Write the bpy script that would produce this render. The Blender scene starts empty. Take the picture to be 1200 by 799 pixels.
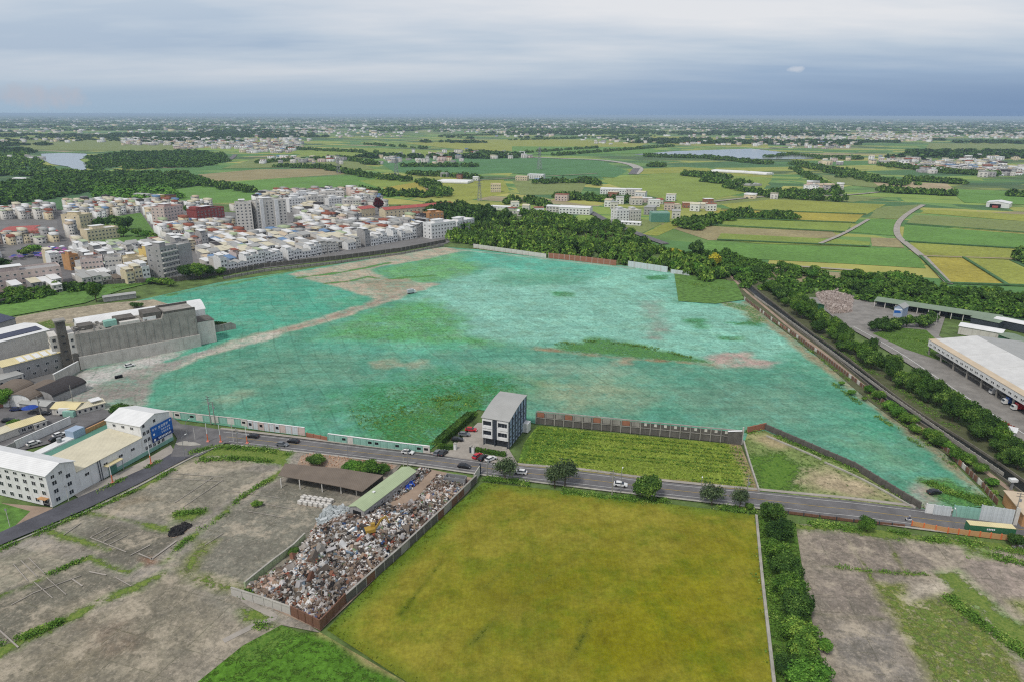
import bpy, math, random
import numpy as np
from mathutils import Vector, Matrix, geometry, noise as mnoise
random.seed(7); np.random.seed(7)
sc = bpy.context.scene
col = sc.collection
# ------------------------------------------------------------------ camera geometry (surveyed from the photograph)
H = 115.0; FPX = 800.0; CX, CY = 600.0, 399.5
PITCH = math.atan((CY-135)/FPX); ROLL = math.atan(4/1200)
cp, sp = math.cos(PITCH), math.sin(PITCH); cr, sr = math.cos(ROLL), math.sin(ROLL)
def G(px, py, z=0.0):
    """ground position (metres) of a surveyed point of the photograph"""
    u = (px-CX)/FPX; v = -(py-CY)/FPX
    u, v = u*cr - v*sr, u*sr + v*cr
    dx, dy, dz = u, cp+v*sp, -sp+v*cp
    t = (z-H)/dz
    return (dx*t, dy*t)
def P(x, y, z=0.0):
    zz = z-H; f = y*cp-zz*sp; v = (y*sp+zz*cp)/f; u = x/f
    u, v = u*cr+v*sr, -u*sr+v*cr
    return (CX+u*FPX, CY-v*FPX)
def top(px, py, pyt):
    x, y = G(px, py); lo, hi = 0, 90
    for _ in range(40):
        m = (lo+hi)/2
        if P(x, y, m)[1] > pyt: lo = m
        else: hi = m
    return lo
def GL(pts): return [G(*p) for p in pts]
# ------------------------------------------------------------------ colour helpers
def lin(c): c /= 255.0; return c/12.92 if c <= .04045 else ((c+.055)/1.055)**2.4
def S(r, g, b, k=1.0): return (lin(r)*k, lin(g)*k, lin(b)*k, 1.0)
# ------------------------------------------------------------------ materials
M = {}
def newmat(name):
    m = bpy.data.materials.new(name); m.use_nodes = True; nt = m.node_tree; nt.nodes.clear()
    o = nt.nodes.new('ShaderNodeOutputMaterial'); b = nt.nodes.new('ShaderNodeBsdfPrincipled')
    nt.links.new(b.outputs[0], o.inputs[0]); b.inputs['Roughness'].default_value = .85
    b.inputs['Specular IOR Level'].default_value = .25
    M[name] = m
    return m, nt, b
def N(nt, t, **k):
    n = nt.nodes.new('ShaderNode'+t)
    for a, v in k.items(): setattr(n, a, v)
    return n
def L(nt, a, b): nt.links.new(a, b)
def coords(nt, scale=(1, 1, 1), world=True, rot=0):
    if world:
        g = N(nt, 'NewGeometry'); src = g.outputs['Position']
    else:
        g = N(nt, 'TexCoord'); src = g.outputs['Object']
    mp = N(nt, 'Mapping'); mp.inputs['Scale'].default_value = scale; mp.inputs['Rotation'].default_value = (0, 0, rot)
    L(nt, src, mp.inputs[0]); return mp.outputs[0]
def noise_(nt, vec, scale, det=4, rough=.55):
    n = N(nt, 'TexNoise'); n.inputs['Scale'].default_value = scale; n.inputs['Detail'].default_value = det
    n.inputs['Roughness'].default_value = rough; L(nt, vec, n.inputs['Vector']); return n.outputs[0]
def rng(nt, v, a, b, c=0, d=1):
    n = N(nt, 'MapRange'); n.inputs[1].default_value = a; n.inputs[2].default_value = b
    n.inputs[3].default_value = c; n.inputs[4].default_value = d; L(nt, v, n.inputs[0]); return n.outputs[0]
def mix(nt, f, a, b, mode='MIX'):
    n = N(nt, 'Mix', data_type='RGBA', blend_type=mode)
    for s, v in ((n.inputs[0], f), (n.inputs[6], a), (n.inputs[7], b)):
        if hasattr(v, 'default_value') or isinstance(v, bpy.types.NodeSocket): L(nt, v, s)
        else: s.default_value = v
    return n.outputs[2]
def mul(nt, a, b, op='MULTIPLY'):
    n = N(nt, 'Math', operation=op)
    for s, v in ((n.inputs[0], a), (n.inputs[1], b)):
        if isinstance(v, bpy.types.NodeSocket): L(nt, v, s)
        else: s.default_value = v
    return n.outputs[0]
def bump(nt, b, h, dist, st=1.0):
    n = N(nt, 'Bump'); n.inputs['Strength'].default_value = st; n.inputs['Distance'].default_value = dist
    L(nt, h, n.inputs['Height']); L(nt, n.outputs[0], b.inputs['Normal'])
def plain(name, c, rough=.85, var=.25, scale=.6, metal=0, world=False, stain=None, spec=.25):
    """painted or cast surface with uneven weathering"""
    m, nt, b = newmat(name); v = coords(nt, world=world)
    n1 = noise_(nt, v, scale, 5); n2 = noise_(nt, v, scale*7, 3)
    f = mul(nt, rng(nt, n1, .3, .7, 1-var, 1+var*.35), rng(nt, n2, .3, .7, 1-var*.4, 1+var*.2))
    cc = N(nt, 'VectorMath', operation='SCALE'); cc.inputs[0].default_value = c[:3]; L(nt, f, cc.inputs['Scale'])
    out = cc.outputs[0]
    if stain:
        vs = coords(nt, (1, 1, .12), world=world); n3 = noise_(nt, vs, 1.3, 5, .65)
        out = mix(nt, rng(nt, n3, .53, .8), out, stain)
    L(nt, out, b.inputs['Base Color']); b.inputs['Roughness'].default_value = rough
    b.inputs['Metallic'].default_value = metal; b.inputs['Specular IOR Level'].default_value = spec
    return m
def ribbed(name, c, pitch=1.0, axis='X', rough=.55, var=.15, depth=.05):
    m, nt, b = newmat(name); v = coords(nt, world=False)
    w = N(nt, 'TexWave', wave_type='BANDS', bands_direction=axis); w.inputs['Scale'].default_value = .314/pitch
    L(nt, v, w.inputs['Vector'])
    n1 = noise_(nt, v, .25, 5); n2 = noise_(nt, v, 2.5, 3)
    f = mul(nt, rng(nt, n1, .3, .7, 1-var, 1.03), rng(nt, n2, .3, .7, 1-var*.5, 1.02))
    f = mul(nt, f, rng(nt, w.outputs[1], 0, .25, .86, 1.0))
    cc = N(nt, 'VectorMath', operation='SCALE'); cc.inputs[0].default_value = c[:3]; L(nt, f, cc.inputs['Scale'])
    L(nt, cc.outputs[0], b.inputs['Base Color']); b.inputs['Roughness'].default_value = rough
    bump(nt, b, w.outputs[1], depth)
    return m
def foliage(name, dark, light, tip=None):
    m, nt, b = newmat(name)
    g = N(nt, 'NewGeometry'); oi = N(nt, 'ObjectInfo')
    r = N(nt, 'ValToRGB'); r.color_ramp.elements[0].color = dark; r.color_ramp.elements[1].color = light
    if tip:
        e = r.color_ramp.elements.new(.85); e.color = light; r.color_ramp.elements[2].color = tip
    f = mul(nt, mul(nt, g.outputs['Random Per Island'], .62), mul(nt, oi.outputs['Random'], .42), 'ADD')
    v = coords(nt); n1 = noise_(nt, v, .22, 2); f = mul(nt, f, rng(nt, n1, .35, .65, -.2, .3), 'ADD')
    L(nt, f, r.inputs[0]); L(nt, r.outputs[0], b.inputs['Base Color'])
    b.inputs['Roughness'].default_value = .85; b.inputs['Specular IOR Level'].default_value = .06
    return m
def paintmat(name, weedc=(S(78, 112, 42), S(112, 140, 62)), big=.10, mid=.18, fine=.3, stripe=False, bumpd=.12, weedscale=.35, slab=False, specks=None, rows=None, hue=None):
    """ground whose local colour (bare soil, net, slab, weeds) is a property of the ground itself"""
    m, nt, b = newmat(name)
    a = N(nt, 'Attribute'); a.attribute_name = 'Col'; w = N(nt, 'Attribute'); w.attribute_name = 'weed'
    v = coords(nt)
    n0 = noise_(nt, v, .03, 4, .6); n1 = noise_(nt, v, .2, 5, .7); n2 = noise_(nt, v, .9, 5, .8)
    f = mul(nt, rng(nt, n1, .36, .64, 1-mid, 1+mid), rng(nt, n2, .38, .62, 1-fine, 1+fine*.85))
    f = mul(nt, f, rng(nt, n0, .35, .65, 1-big, 1+big))
    if rows:
        rv = noise_(nt, coords(nt, (2.2, .16, 1), rot=math.radians(rows)), .8, 5, .7); f = mul(nt, f, rng(nt, rv, .36, .64, .93, 1.07))
    base = a.outputs['Color']
    if hue: base = mix(nt, rng(nt, noise_(nt, v, .06, 6, .75), .46, .62, 0, .6), base, hue[0]); base = mix(nt, rng(nt, noise_(nt, v, .11, 6, .75), .5, .66, 0, .5), base, hue[1])
    if stripe:
        st = N(nt, 'Attribute'); st.attribute_name = 'strp'
        vd = N(nt, 'TexNoise'); vd.inputs['Scale'].default_value = .012; vd.inputs['Detail'].default_value = 1; L(nt, v, vd.inputs['Vector'])
        va = N(nt, 'VectorMath', operation='MULTIPLY_ADD'); L(nt, vd.outputs['Color'], va.inputs[0]); va.inputs[1].default_value = (70, 70, 0); L(nt, v, va.inputs[2])
        mq = N(nt, 'Mapping'); mq.inputs['Rotation'].default_value = (0, 0, math.radians(-8)); mq.inputs['Scale'].default_value = (1, .03, 1); L(nt, va.outputs[0], mq.inputs[0])
        ridge = mul(nt, rng(nt, noise_(nt, mq.outputs[0], .5, 2, .5), .55, .66), rng(nt, noise_(nt, v, .04, 4, .6), .4, .6, .2, 1))
        bs = N(nt, 'TexBrick'); bs.inputs['Scale'].default_value = .13; bs.inputs['Mortar Size'].default_value = .045; bs.inputs['Brick Width'].default_value = 7; bs.inputs['Row Height'].default_value = 1; bs.inputs['Color1'].default_value = (.44,.44,.44,1); bs.inputs['Color2'].default_value = (.56,.56,.56,1)
        mb_ = N(nt, 'Mapping'); mb_.inputs['Rotation'].default_value = (0, 0, math.radians(64)); vb = N(nt, 'VectorMath', operation='MULTIPLY_ADD'); L(nt, vd.outputs['Color'], vb.inputs[0]); vb.inputs[1].default_value = (22, 22, 0); L(nt, v, vb.inputs[2]); L(nt, vb.outputs[0], mb_.inputs[0]); L(nt, mb_.outputs[0], bs.inputs['Vector'])
        seam = mul(nt, bs.outputs['Fac'], rng(nt, noise_(nt, v, .07, 4, .6), .42, .62)); f = mul(nt, f, rng(nt, seam, 0, 1, 1, .88)); f = mul(nt, f, rng(nt, bs.outputs['Color'],   .44, .56, .92, 1.07))
        fold = noise_(nt, coords(nt, (.06, .5, 1), rot=math.radians(4)), .5, 4, .6)
        f = mul(nt, f, mul(nt, mul(nt, ridge, st.outputs['Fac']), .36), 'ADD'); f = mul(nt, f, rng(nt, fold, .36, .64, .9, 1.1))
    cc = N(nt, 'VectorMath', operation='SCALE'); L(nt, base, cc.inputs[0]); L(nt, f, cc.inputs['Scale'])
    out = cc.outputs[0]
    if slab:
        bt = N(nt, 'TexBrick'); bt.offset = 0; bt.inputs['Scale'].default_value = .125; bt.inputs['Mortar Size'].default_value = .012; bt.inputs['Brick Width'].default_value = 1; bt.inputs['Row Height'].default_value = .8
        bt.inputs['Color1'].default_value = (.42,.42,.42,1); bt.inputs['Color2'].default_value = (.58,.58,.58,1)
        nd = N(nt, 'TexNoise'); nd.inputs['Scale'].default_value = .5; L(nt, v, nd.inputs['Vector']); vm = N(nt, 'VectorMath', operation='MULTIPLY_ADD'); L(nt, nd.outputs['Color'], vm.inputs[0]); vm.inputs[1].default_value = (.5,.5,0); L(nt, coords(nt, rot=math.radians(-slab)), vm.inputs[2]); L(nt, vm.outputs[0], bt.inputs['Vector'])
        jn = mul(nt, bt.outputs['Fac'], rng(nt, noise_(nt, v, .12, 3), .42, .6)); out = mix(nt, mul(nt, jn, .65), out, S(84, 86, 62))
        tint = rng(nt, bt.outputs['Color'], .4, .6, .9, 1.08); c3 = N(nt, 'VectorMath', operation='SCALE'); L(nt, out, c3.inputs[0]); L(nt, tint, c3.inputs['Scale']); out = c3.outputs[0]
        lg = noise_(nt, v, .09, 8, .78); out = mix(nt, rng(nt, lg, .5, .6, 0, .5), out, S(100, 97, 88)); out = mix(nt, rng(nt, lg, .49, .38, 0, .7), out, S(184, 172, 152))
        mott = noise_(nt, v, .5, 9, .85); mo2 = noise_(nt, coords(nt, (1, .8, 1.7)), 1.1, 8, .85)
        out = mix(nt, rng(nt, mott, .5, .6, 0, .6), out, S(94, 91, 80)); out = mix(nt, rng(nt, mo2, .48, .38, 0, .45), out, S(190, 178, 160))
    if specks:
        for c_, sc2, lo, hi, amt in specks: out = mix(nt, rng(nt, noise_(nt, v, sc2, 6, .8), lo, hi, 0, amt), out, c_)
    wn = noise_(nt, v, weedscale, 9, .8)
    thr = mul(nt, wn, rng(nt, w.outputs['Fac'], 0, 1, .74, .3), 'SUBTRACT')
    mask = rng(nt, thr, 0, .05)
    wc = mix(nt, rng(nt, noise_(nt, v, 1.3, 5, .8), .38, .62), weedc[0], weedc[1])
    out = mix(nt, mask, out, wc)
    L(nt, out, b.inputs['Base Color']); b.inputs['Roughness'].default_value = 1; b.inputs['Specular IOR Level'].default_value = .03
    hh = mul(nt, mul(nt, n2, .7), mul(nt, mask, .6), 'ADD'); hh = mul(nt, hh, n1, 'ADD')
    bump(nt, b, hh, bumpd, 1)
    return m
# ------------------------------------------------------------------ mesh builder
class MB:
    def __init__(s): s.v = []; s.f = []; s.m = []
    def add(s, vs, fs, m=0):
        o = len(s.v); s.v += [tuple(p) for p in vs]
        for f in fs: s.f.append([i+o for i in f]); s.m.append(m)
    def box(s, x0, y0, z0, x1, y1, z1, m=0):
        s.add([(x0,y0,z0),(x1,y0,z0),(x1,y1,z0),(x0,y1,z0),(x0,y0,z1),(x1,y0,z1),(x1,y1,z1),(x0,y1,z1)],
              [(0,3,2,1),(4,5,6,7),(0,1,5,4),(1,2,6,5),(2,3,7,6),(3,0,4,7)], m)
    def obox(s, c, l, w, h, a, m=0, tilt=0):
        ca, sa = math.cos(a), math.sin(a); x, y, z = c; vs = []
        for dz in (0, h):
            for dx, dy in ((-l/2,-w/2),(l/2,-w/2),(l/2,w/2),(-l/2,w/2)):
                vs.append((x+dx*ca-dy*sa, y+dx*sa+dy*ca, z+dz+tilt*dx))
        s.add(vs, [(0,3,2,1),(4,5,6,7),(0,1,5,4),(1,2,6,5),(2,3,7,6),(3,0,4,7)], m)
    def prism(s, poly, z0, z1, m=0, mt=None):
        n = len(poly); vs = [(p[0],p[1],z0) for p in poly]+[(p[0],p[1],z1) for p in poly]
        s.add(vs, [tuple(range(n-1,-1,-1))]+[(i,(i+1)%n,n+(i+1)%n,n+i) for i in range(n)], m)
        s.add([(p[0],p[1],z1) for p in poly], [tuple(range(n))], m if mt is None else mt)
    def extrude_x(s, prof, x0, x1, m=0):       # profile in (y,z), extruded along x
        n = len(prof); vs = [(x0,)+p for p in prof]+[(x1,)+p for p in prof]
        s.add(vs, [tuple(range(n)), tuple(range(2*n-1,n-1,-1))]+[(i,n+i,n+(i+1)%n,(i+1)%n) for i in range(n)], m)
    def extrude_y(s, prof, y0, y1, m=0):       # profile in (x,z)
        n = len(prof); vs = [(p[0],y0,p[1]) for p in prof]+[(p[0],y1,p[1]) for p in prof]
        s.add(vs, [tuple(range(n)), tuple(range(2*n-1,n-1,-1))]+[(i,(i+1)%n,n+(i+1)%n,n+i)[::-1] for i in range(n)], m)
    def tube(s, a, b, r0, r1, n=8, m=0):
        a = Vector(a); b = Vector(b); d = (b-a).normalized()
        t = Vector((0,0,1)) if abs(d.z) < .9 else Vector((1,0,0)); u = d.cross(t).normalized(); w = d.cross(u)
        vs = [a+(u*math.cos(2*math.pi*i/n)+w*math.sin(2*math.pi*i/n))*r0 for i in range(n)]
        vs += [b+(u*math.cos(2*math.pi*i/n)+w*math.sin(2*math.pi*i/n))*r1 for i in range(n)]
        s.add(vs, [(i,(i+1)%n,n+(i+1)%n,n+i) for i in range(n)]+[tuple(range(n-1,-1,-1)), tuple(range(n,2*n))], m)
    def build(s, name, mats, parent=None, smooth=False, loc=None):
        me = bpy.data.meshes.new(name); me.from_pydata(s.v, [], s.f)
        if not isinstance(mats, (list, tuple)): mats = [mats]
        for mm in mats: me.materials.append(M[mm])
        me.polygons.foreach_set('material_index', s.m)
        if smooth: me.polygons.foreach_set('use_smooth', [True]*len(s.f))
        o = bpy.data.objects.new(name, me); col.objects.link(o)
        if parent: o.parent = parent
        if loc: o.location = loc
        return o
def fixn(o):
    import bmesh
    bm = bmesh.new(); bm.from_mesh(o.data); bmesh.ops.recalc_face_normals(bm, faces=bm.faces); bm.to_mesh(o.data); bm.free(); return o
def tag(o, label=None, cat=None, group=None, kind=None):
    if label: o['label'] = label
    if cat: o['category'] = cat
    if group: o['group'] = group
    if kind: o['kind'] = kind
    return o
def thing(name, label, cat, loc=(0,0,0), rz=0, group=None, scale=None):
    o = bpy.data.objects.new(name, None); col.objects.link(o); o.location = loc; o.rotation_euler = (0,0,rz)
    o.empty_display_size = .5
    if scale: o.scale = scale
    return tag(o, label, cat, group)
CH = {}
def kids(o):
    if o.name not in CH: CH[o.name] = [c for c in col.objects if c.parent == o]
    return CH[o.name]
def dup(root, loc, rz, label=None, group=None, scale=None, sub=True):
    r = root.copy(); col.objects.link(r); r.location = loc; r.rotation_euler = (0,0,rz)
    if scale: r.scale = scale
    if label: r['label'] = label
    if group: r['group'] = group
    for ch in kids(root):
        c = ch.copy(); col.objects.link(c); c.parent = r
        if sub:
            for g in kids(ch):
                d = g.copy(); col.objects.link(d); d.parent = c
    return r
def np_mesh(name, V, F, mats, mi=None, parent=None):
    V = np.asarray(V, dtype=np.float32); F = np.asarray(F, dtype=np.int32); k = F.shape[1]
    me = bpy.data.meshes.new(name); me.vertices.add(len(V)); me.vertices.foreach_set('co', V.ravel())
    me.loops.add(F.size); me.loops.foreach_set('vertex_index', F.ravel())
    me.polygons.add(len(F)); me.polygons.foreach_set('loop_start', np.arange(0, F.size, k, dtype=np.int32))
    me.polygons.foreach_set('loop_total', np.full(len(F), k, dtype=np.int32))
    if not isinstance(mats, (list, tuple)): mats = [mats]
    for mm in mats: me.materials.append(M[mm])
    if mi is not None: me.polygons.foreach_set('material_index', np.asarray(mi, dtype=np.int32))
    me.update(calc_edges=True); me.validate()
    o = bpy.data.objects.new(name, me); col.objects.link(o)
    if parent: o.parent = parent
    return o
ORD = ['zeroth','first','second','third','fourth','fifth','sixth','seventh','eighth','ninth','tenth','eleventh','twelfth']
def nth(i):
    if i < len(ORD): return ORD[i]
    return '%d%s' % (i, 'th' if 10 <= i % 100 <= 20 else {1:'st',2:'nd',3:'rd'}.get(i % 10, 'th'))
# ------------------------------------------------------------------ sheets of ground
def fbm(x, y, s, o=3):
    t = np.zeros_like(x); a = 1.0
    for k in range(o):
        f = s*(2.03**k); t += a*(np.sin(x*f*1.3+k*1.7+np.sin(y*f*.9+k)*1.6)*np.cos(y*f*1.15-k*2.3+np.sin(x*f*.7)*1.9)); a *= .55
    return t
def sdist(X, Y, poly):
    n = len(poly); d = np.full(X.shape, 1e9); ins = np.zeros(X.shape, bool)
    for i in range(n):
        x0, y0 = poly[i]; x1, y1 = poly[(i+1) % n]; dx, dy = x1-x0, y1-y0
        t = np.clip(((X-x0)*dx+(Y-y0)*dy)/(dx*dx+dy*dy+1e-9), 0, 1)
        d = np.minimum(d, np.hypot(X-x0-t*dx, Y-y0-t*dy))
        c = ((y0 > Y) != (y1 > Y)) & (X < (x1-x0)*(Y-y0)/((y1-y0) if abs(y1-y0) > 1e-9 else 1e-9)+x0)
        ins ^= c
    return np.where(ins, -d, d)
def ldist(X, Y, pts):
    d = np.full(X.shape, 1e9)
    for (x0, y0), (x1, y1) in zip(pts, pts[1:]):
        dx, dy = x1-x0, y1-y0; t = np.clip(((X-x0)*dx+(Y-y0)*dy)/(dx*dx+dy*dy+1e-9), 0, 1)
        d = np.minimum(d, np.hypot(X-x0-t*dx, Y-y0-t*dy))
    return d
def painted(name, poly, cell, base, layers, mat, z, weed0=0.0, kind='structure', strp=None, relief=0):
    W = GL(poly); xs = [p[0] for p in W]; ys = [p[1] for p in W]
    gx, gy = np.meshgrid(np.arange(min(xs), max(xs), cell), np.arange(min(ys), max(ys), cell))
    gx = gx.ravel()+np.random.uniform(-.2, .2, gx.size)*cell; gy = gy.ravel()+np.random.uniform(-.2, .2, gy.size)*cell
    sd = sdist(gx, gy, W); k = sd < -cell*.4; gx, gy = gx[k], gy[k]
    bv = []
    for i in range(len(W)):
        a, b = Vector(W[i]), Vector(W[(i+1) % len(W)]); n = max(1, int((b-a).length/cell/1.2))
        for j in range(n): bv.append(a.lerp(b, j/n))
    nb = len(bv)
    vs = bv+[Vector((x, y)) for x, y in zip(gx, gy)]
    r = geometry.delaunay_2d_cdt(vs, [(i, (i+1) % nb) for i in range(nb)], [], 1, 1e-4)
    V = np.array([(p.x, p.y, z) for p in r[0]]); F = np.array([f for f in r[2]])
    X, Y = V[:, 0], V[:, 1]
    if relief:
        e = np.clip(-sdist(X, Y, W)/6, 0, 1); V[:, 2] += relief*e*(.5+.5*np.clip(fbm(X, Y, .03), -1, 1))
    C = np.tile(np.array(base[:3]), (len(V), 1)); Wd = np.full(len(V), float(weed0))
    for ly in layers:
        typ, pts, c, wd, fe = ly[:5]; amp = ly[5] if len(ly) > 5 else fe; op = ly[6] if len(ly) > 6 else 1.0
        if typ == 'P': d = sdist(X, Y, GL(pts))
        else: d = ldist(X, Y, GL(pts))-ly[0][1] if isinstance(typ, tuple) else 0
        a = np.clip(.5-(d+fbm(X, Y, .12)*amp*.6+fbm(X+50, Y, .5, 2)*amp*.25)/fe, 0, 1)*op
        if c is not None: C += (np.array(c[:3])-C)*a[:, None]
        if wd is not None: Wd += (wd-Wd)*a
    o = np_mesh(name, V, F, mat)
    me = o.data; at = me.color_attributes.new('Col', 'FLOAT_COLOR', 'POINT')
    at.data.foreach_set('color', np.hstack([C, np.ones((len(V), 1))]).astype(np.float32).ravel())
    w = me.attributes.new('weed', 'FLOAT', 'POINT'); w.data.foreach_set('value', Wd.astype(np.float32))
    if strp:
        s = np.zeros(len(V))
        for pts, val in strp: s = np.maximum(s, val*np.clip(.5-sdist(X, Y, GL(pts))/12, 0, 1))
        w = me.attributes.new('strp', 'FLOAT', 'POINT'); w.data.foreach_set('value', s.astype(np.float32))
    return tag(o, kind=kind)
def sheet(name, poly, mat, z, px=True, kind='structure'):
    W = GL(poly) if px else poly
    mb = MB(); mb.add([(x, y, z) for x, y in W], [tuple(range(len(W)))])
    o = mb.build(name, mat); 
    if o.data.polygons[0].normal.z < 0: o.data.flip_normals()
    return tag(o, kind=kind)
def band(name, pts, width, mat, z, kind='structure', px=True, off=0, h=0, smooth=True):
    W = GL(pts) if px else list(pts)
    W = [Vector(p) for p in W]
    if smooth and len(W) > 2:
        R = []
        for i in range(len(W)-1):
            p0, p1, p2, p3 = W[max(i-1, 0)], W[i], W[i+1], W[min(i+2, len(W)-1)]
            for k in range(5):
                t = k/5; R.append(.5*((2*p1)+(p2-p0)*t+(2*p0-5*p1+4*p2-p3)*t*t+(3*p1-p0-3*p2+p3)*t**3))
        R.append(W[-1]); W = R
    vs = []; 
    for i, p in enumerate(W):
        d = (W[min(i+1, len(W)-1)]-W[max(i-1, 0)]).normalized(); n = Vector((-d.y, d.x))
        vs.append((p+n*(off+width/2), p+n*(off-width/2)))
    mb = MB(); n = len(vs)
    if not h:
        V = [(q.x, q.y, z) for a, b in vs for q in (b, a)]
        mb.add(V, [(2*i, 2*i+2, 2*i+3, 2*i+1) for i in range(n-1)])
    else:
        V = [(q.x, q.y, zz) for a, b in vs for q, zz in ((b, z), (a, z), (a, z+h), (b, z+h))]
        F = []
        for i in range(n-1):
            a = 4*i; b = a+4
            F += [(a, b, b+3, a+3), (a+1, a+2, b+2, b+1), (a+2, a+3, b+3, b+2)]
        F += [(0, 3, 2, 1), (4*n-4, 4*n-3, 4*n-2, 4*n-1)]
        mb.add(V, F)
    o = mb.build(name, mat)
    return tag(o, kind=kind) if kind else o
def edge_sheet(name, A, B, mat, z):
    """road surface between two surveyed edges"""
    def dens(Q):
        Q = [Vector(p) for p in GL(Q)]; ls = [0]
        for a, b in zip(Q, Q[1:]): ls.append(ls[-1]+(b-a).length)
        out = []
        for i in range(41):
            s = ls[-1]*i/40
            for k in range(len(Q)-1):
                if s <= ls[k+1]+1e-6: out.append(Q[k].lerp(Q[k+1], (s-ls[k])/(ls[k+1]-ls[k]))); break
        return out
    a, b = dens(A), dens(B); mb = MB()
    mb.add([(q.x, q.y, z) for p in zip(b, a) for q in p], [(2*i, 2*i+2, 2*i+3, 2*i+1) for i in range(40)])
    tag(mb.build(name, mat), kind='structure'); return a, b
HAZE = 6.5e-5; EXPO = 0.0
# ------------------------------------------------------------------ camera, sky, sun, air
cam = bpy.data.cameras.new('camera'); co = bpy.data.objects.new('camera', cam); col.objects.link(co)
cam.sensor_width = 36; cam.lens = 36*FPX/1200; cam.clip_start = 1; cam.clip_end = 200000
co.matrix_world = Matrix.Translation((0, 0, H)) @ Matrix.Rotation(math.pi/2-PITCH, 4, 'X') @ Matrix.Rotation(ROLL, 4, 'Z')
sc.camera = co
AZ, EL = math.radians(215), math.radians(56)      # sun direction: azimuth from +Y clockwise
w = bpy.data.worlds.new('World'); sc.world = w; w.use_nodes = True; nt = w.node_tree; nt.nodes.clear()
out = N(nt, 'OutputWorld'); bg = N(nt, 'Background'); L(nt, bg.outputs[0], out.inputs[0]); bg.inputs[1].default_value = .1
sky = N(nt, 'TexSky', sky_type='NISHITA'); sky.sun_disc = False; sky.sun_elevation = EL; sky.sun_rotation = AZ; sky.air_density = 1.2; sky.dust_density = 2
tc = N(nt, 'TexCoord'); sx = N(nt, 'SeparateXYZ'); L(nt, tc.outputs['Generated'], sx.inputs[0])
zc = mul(nt, sx.outputs[2], 0.0, 'MAXIMUM')
den = mul(nt, zc, .1, 'ADD')
cx_ = mul(nt, sx.outputs[0], den, 'DIVIDE'); cy_ = mul(nt, sx.outputs[1], den, 'DIVIDE')
cb = N(nt, 'CombineXYZ'); L(nt, cx_, cb.inputs[0]); L(nt, cy_, cb.inputs[1])
mp = N(nt, 'Mapping'); mp.inputs['Scale'].default_value = (.3, .62, 1); mp.inputs['Rotation'].default_value = (0, 0, math.radians(5)); mp.inputs['Location'].default_value = (3.1, .2, 0); L(nt, cb.outputs[0], mp.inputs[0])
n1 = noise_(nt, mp.outputs[0], .55, 5, .52); n1b = noise_(nt, mp.outputs[0], 1.9, 6, .6)
k = 10.0
def W3(r, g, b): c = S(r, g, b, k); return c
fine = mul(nt, mul(nt, n1, .84), mul(nt, n1b, .16), 'ADD')
elev = rng(nt, zc, 0.015, .14, 0, 1); left = rng(nt, sx.outputs[0], -.55, .6, 1, 0)
bri = mul(nt, mul(nt, elev, .42), mul(nt, left, .36), 'ADD')
bri = mul(nt, mul(nt, bri, .12, 'ADD'), mul(nt, rng(nt, fine, .38, .62, -.2, .5), rng(nt, zc, .02, .09, .25, 1)), 'ADD')
r = N(nt, 'ValToRGB'); L(nt, bri, r.inputs[0]); cr_ = r.color_ramp
cr_.elements[0].position = 0.0; cr_.elements[0].color = W3(120, 149, 187)
cr_.elements[1].position = 1.0; cr_.elements[1].color = W3(232, 233, 237)
e = cr_.elements.new(.33); e.color = W3(152, 176, 206)
e = cr_.elements.new(.62); e.color = W3(190, 204, 221)
up = rng(nt, zc, .16, .6); hi = mix(nt, up, r.outputs[0], W3(206, 209, 216))
# low pale glow above the horizon on the left, slate blue on the right
hz = rng(nt, zc, 0, .05, 1, 0); hz = mul(nt, hz, .85)
hcol = mix(nt, left, W3(118, 147, 185), W3(162, 189, 212))
cl = mix(nt, hz, hi, hcol)
# one small bright cumulus right of centre and a warm puff low on the left
def puff(az, el, rx, rz, colr, base, s):
    d = Vector((math.sin(az)*math.cos(el), math.cos(az)*math.cos(el), math.sin(el)))
    dx = mul(nt, mul(nt, sx.outputs[0], d.x, 'SUBTRACT'), 1/rx); dz = mul(nt, mul(nt, sx.outputs[2], d.z, 'SUBTRACT'), 1/rz)
    q = mul(nt, mul(nt, dx, 2.0, 'POWER'), mul(nt, dz, 2.0, 'POWER'), 'ADD')
    nn = noise_(nt, tc.outputs['Generated'], s, 4, .6)
    q = mul(nt, q, mul(nt, nn, 2.6), 'ADD'); f = rng(nt, q, 2.25, 1.35, 0, .8)
    fy = rng(nt, sx.outputs[1], 0, .1)
    return mix(nt, mul(nt, f, fy), base, colr)
cl = puff(math.atan((909-600)/FPX), math.radians(3.2), .011, .0045, W3(200, 208, 222), cl, 90)
cl = puff(math.atan((75-600)/FPX), math.radians(1.0), .05, .016, W3(184, 190, 204), cl, 40)
fin = mix(nt, .88, sky.outputs[0], cl)
L(nt, fin, bg.inputs[0])
sun = bpy.data.lights.new('sun', 'SUN'); sun.energy = 2.1; sun.angle = math.radians(9); sun.color = (1, .96, .9)
so = bpy.data.objects.new('sun', sun); col.objects.link(so)
sd_ = Vector((math.sin(AZ)*math.cos(EL), math.cos(AZ)*math.cos(EL), math.sin(EL)))
so.rotation_euler = (-sd_).to_track_quat('-Z', 'Y').to_euler(); so.location = (0, 0, 300)
vs_ = sc.view_settings; sc.display_settings.display_device = 'sRGB'; vs_.view_transform = 'Standard'; vs_.look = 'None'; vs_.gamma = 1; vs_.exposure = EXPO; vs_.use_curve_mapping = False
sc.render.engine = 'CYCLES'; c_ = sc.cycles; c_.use_denoising = False; c_.filter_width = 1.15; c_.use_adaptive_sampling = False; c_.max_bounces = 4; c_.diffuse_bounces = 2; c_.glossy_bounces = 2; c_.volume_bounces = 0; c_.transparent_max_bounces = 4
c_.sample_clamp_indirect = 4
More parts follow.
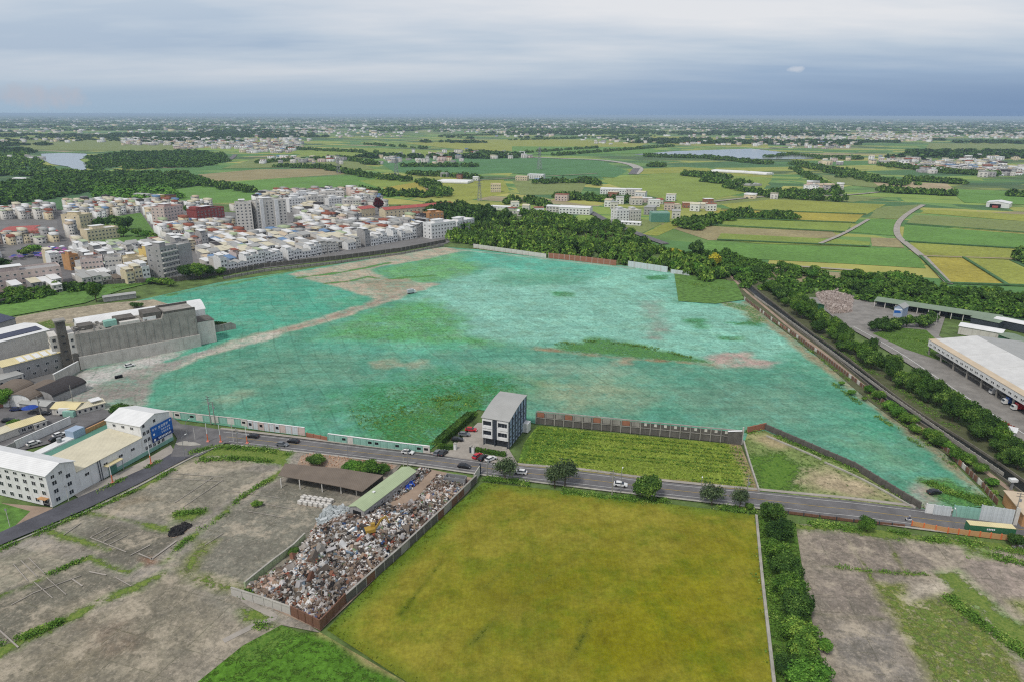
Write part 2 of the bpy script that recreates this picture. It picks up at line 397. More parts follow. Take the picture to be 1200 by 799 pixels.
# ------------------------------------------------------------------ haze
m = bpy.data.materials.new('haze_air'); m.use_nodes = True; nt = m.node_tree; nt.nodes.clear(); M['haze'] = m
o_ = N(nt, 'OutputMaterial'); pv = N(nt, 'VolumePrincipled'); L(nt, pv.outputs[0], o_.inputs['Volume'])
pv.inputs['Density'].default_value = HAZE; pv.inputs['Color'].default_value = (.6, .79, 1, 1); pv.inputs['Anisotropy'].default_value = 0
mb = MB(); mb.box(-48000, -3000, -1.5, 48000, 47000, 118); tag(mb.build('haze', 'haze'), kind='stuff')
# ------------------------------------------------------------------ material palette
plain('asphalt', S(112, 110, 110), .9, .28, .22, world=True)
plain('asphalt_dark', S(88, 88, 94), .9, .28, .2, world=True)
plain('road_paint', S(205, 205, 200), .7, .15, .5, world=True)
plain('road_paint_yellow', S(190, 160, 70), .7, .15, .5, world=True)
plain('kerb_concrete', S(172, 168, 158), .9, .25, .5, world=True)
plain('path_concrete', S(165, 158, 148), .9, .25, .15, world=True)
plain('dirt', S(160, 140, 122), .95, .25, .1, world=True)
plain('grass_green', S(96, 134, 60), .95, .5, .35, world=True)
plain('grass_dull', S(100, 122, 66), .95, .55, .12, world=True)
plain('town_ground', S(120, 118, 116), .95, .2, .06, world=True)
for n_, c in dict(field_green=(98,136,62), field_teal=(80,122,72), field_lime=(126,144,64), field_yellow=(140,146,64), field_gold=(158,148,62), field_olive=(120,132,76), field_brown=(146,136,98), field_dark=(74,108,66), field_tan=(168,152,120)).items():
    m, nt, b = newmat(n_); v = coords(nt); vr = coords(nt, (1, 6, 1), rot=math.radians(-12))
    f = mul(nt, rng(nt, noise_(nt, v, .02, 5, .6), .3, .7, .84, 1.14), rng(nt, noise_(nt, vr, .06, 4, .6), .3, .7, .88, 1.1))
    f = mul(nt, f, rng(nt, noise_(nt, v, .25, 6, .8), .38, .62, .76, 1.2))
    cc = N(nt, 'VectorMath', operation='SCALE'); cc.inputs[0].default_value = S(*c)[:3]; L(nt, f, cc.inputs['Scale']); L(nt, cc.outputs[0], b.inputs['Base Color']); b.inputs['Roughness'].default_value = .95
paintmat('net_paint', (S(70, 122, 66), S(104, 150, 84)), .08, .14, .24, hue=(S(112, 146, 122), S(104, 164, 146)), stripe=True, bumpd=.25, weedscale=.75, specks=[(S(58, 118, 92), .55, .57, .63, .75), (S(176, 214, 196), .7, .6, .68, .5)])
paintmat('slab_paint', (S(84, 110, 48), S(124, 136, 70)), .06, .12, .22, slab=72, weedscale=.6)
paintmat('slab_paint_right', (S(84, 110, 48), S(124, 136, 70)), .06, .12, .22, slab=-8, weedscale=.6)
paintmat('rice_paint', (S(84, 104, 26), S(104, 116, 30)), .09, .12, .17, bumpd=.2, weedscale=.9, rows=-26, hue=(S(82, 102, 22), S(104, 98, 28)))
paintmat('grass_paint', (S(72, 108, 42), S(106, 134, 58)), .08, .2, .3, bumpd=.3, weedscale=.6)
plain('bank', S(92,96,66), .95, .3, .3, world=True); plain('service', S(140,136,130), .9, .3, .2, world=True)
# water
m, nt, b = newmat('water'); b.inputs['Base Color'].default_value = S(140, 146, 146); b.inputs['Roughness'].default_value = .12; b.inputs['Specular IOR Level'].default_value = .5
bump(nt, b, noise_(nt, coords(nt), .6, 3), .12, .5)
m, nt, b = newmat('canal_water'); b.inputs['Base Color'].default_value = S(34, 36, 34); b.inputs['Roughness'].default_value = .5; b.inputs['Specular IOR Level'].default_value = .15
bump(nt, b, noise_(nt, coords(nt), .9, 4), .15, .6)
# open country: parcels of many crops to the horizon
m, nt, b = newmat('country'); v = coords(nt)
nz = N(nt, 'TexNoise'); nz.inputs['Scale'].default_value = .0011; nz.inputs['Detail'].default_value = 2; L(nt, v, nz.inputs['Vector'])
vm = N(nt, 'VectorMath', operation='MULTIPLY_ADD'); L(nt, nz.outputs['Color'], vm.inputs[0]); vm.inputs[1].default_value = (420, 420, 0); L(nt, v, vm.inputs[2])
def parcels(sc_, rot):
    mp = N(nt, 'Mapping'); mp.inputs['Rotation'].default_value = (0, 0, rot); L(nt, vm.outputs[0], mp.inputs[0])
    bt = N(nt, 'TexBrick'); bt.inputs['Scale'].default_value = sc_; bt.inputs['Color1'].default_value = (0,0,0,1); bt.inputs['Color2'].default_value = (1,1,1,1); bt.inputs['Mortar'].default_value = (.42,.42,.42,1)
    bt.inputs['Mortar Size'].default_value = .012; bt.inputs['Brick Width'].default_value = .9; bt.inputs['Row Height'].default_value = .28; L(nt, mp.outputs[0], bt.inputs['Vector'])
    return bt.outputs['Color'], bt.outputs['Fac']
a_, am = parcels(.0045, math.radians(22)); b_, bm_ = parcels(.0017, math.radians(-14))
val = mix(nt, rng(nt, noise_(nt, v, .0006, 1), .46, .54), a_, b_)
r = N(nt, 'ValToRGB'); L(nt, val, r.inputs[0]); r.color_ramp.interpolation = 'CONSTANT'; r.color_ramp.elements[0].color = S(98, 128, 66); r.color_ramp.elements[1].position = .9; r.color_ramp.elements[1].color = S(150, 140, 108)
for p_, c in ((.14, (128,150,72)), (.3, (84,122,66)), (.45, (146,152,76)), (.58, (106,138,74)), (.7, (76,110,66)), (.8, (160,158,84))): e = r.color_ramp.elements.new(p_); e.color = S(*c)
wood = rng(nt, noise_(nt, coords(nt, (1, 1.8, 1)), .0016, 6, .62), .53, .57, 0, .85)
cc = mix(nt, wood, r.outputs[0], S(66, 92, 60))
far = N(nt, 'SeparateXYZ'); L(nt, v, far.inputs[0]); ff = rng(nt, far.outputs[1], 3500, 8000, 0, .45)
cc = mix(nt, ff, cc, S(78, 98, 80))  # far land tinted darker and cooler with distance, haze put into the colour
fv = rng(nt, noise_(nt, v, .02, 6, .7), .3, .7, .78, 1.2); c2 = N(nt, 'VectorMath', operation='SCALE'); L(nt, cc, c2.inputs[0]); L(nt, fv, c2.inputs['Scale'])
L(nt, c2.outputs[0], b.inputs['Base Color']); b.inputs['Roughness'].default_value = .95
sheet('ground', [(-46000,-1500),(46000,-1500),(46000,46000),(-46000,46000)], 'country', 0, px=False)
# near and middle ground that is not one of the parcels: rough grass
sheet('rough_grass', [(-400,900),(-60,225),(250,240),(560,240),(900,330),(1350,420),(1700,900)], 'grass_dull', .02)
# ------------------------------------------------------------------ parcels of the middle distance (surveyed corners)
FL = [
 ('field_green', [(170,226),(250,216),(330,209),(440,205),(490,211),(508,229),(440,233),(330,237),(215,239)]),
 ('field_gold', [(440,217),(492,212),(508,229),(470,231)]),
 ('field_lime', [(420,212),(486,208),(493,213),(446,221)]),
 ('field_brown', [(232,205),(300,199),(376,198),(412,204),(300,211),(246,214)]),
 ('field_teal', [(442,190),(600,184),(700,187),(735,201),(722,208),(640,209),(600,203),(520,206),(462,202)]),
 ('field_yellow', [(510,214),(590,211),(598,226),(545,236),(520,232)]),
 ('field_olive', [(600,212),(690,210),(680,228),(610,229)]),
 ('field_lime', [(740,206),(800,203),(905,210),(895,222),(845,232),(800,240),(740,224),(700,212)]),
 ('field_yellow', [(735,199),(800,196),(905,203),(905,209),(800,203),(740,205)]),
 ('field_olive', [(820,236),(905,226),(1040,232),(1000,237),(900,236),(840,241)]),
 ('field_yellow', [(845,240),(905,234),(1038,240),(1015,252),(860,246)]),
 ('field_gold', [(835,247),(860,246),(1012,252),(1002,261),(850,255)]),
 ('field_lime', [(800,256),(850,255),(1000,261),(990,273),(880,268)]),
 ('field_brown', [(770,262),(880,268),(975,272),(985,279),(830,282)]),
 ('field_yellow', [(752,275),(788,259),(803,263),(770,277)]),
 ('field_olive', [(722,259),(788,257),(752,274),(735,268)]),
 ('field_lime', [(845,274),(985,281),(1020,284),(1018,290),(890,286),(840,281)]),
 ('field_green', [(830,283),(890,287),(1060,292),(1075,299),(1085,315),(1000,310),(860,303),(815,292)]),
 ('field_green', [(1018,257),(1050,258),(1050,277),(992,272)]),
 ('field_olive', [(1028,244),(1080,240),(1066,250),(1052,257),(1018,256)]),
 ('field_brown', [(1020,279),(1052,280),(1060,291),(1022,289)]),
 ('field_yellow', [(1088,246),(1200,252),(1330,262),(1320,268),(1200,260),(1078,250)]),
 ('field_olive', [(1072,252),(1200,260),(1320,268),(1310,280),(1200,273),(1062,262)]),
 ('field_green', [(1060,264),(1200,275),(1310,285),(1300,310),(1200,303),(1110,301),(1075,297),(1058,279)]),
 ('field_yellow', [(1066,285),(1200,293),(1300,300),(1300,312),(1200,304),(1078,300)]),
 ('field_gold', [(1078,302),(1128,303),(1178,334),(1108,332)]),
 ('field_yellow', [(1131,303),(1176,305),(1230,330),(1228,336),(1181,334)]),
 ('field_dark', [(1182,305),(1300,310),(1320,330),(1235,330)]),
 ('field_olive', [(960,205),(1080,214),(1060,224),(980,216)]),
 ('field_tan', [(1020,212),(1110,216),(1120,224),(1040,226)]),
 ('field_green', [(1110,222),(1290,228),(1300,244),(1130,238)]),
 ('field_olive', [(0,166),(140,163),(260,170),(200,178),(40,176)]),
 ('field_yellow', [(470,168),(620,163),(760,168),(740,176),(560,178)]),
 ('field_green', [(600,172),(760,173),(780,180),(600,182)]),
 ('field_lime', [(330,178),(430,174),(560,178),(520,184),(380,187)]),
 ('field_olive', [(300,186),(420,190),(440,200),(380,196),(260,198)]),
 ('field_yellow', [(760,160),(900,163),(900,172),(780,170)]),
 ('field_olive', [(1090,168),(1200,170),(1200,186),(1080,180)]),
 ('field_dark', [(0,232),(120,214),(200,226),(215,240),(100,246),(-60,250)]),
 ('grass_green', [(-60,362),(60,345),(130,332),(200,324),(150,338),(100,356),(-60,385)]),
 ('field_green', [(-60,366),(40,350),(105,346),(96,356),(0,374),(-60,384)]),
 ('grass_green', [(125,333),(190,322),(188,330),(128,344)]),
 ('grass_green', [(790,321),(862,331),(872,352),(838,357),(795,354)]),
 ('grass_green', [(965,330),(1080,330),(1070,345),(960,345)]),
 ('grass_dull', [(680,262),(770,292),(830,300),(870,320),(790,318),(700,290)]),
]
for i, (mt, pl) in enumerate(FL): sheet('crop_field' if 'grass' not in mt else 'grass_ground', pl, mt, .05+.012*i)
# lanes and bunds between the parcels
LN = [([(505,182),(560,182),(600,184),(650,186),(700,188),(733,192),(748,198),(742,205)], 22, 'kerb_concrete'), ([(746,198),(741,205)], 16, 'asphalt'),
      ([(692,249),(710,259),(745,274),(780,287)], 9, 'asphalt'), ([(1082,241),(1066,250),(1053,262),(1052,277),(1070,293),(1086,306)], 6, 'path_concrete'),
      ([(1086,306),(1112,334)], 5, 'path_concrete'), ([(810,240),(900,231),(980,230),(1030,226)], 6, 'path_concrete'), ([(820,305),(900,311),(1000,318)], 4, 'path_concrete'),
      ([(1018,258),(990,274),(960,287)], 4, 'path_concrete'), ([(1078,301),(1200,305)], 3, 'dirt'), ([(490,214),(510,230)], 4, 'dirt'), ([(560,212),(700,204)], 5, 'dirt'), ([(-40,212),(10,222),(34,236)], 26, 'asphalt'),
      ([(840,180),(1000,168),(1200,160)], 14, 'path_concrete'), ([(200,196),(262,190),(276,182)], 12, 'asphalt')]
for i, (p, wd, mt) in enumerate(LN): band('lane', p, wd, mt, .9+.02*i)
for p in ([(845,246),(1015,252)], [(835,256),(1002,262)], [(800,263),(990,273)], [(840,282),(1020,290)], [(1060,263),(1310,282)], [(1060,284),(1300,299)], [(1078,301),(1110,333)], [(1129,303),(1180,335)], [(1108,333),(1228,337)], [(600,204),(720,209)]):
    band('field_bund', p, 2.5, 'field_dark', .8, h=.7, kind='structure')
# river and pond
sheet('river', [(48,181),(75,180),(101,181),(104,184),(93,188),(102,193),(101,199),(92,202),(80,196),(60,193),(50,188)], 'water', .95)
sheet('pond', [(742,182),(790,178),(880,175),(915,179),(958,184),(952,187),(900,187.5),(850,186),(795,182.5)], 'water', 1.3)
plain('canal_edge', S(118,114,102), .95, .3, .4, world=True)
# ------------------------------------------------------------------ the big site under green netting
Ln = lambda hw: ('L', hw)
site_px = [(50,475),(66,448),(96,434),(235,402),(240,372),(160,353),(255,332),(340,319),(520,290),(560,293),(640,303),(740,313),(790,320),(795,354),(838,357),(874,352),(905,378),(960,420),(1040,480),(1100,525),(1168,594),(1078,598),(1000,549),(897,506),(872,519),(868,520),(700,504),(628,497),(560,480),(502,529),(440,521),(330,508),(200,491),(120,484)]
T1 = S(88,152,124); T2 = S(134,188,168); T3 = S(82,158,132); TG = S(112,168,108); SO = S(182,166,146); SB = S(150,140,112)
NL = [
 ('P', [(300,400),(370,392),(560,402),(640,408),(840,430),(930,425),(1170,600),(880,500),(628,500),(500,530),(160,480)], S(88,146,122), .22, 20, 5),
 ('P', [(190,350),(335,318),(400,336),(452,352),(330,384),(230,412),(190,430)], T3, .05, 6, 3),
 ('P', [(474,352),(500,338),(560,320),(600,300),(790,318),(795,354),(838,357),(875,352),(930,402),(935,415),(905,424),(815,424),(660,404),(600,404),(535,398),(520,372)], T2, .1, 14, 7),
 ('P', [(520,325),(650,330),(760,360),(740,395),(600,400),(530,390)], S(134,184,166), .05, 30, 10, .7),
 ('P', [(435,318),(530,298),(590,302),(545,322),(500,332),(460,330)], TG, .42, 14, 7),
 ('P', [(372,398),(440,362),(500,352),(545,372),(542,392),(600,404),(520,412),(430,404)], S(98,160,102), .42, 12, 6),
 ('P', [(560,294),(640,302),(720,312),(700,325),(600,318),(530,305)], S(98,174,150), .1, 18, 8),
 ('P', [(560,330),(610,322),(690,326),(680,334),(600,336)], S(88,150,122), .3, 10, 5, .7),
 ('P', [(600,318),(660,322),(650,330),(560,326)], S(94,156,122), .35, 12, 6, .5),
 ('P', [(372,398),(545,402),(560,412),(440,416),(350,410)], S(96,170,146), .2, 8, 4, .6),
 ('P', [(395,468),(470,445),(560,432),(640,452),(590,478),(502,529),(430,505)], S(72,142,94), .5, 22, 9),
 ('P', [(420,500),(520,470),(580,466),(505,525),(440,520)], S(76,146,80), .62, 12, 6, .8),
 ('P', [(505,470),(570,455),(560,478),(505,505)], S(74,138,70), .62, 8, 5, .8),
 ('P', [(640,450),(700,440),(760,452),(740,475),(660,480),(620,466)], S(150,158,128), .18, 24, 10, .75),
 ('P', [(770,462),(850,450),(960,470),(930,500),(860,495)], S(116,146,124), .2, 22, 10, .6),
 ('P', [(250,440),(330,415),(420,418),(400,440),(300,460)], S(106,144,120), .12, 24, 10, .6),
 ('P', [(430,424),(460,420),(470,428),(440,432)], S(170,160,135), 0, 5, 3, .7), ('P', [(470,426),(500,422),(505,430),(480,434)], S(165,158,135), 0, 5, 3, .6),
 ('P', [(245,468),(285,456),(300,462),(260,478)], S(150,155,130), .05, 8, 4, .6),
 ('P', [(560,428),(650,424),(760,432),(750,440),(620,438)], S(140,160,138), .1, 14, 6, .6),
 ('P', [(1000,470),(1060,500),(1100,545),(1060,560),(1000,520)], S(74,152,120), .2, 20, 8, .7),
 ('P', [(980,500),(1040,520),(1070,550),(1010,535)], S(128,165,130), .2, 14, 6, .6),
 # bare ground
 ('P', [(338,322),(430,305),(520,290),(545,294),(500,304),(432,316),(452,326),(505,334),(470,345),(450,354),(405,340)], SO, .03, 4, 2),
 ('P', [(420,330),(480,326),(490,336),(455,346)], S(158,146,124), .25, 5, 3, .8),
 (Ln(2.4), [(352,326),(400,320),(455,309)], S(110,125,70), .9, 3, 2), (Ln(2.0), [(382,333),(410,330),(430,325),(450,328),(505,324)], S(110,125,70), .9, 3, 2),
 (Ln(5.5), [(505,334),(470,345),(440,356),(370,378),(300,397),(240,414),(196,430)], S(178,164,146), .04, 4, 3),
 (Ln(2.2), [(470,345),(372,378),(250,410)], S(150,126,112), .05, 3, 2, .7),
 (Ln(5.0), [(320,393),(300,398),(240,414),(190,432)], S(196,188,174), 0, 4, 2),
 ('P', [(55,473),(66,448),(96,434),(237,404),(250,412),(215,425),(178,445),(168,475),(120,484)], S(160,154,146), .02, 3, 2),
 ('P', [(80,470),(96,437),(236,406),(240,412),(150,436),(112,452)], S(190,186,180), 0, 3, 1.5),
 ('P', [(110,455),(150,440),(178,446),(168,474),(130,480)], S(142,136,128), .02, 4, 2, .8),
 (Ln(1.5), [(195,424),(212,418),(236,410)], T3, .1, 3, 3),
 # weeds, tears and tracks in the net
 ('P', [(655,405),(692,397),(752,403),(812,420),(850,427),(750,421),(664,413)], S(96,146,84), .66, 7, 4),
 (Ln(1.3), [(628,409),(700,417),(740,421),(838,428)], S(148,126,98), .4, 3, 3), ('P', [(722,420),(740,419),(742,428),(724,429)], S(176,148,124), .1, 5, 3, .7),
 ('P', [(828,420),(850,413),(874,414),(882,421),(906,425),(900,429),(845,431)], S(178,156,146), .05, 5, 3),
 ('P', [(768,346),(775,362),(782,392),(778,398),(758,398),(760,370),(752,364)], S(138,152,138), .25, 10, 6, .8),
 ('P', [(762,388),(780,386),(778,399),(758,398)], S(150,140,130), .1, 6, 3, .6),
 ('P', [(800,374),(830,374),(828,386),(815,385)], S(84,150,104), .5, 5, 3), ('P', [(850,378),(890,376),(895,382),(860,383)], S(84,150,104), .6, 4, 3), ('P', [(755,324),(780,323),(782,328),(758,328)], S(84,150,104), .5, 3, 3),
 ('P', [(838,394),(870,396),(868,401),(845,399)], S(84,150,104), .5, 4, 3), ('P', [(645,342),(675,344),(672,349),(648,347)], S(84,150,104), .5, 4, 3),
 ('P', [(388,352),(430,348),(425,358),(398,360)], S(86,158,126), .3, 6, 4), ('P', [(230,400),(260,398),(250,408),(215,414)], S(90,168,140), .3, 6, 4),
 (Ln(2.0), [(340,319),(300,327),(252,336),(200,346)], S(110,150,92), .7, 5, 3), (Ln(2.2), [(545,294),(640,304),(740,315)], S(178,176,160), .2, 4, 2, .8),
 (Ln(3.0), [(874,355),(905,381),(958,424),(1038,484),(1098,529),(1160,590)], S(150,140,112), .35, 3, 2),
 ('P', [(1062,572),(1090,562),(1106,572),(1104,592),(1080,598)], S(160,150,138), .1, 4, 2), ('P', [(1086,562),(1118,560),(1165,592),(1110,592)], S(96,140,70), .7, 6, 4), ('P', [(1075,563),(1110,562),(1112,570),(1090,571)], S(130,150,80), .8, 4, 2),
 ('P', [(840,354),(880,358),(900,380),(885,378),(870,366)], S(150,150,110), .6, 5, 3),
]
painted('netted_ground', site_px, 1.75, T1, NL, 'net_paint', .3, .12, strp=[([(500,345),(600,318),(790,320),(900,380),(940,410),(820,424),(530,400)], .6), ([(200,350),(335,322),(440,352),(300,388),(210,415)], .18)])
# ------------------------------------------------------------------ lower left: slabs of a cleared factory
GW = S(98,122,58)
slab_px = [(-120,690),(0,642),(100,599),(170,564),(232,529),(262,522),(330,528),(345,530),(470,545),(425,602),(352,650),(296,690),(376,742),(330,733),(285,757),(228,803),(180,870),(-160,870)]
SL = [
 ('P', [(270,600),(300,575),(360,562),(420,590),(345,650),(290,688),(215,668),(200,660),(245,615)], S(124,122,110), .05, 3, 1.5),
 ('P', [(110,598),(190,552),(300,552),(310,556),(286,574),(232,612),(200,615),(120,600)], S(135,131,117), .04, 3, 1.5),
 ('P', [(58,623),(98,601),(208,628),(190,650),(150,668),(128,660)], S(108,105,94), .04, 2.5, 1.2), ('P', [(60,622),(95,602),(128,610),(86,636)], S(130,127,114), .03, 3, 2),
 ('P', [(-30,700),(20,682),(80,655),(130,668),(158,690),(110,705),(20,755),(-60,780)], S(115,112,99), .05, 3, 2), ('P', [(20,745),(60,712),(120,695),(110,708),(40,748)], S(140,132,114), .05, 4, 2, .8),
 ('P', [(-80,690),(30,640),(98,655),(40,682),(-60,720)], S(140,136,119), .08, 3, 2), ('P', [(10,665),(35,652),(60,662),(30,678)], S(119,116,103), .05, 2, 1.5),
 ('P', [(150,700),(200,672),(270,712),(320,740),(228,800),(100,850),(-60,850),(0,770),(90,725)], S(139,132,115), .06, 4, 2), ('P', [(170,712),(205,690),(235,710),(190,745),(150,760)], S(119,114,99), .06, 5, 4, .7), ('P', [(60,770),(120,735),(150,760),(100,799),(40,799)], S(124,116,97), .08, 6, 4, .6),
 ('P', [(265,700),(300,712),(322,740),(240,795),(200,790),(260,745)], S(153,144,129), .05, 5, 3, .8), ('P', [(95,728),(140,728),(140,760),(105,762)], S(118,100,88), .05, 8, 5, .6), ('P', [(236,702),(262,694),(286,706),(268,722)], S(128,125,112), .1, 4, 2),
 # weeds
 ('P', [(-40,778),(0,757),(60,735),(112,706),(118,710),(60,742),(10,764),(-40,790)], GW, .95, 3, 1.5), (Ln(.9), [(55,623),(92,634),(128,645)], GW, .85, 2, 1), (Ln(1.0), [(-20,705),(30,688),(80,664),(104,654)], GW, .85, 2, 1), (Ln(1.0), [(104,654),(128,664),(150,672),(165,662)], GW, .85, 2, 1), (Ln(1.0), [(130,700),(158,688),(192,670)], GW, .9, 3, 2),
 (Ln(1.0), [(190,660),(215,637),(250,612),(285,582),(320,560),(335,548)], GW, .8, 3, 2), (Ln(.8), [(96,600),(150,610),(200,622)], GW, .8, 2, 1), (Ln(.9), [(-40,652),(0,644),(90,605),(165,572),(232,534)], GW, .85, 2, 1),
 ('P', [(200,605),(222,596),(248,600),(228,614),(204,616)], GW, .85, 4, 2), ('P', [(208,665),(235,635),(262,630),(254,640),(225,670)], S(118,126,63), .7, 4, 2), ('P', [(216,672),(240,672),(290,690),(262,694),(232,686)], S(108,115,63), .6, 4, 2),
 ('P', [(222,532),(250,521),(300,522),(345,530),(335,548),(316,545),(285,540),(240,538)], S(98,142,60), .95, 3, 1.5), ('P', [(215,540),(250,534),(300,543),(290,550),(205,552)], S(156,147,127), .15, 3, 2, .8),
 ('P', [(118,612),(142,588),(170,580),(186,586),(150,592)], S(135,122,100), .25, 4, 2, .7), ('P', [(40,655),(60,640),(120,648),(70,655)], S(147,138,124), .08, 5, 3, .6), ('P', [(285,715),(300,712),(322,722),(318,732),(292,728)], GW, .95, 3, 2),
 ('P', [(163,655),(180,652),(188,660),(172,664)], S(126,93,73), .05, 2, 1),
]
painted('slab_ground', slab_px, .85, S(146,140,130), SL, 'slab_paint', .3, .05)
painted('grass_verge', [(180,870),(228,803),(285,757),(330,733),(352,742),(376,742),(480,803),(560,870)], 1.0, S(80,118,40), [(Ln(.8), [(376,742),(430,772),(478,800)], S(150,138,96), .2, 2, 1), ('P', [(330,733),(352,742),(300,770),(270,770)], S(96,134,54), .8, 4, 2)], 'grass_paint', .34, .45)
band('footpath', [(285,702),(300,712),(322,724),(300,733),(262,752)], 1.6, 'path_concrete', .36)
# ------------------------------------------------------------------ rice field, crop field, waste plot
painted('rice_field', [(383,739),(470,648),(566,566),(640,574),(720,583),(884,604),(893,680),(906,810),(915,880),(560,880),(478,801)], 1.0, S(138,132,50), [
 (Ln(5), [(383,739),(470,648),(566,566)], S(96,128,46), .55, 6, 2, .85), (Ln(3), [(566,566),(720,583),(884,604)], S(110,134,50), .5, 5, 2, .85), (Ln(2.5), [(884,604),(893,680),(906,810)], S(140,138,48), .3, 4, 2, .7), (Ln(3), [(383,739),(478,801),(560,880)], S(96,116,36), .5, 4, 2, .8),
 ('P', [(720,660),(860,640),(890,700),(880,800),(660,830),(640,750)], S(124,122,18), .05, 30, 10, .85), ('P', [(500,700),(600,640),(700,640),(640,720),(540,780)], S(110,111,22), .05, 24, 10, .7), ('P', [(430,720),(520,650),(560,680),(520,760),(470,770)], S(140,136,46), .3, 18, 8, .5),
 (Ln(.35), [(520,655),(500,683),(478,712),(470,722)], S(84,96,34), .7, 1.5, 1), (Ln(.3), [(600,700),(640,680),(690,640)], S(112,114,40), .5, 1.5, 1), (Ln(.5), [(650,799),(672,770),(690,730)], S(98,104,36), .6, 2, 1.5), (Ln(.5), [(540,770),(560,750),(590,720)], S(104,110,40), .5, 2, 1.5), (Ln(.5), [(570,690),(600,660),(640,630)], S(112,116,42), .5, 2, 1.5)], 'rice_paint', .4, .12, relief=.35)
painted('crop_field', [(606,546),(614,520),(630,499),(700,506),(868,522),(890,577),(780,565),(700,556)], 1.0, S(122,138,58), [('P', [(606,546),(614,520),(630,499),(700,506),(690,520),(645,530),(660,552)], S(116,150,60), .7, 5, 3), (Ln(1.5), [(606,547),(700,556),(888,577)], S(150,130,90), .3, 2.5, 1.5), (Ln(1.6), [(862,522),(884,576)], S(150,132,104), .2, 2.5, 1)], 'grass_paint', .36, .35)
painted('waste_plot', [(872,520),(876,508),(896,505),(1000,550),(1080,600),(1000,588),(890,577)], 1.0, S(122,138,82), [('P', [(880,512),(896,508),(930,524),(910,530)], S(158,146,112), .2, 6, 3), ('P', [(884,545),(910,530),(950,548),(940,572),(900,572)], S(88,132,62), .85, 8, 4), ('P', [(940,548),(985,552),(1060,588),(960,582),(936,566)], S(168,154,126), .35, 8, 4)], 'grass_paint', .36, .45)
# right hand slabs
painted('slab_ground', [(932,614),(1000,618),(1100,630),(1200,640),(1330,656),(1400,880),(985,880),(962,800),(940,700)], .85, S(146,136,122), [
 ('P', [(945,625),(1000,622),(1090,640),(1105,674),(1020,672),(950,664)], S(130,120,110), .05, 4, 2), ('P', [(950,668),(1020,676),(1040,725),(960,720)], S(134,124,114), .06, 4, 2), ('P', [(962,728),(1045,730),(1082,799),(985,799)], S(132,126,118), .06, 5, 3),
 ('P', [(1026,685),(1060,686),(1070,702),(1110,692),(1122,688),(1180,760),(1260,880),(1110,880),(1085,800),(1050,735)], S(124,134,58), .62, 3, 2), ('P', [(1056,700),(1072,690),(1118,678),(1122,690),(1080,702),(1064,706)], S(186,176,158), .02, 3, 2),
 ('P', [(1100,672),(1120,668),(1160,700),(1200,735),(1260,800),(1230,800),(1180,760),(1125,700)], S(94,140,52), .85, 5, 3), ('P', [(1120,640),(1200,650),(1280,690),(1280,740),(1200,725),(1140,680)], S(158,144,134), .15, 6, 4, .9), ('P', [(1172,700),(1200,704),(1260,730),(1200,728)], S(130,140,70), .6, 5, 3, .8),
 (Ln(.35), [(945,662),(1020,670),(1108,676)], S(96,104,60), .8, 1.5, .8), (Ln(.35), [(955,720),(1000,724),(1048,728)], S(92,98,60), .8, 1.5, .8), (Ln(.25), [(990,628),(1012,662),(1024,685)], S(110,112,70), .7, 1.2, .8), (Ln(.25), [(1040,635),(1062,674)], S(110,112,70), .6, 1.2, .8), (Ln(2.5), [(932,617),(1000,622),(1110,634),(1290,655)], GW, .9, 4, 2), ('P', [(1110,632),(1160,640),(1175,660),(1130,650)], S(110,140,62), .6, 4, 3, .9)], 'slab_paint_right', .32, .06)
# strip under the hedge of trees, and the narrow ditch path left of it
painted('hedge_ground', [(884,602),(932,614),(945,700),(985,880),(915,880),(906,810),(893,680)], 1.2, S(88,112,52), [], 'grass_paint', .42, .7)
band('field_ditch_wall', [(886,606),(893,680),(903,770),(912,850)], .7, 'kerb_concrete', .4, h=.7, kind='structure')
# ------------------------------------------------------------------ roads
RU = [(196,496),(215,500),(260,505),(340,514),(430,525),(500,533),(600,546),(680,553),(778,566),(880,576),(960,584),(1000,588),(1100,600),(1200,611),(1330,627)]
RL = [(232,517),(244,518),(270,520.5),(340,528),(430,538.5),(500,547),(600,561),(690,572),(767,581),(880,594),(960,605),(1000,609),(1100,622),(1200,633),(1330,650)]
edge_sheet('main_road', RU, RL, 'asphalt', .50)
edge_sheet('side_road', [(-120,680),(0,625),(60,598),(92,584),(130,567),(180,545),(205,530),(212,514),(205,500)], [(-120,694),(0,640),(60,615),(104,596),(160,569),(215,540),(250,523),(262,519),(268,514)], 'asphalt_dark', .51)
sheet('junction', [(196,496),(230,500),(285,508),(262,521),(232,536),(200,536),(208,515)], 'asphalt', .515)
sheet('plaza', [(-60,446),(60,470),(130,482),(200,488),(215,500),(212,512),(180,498),(140,500),(100,508),(60,520),(0,535),(-60,545)], 'asphalt', .49)
sheet('yard', [(-60,395),(70,385),(70,440),(60,470),(0,480),(-60,490)], 'town_ground', .45)
sheet('pavement', [(205,530),(180,545),(130,567),(92,584),(86,580),(170,540),(200,522)], 'path_concrete', .47)
mid = lambda f: [(a[0]+(b[0]-a[0])*f, a[1]+(b[1]-a[1])*f) for a, b in zip(RU[2:], RL[2:])]
band('lane_marking', mid(.13), .16, 'road_paint', .535); band('lane_marking', mid(.85), .16, 'road_paint', .535); band('lane_marking', mid(.5), .14, 'road_paint_yellow', .535)
band('pavement', mid(-.14), 1.4, 'path_concrete', .40, h=.12); band('pavement', mid(1.06), .8, 'kerb_concrete', .40, h=.14)
band('kerb', [(-60,669),(0,643.5),(60,618),(104,599),(160,572),(212,544),(238,531),(262,522.5)], .5, 'kerb_concrete', .40, h=.25)
sheet('forecourt', [(-80,640),(-40,592),(0,590),(62,596),(60,600),(20,619),(0,614),(-40,640)], 'dirt', .44)
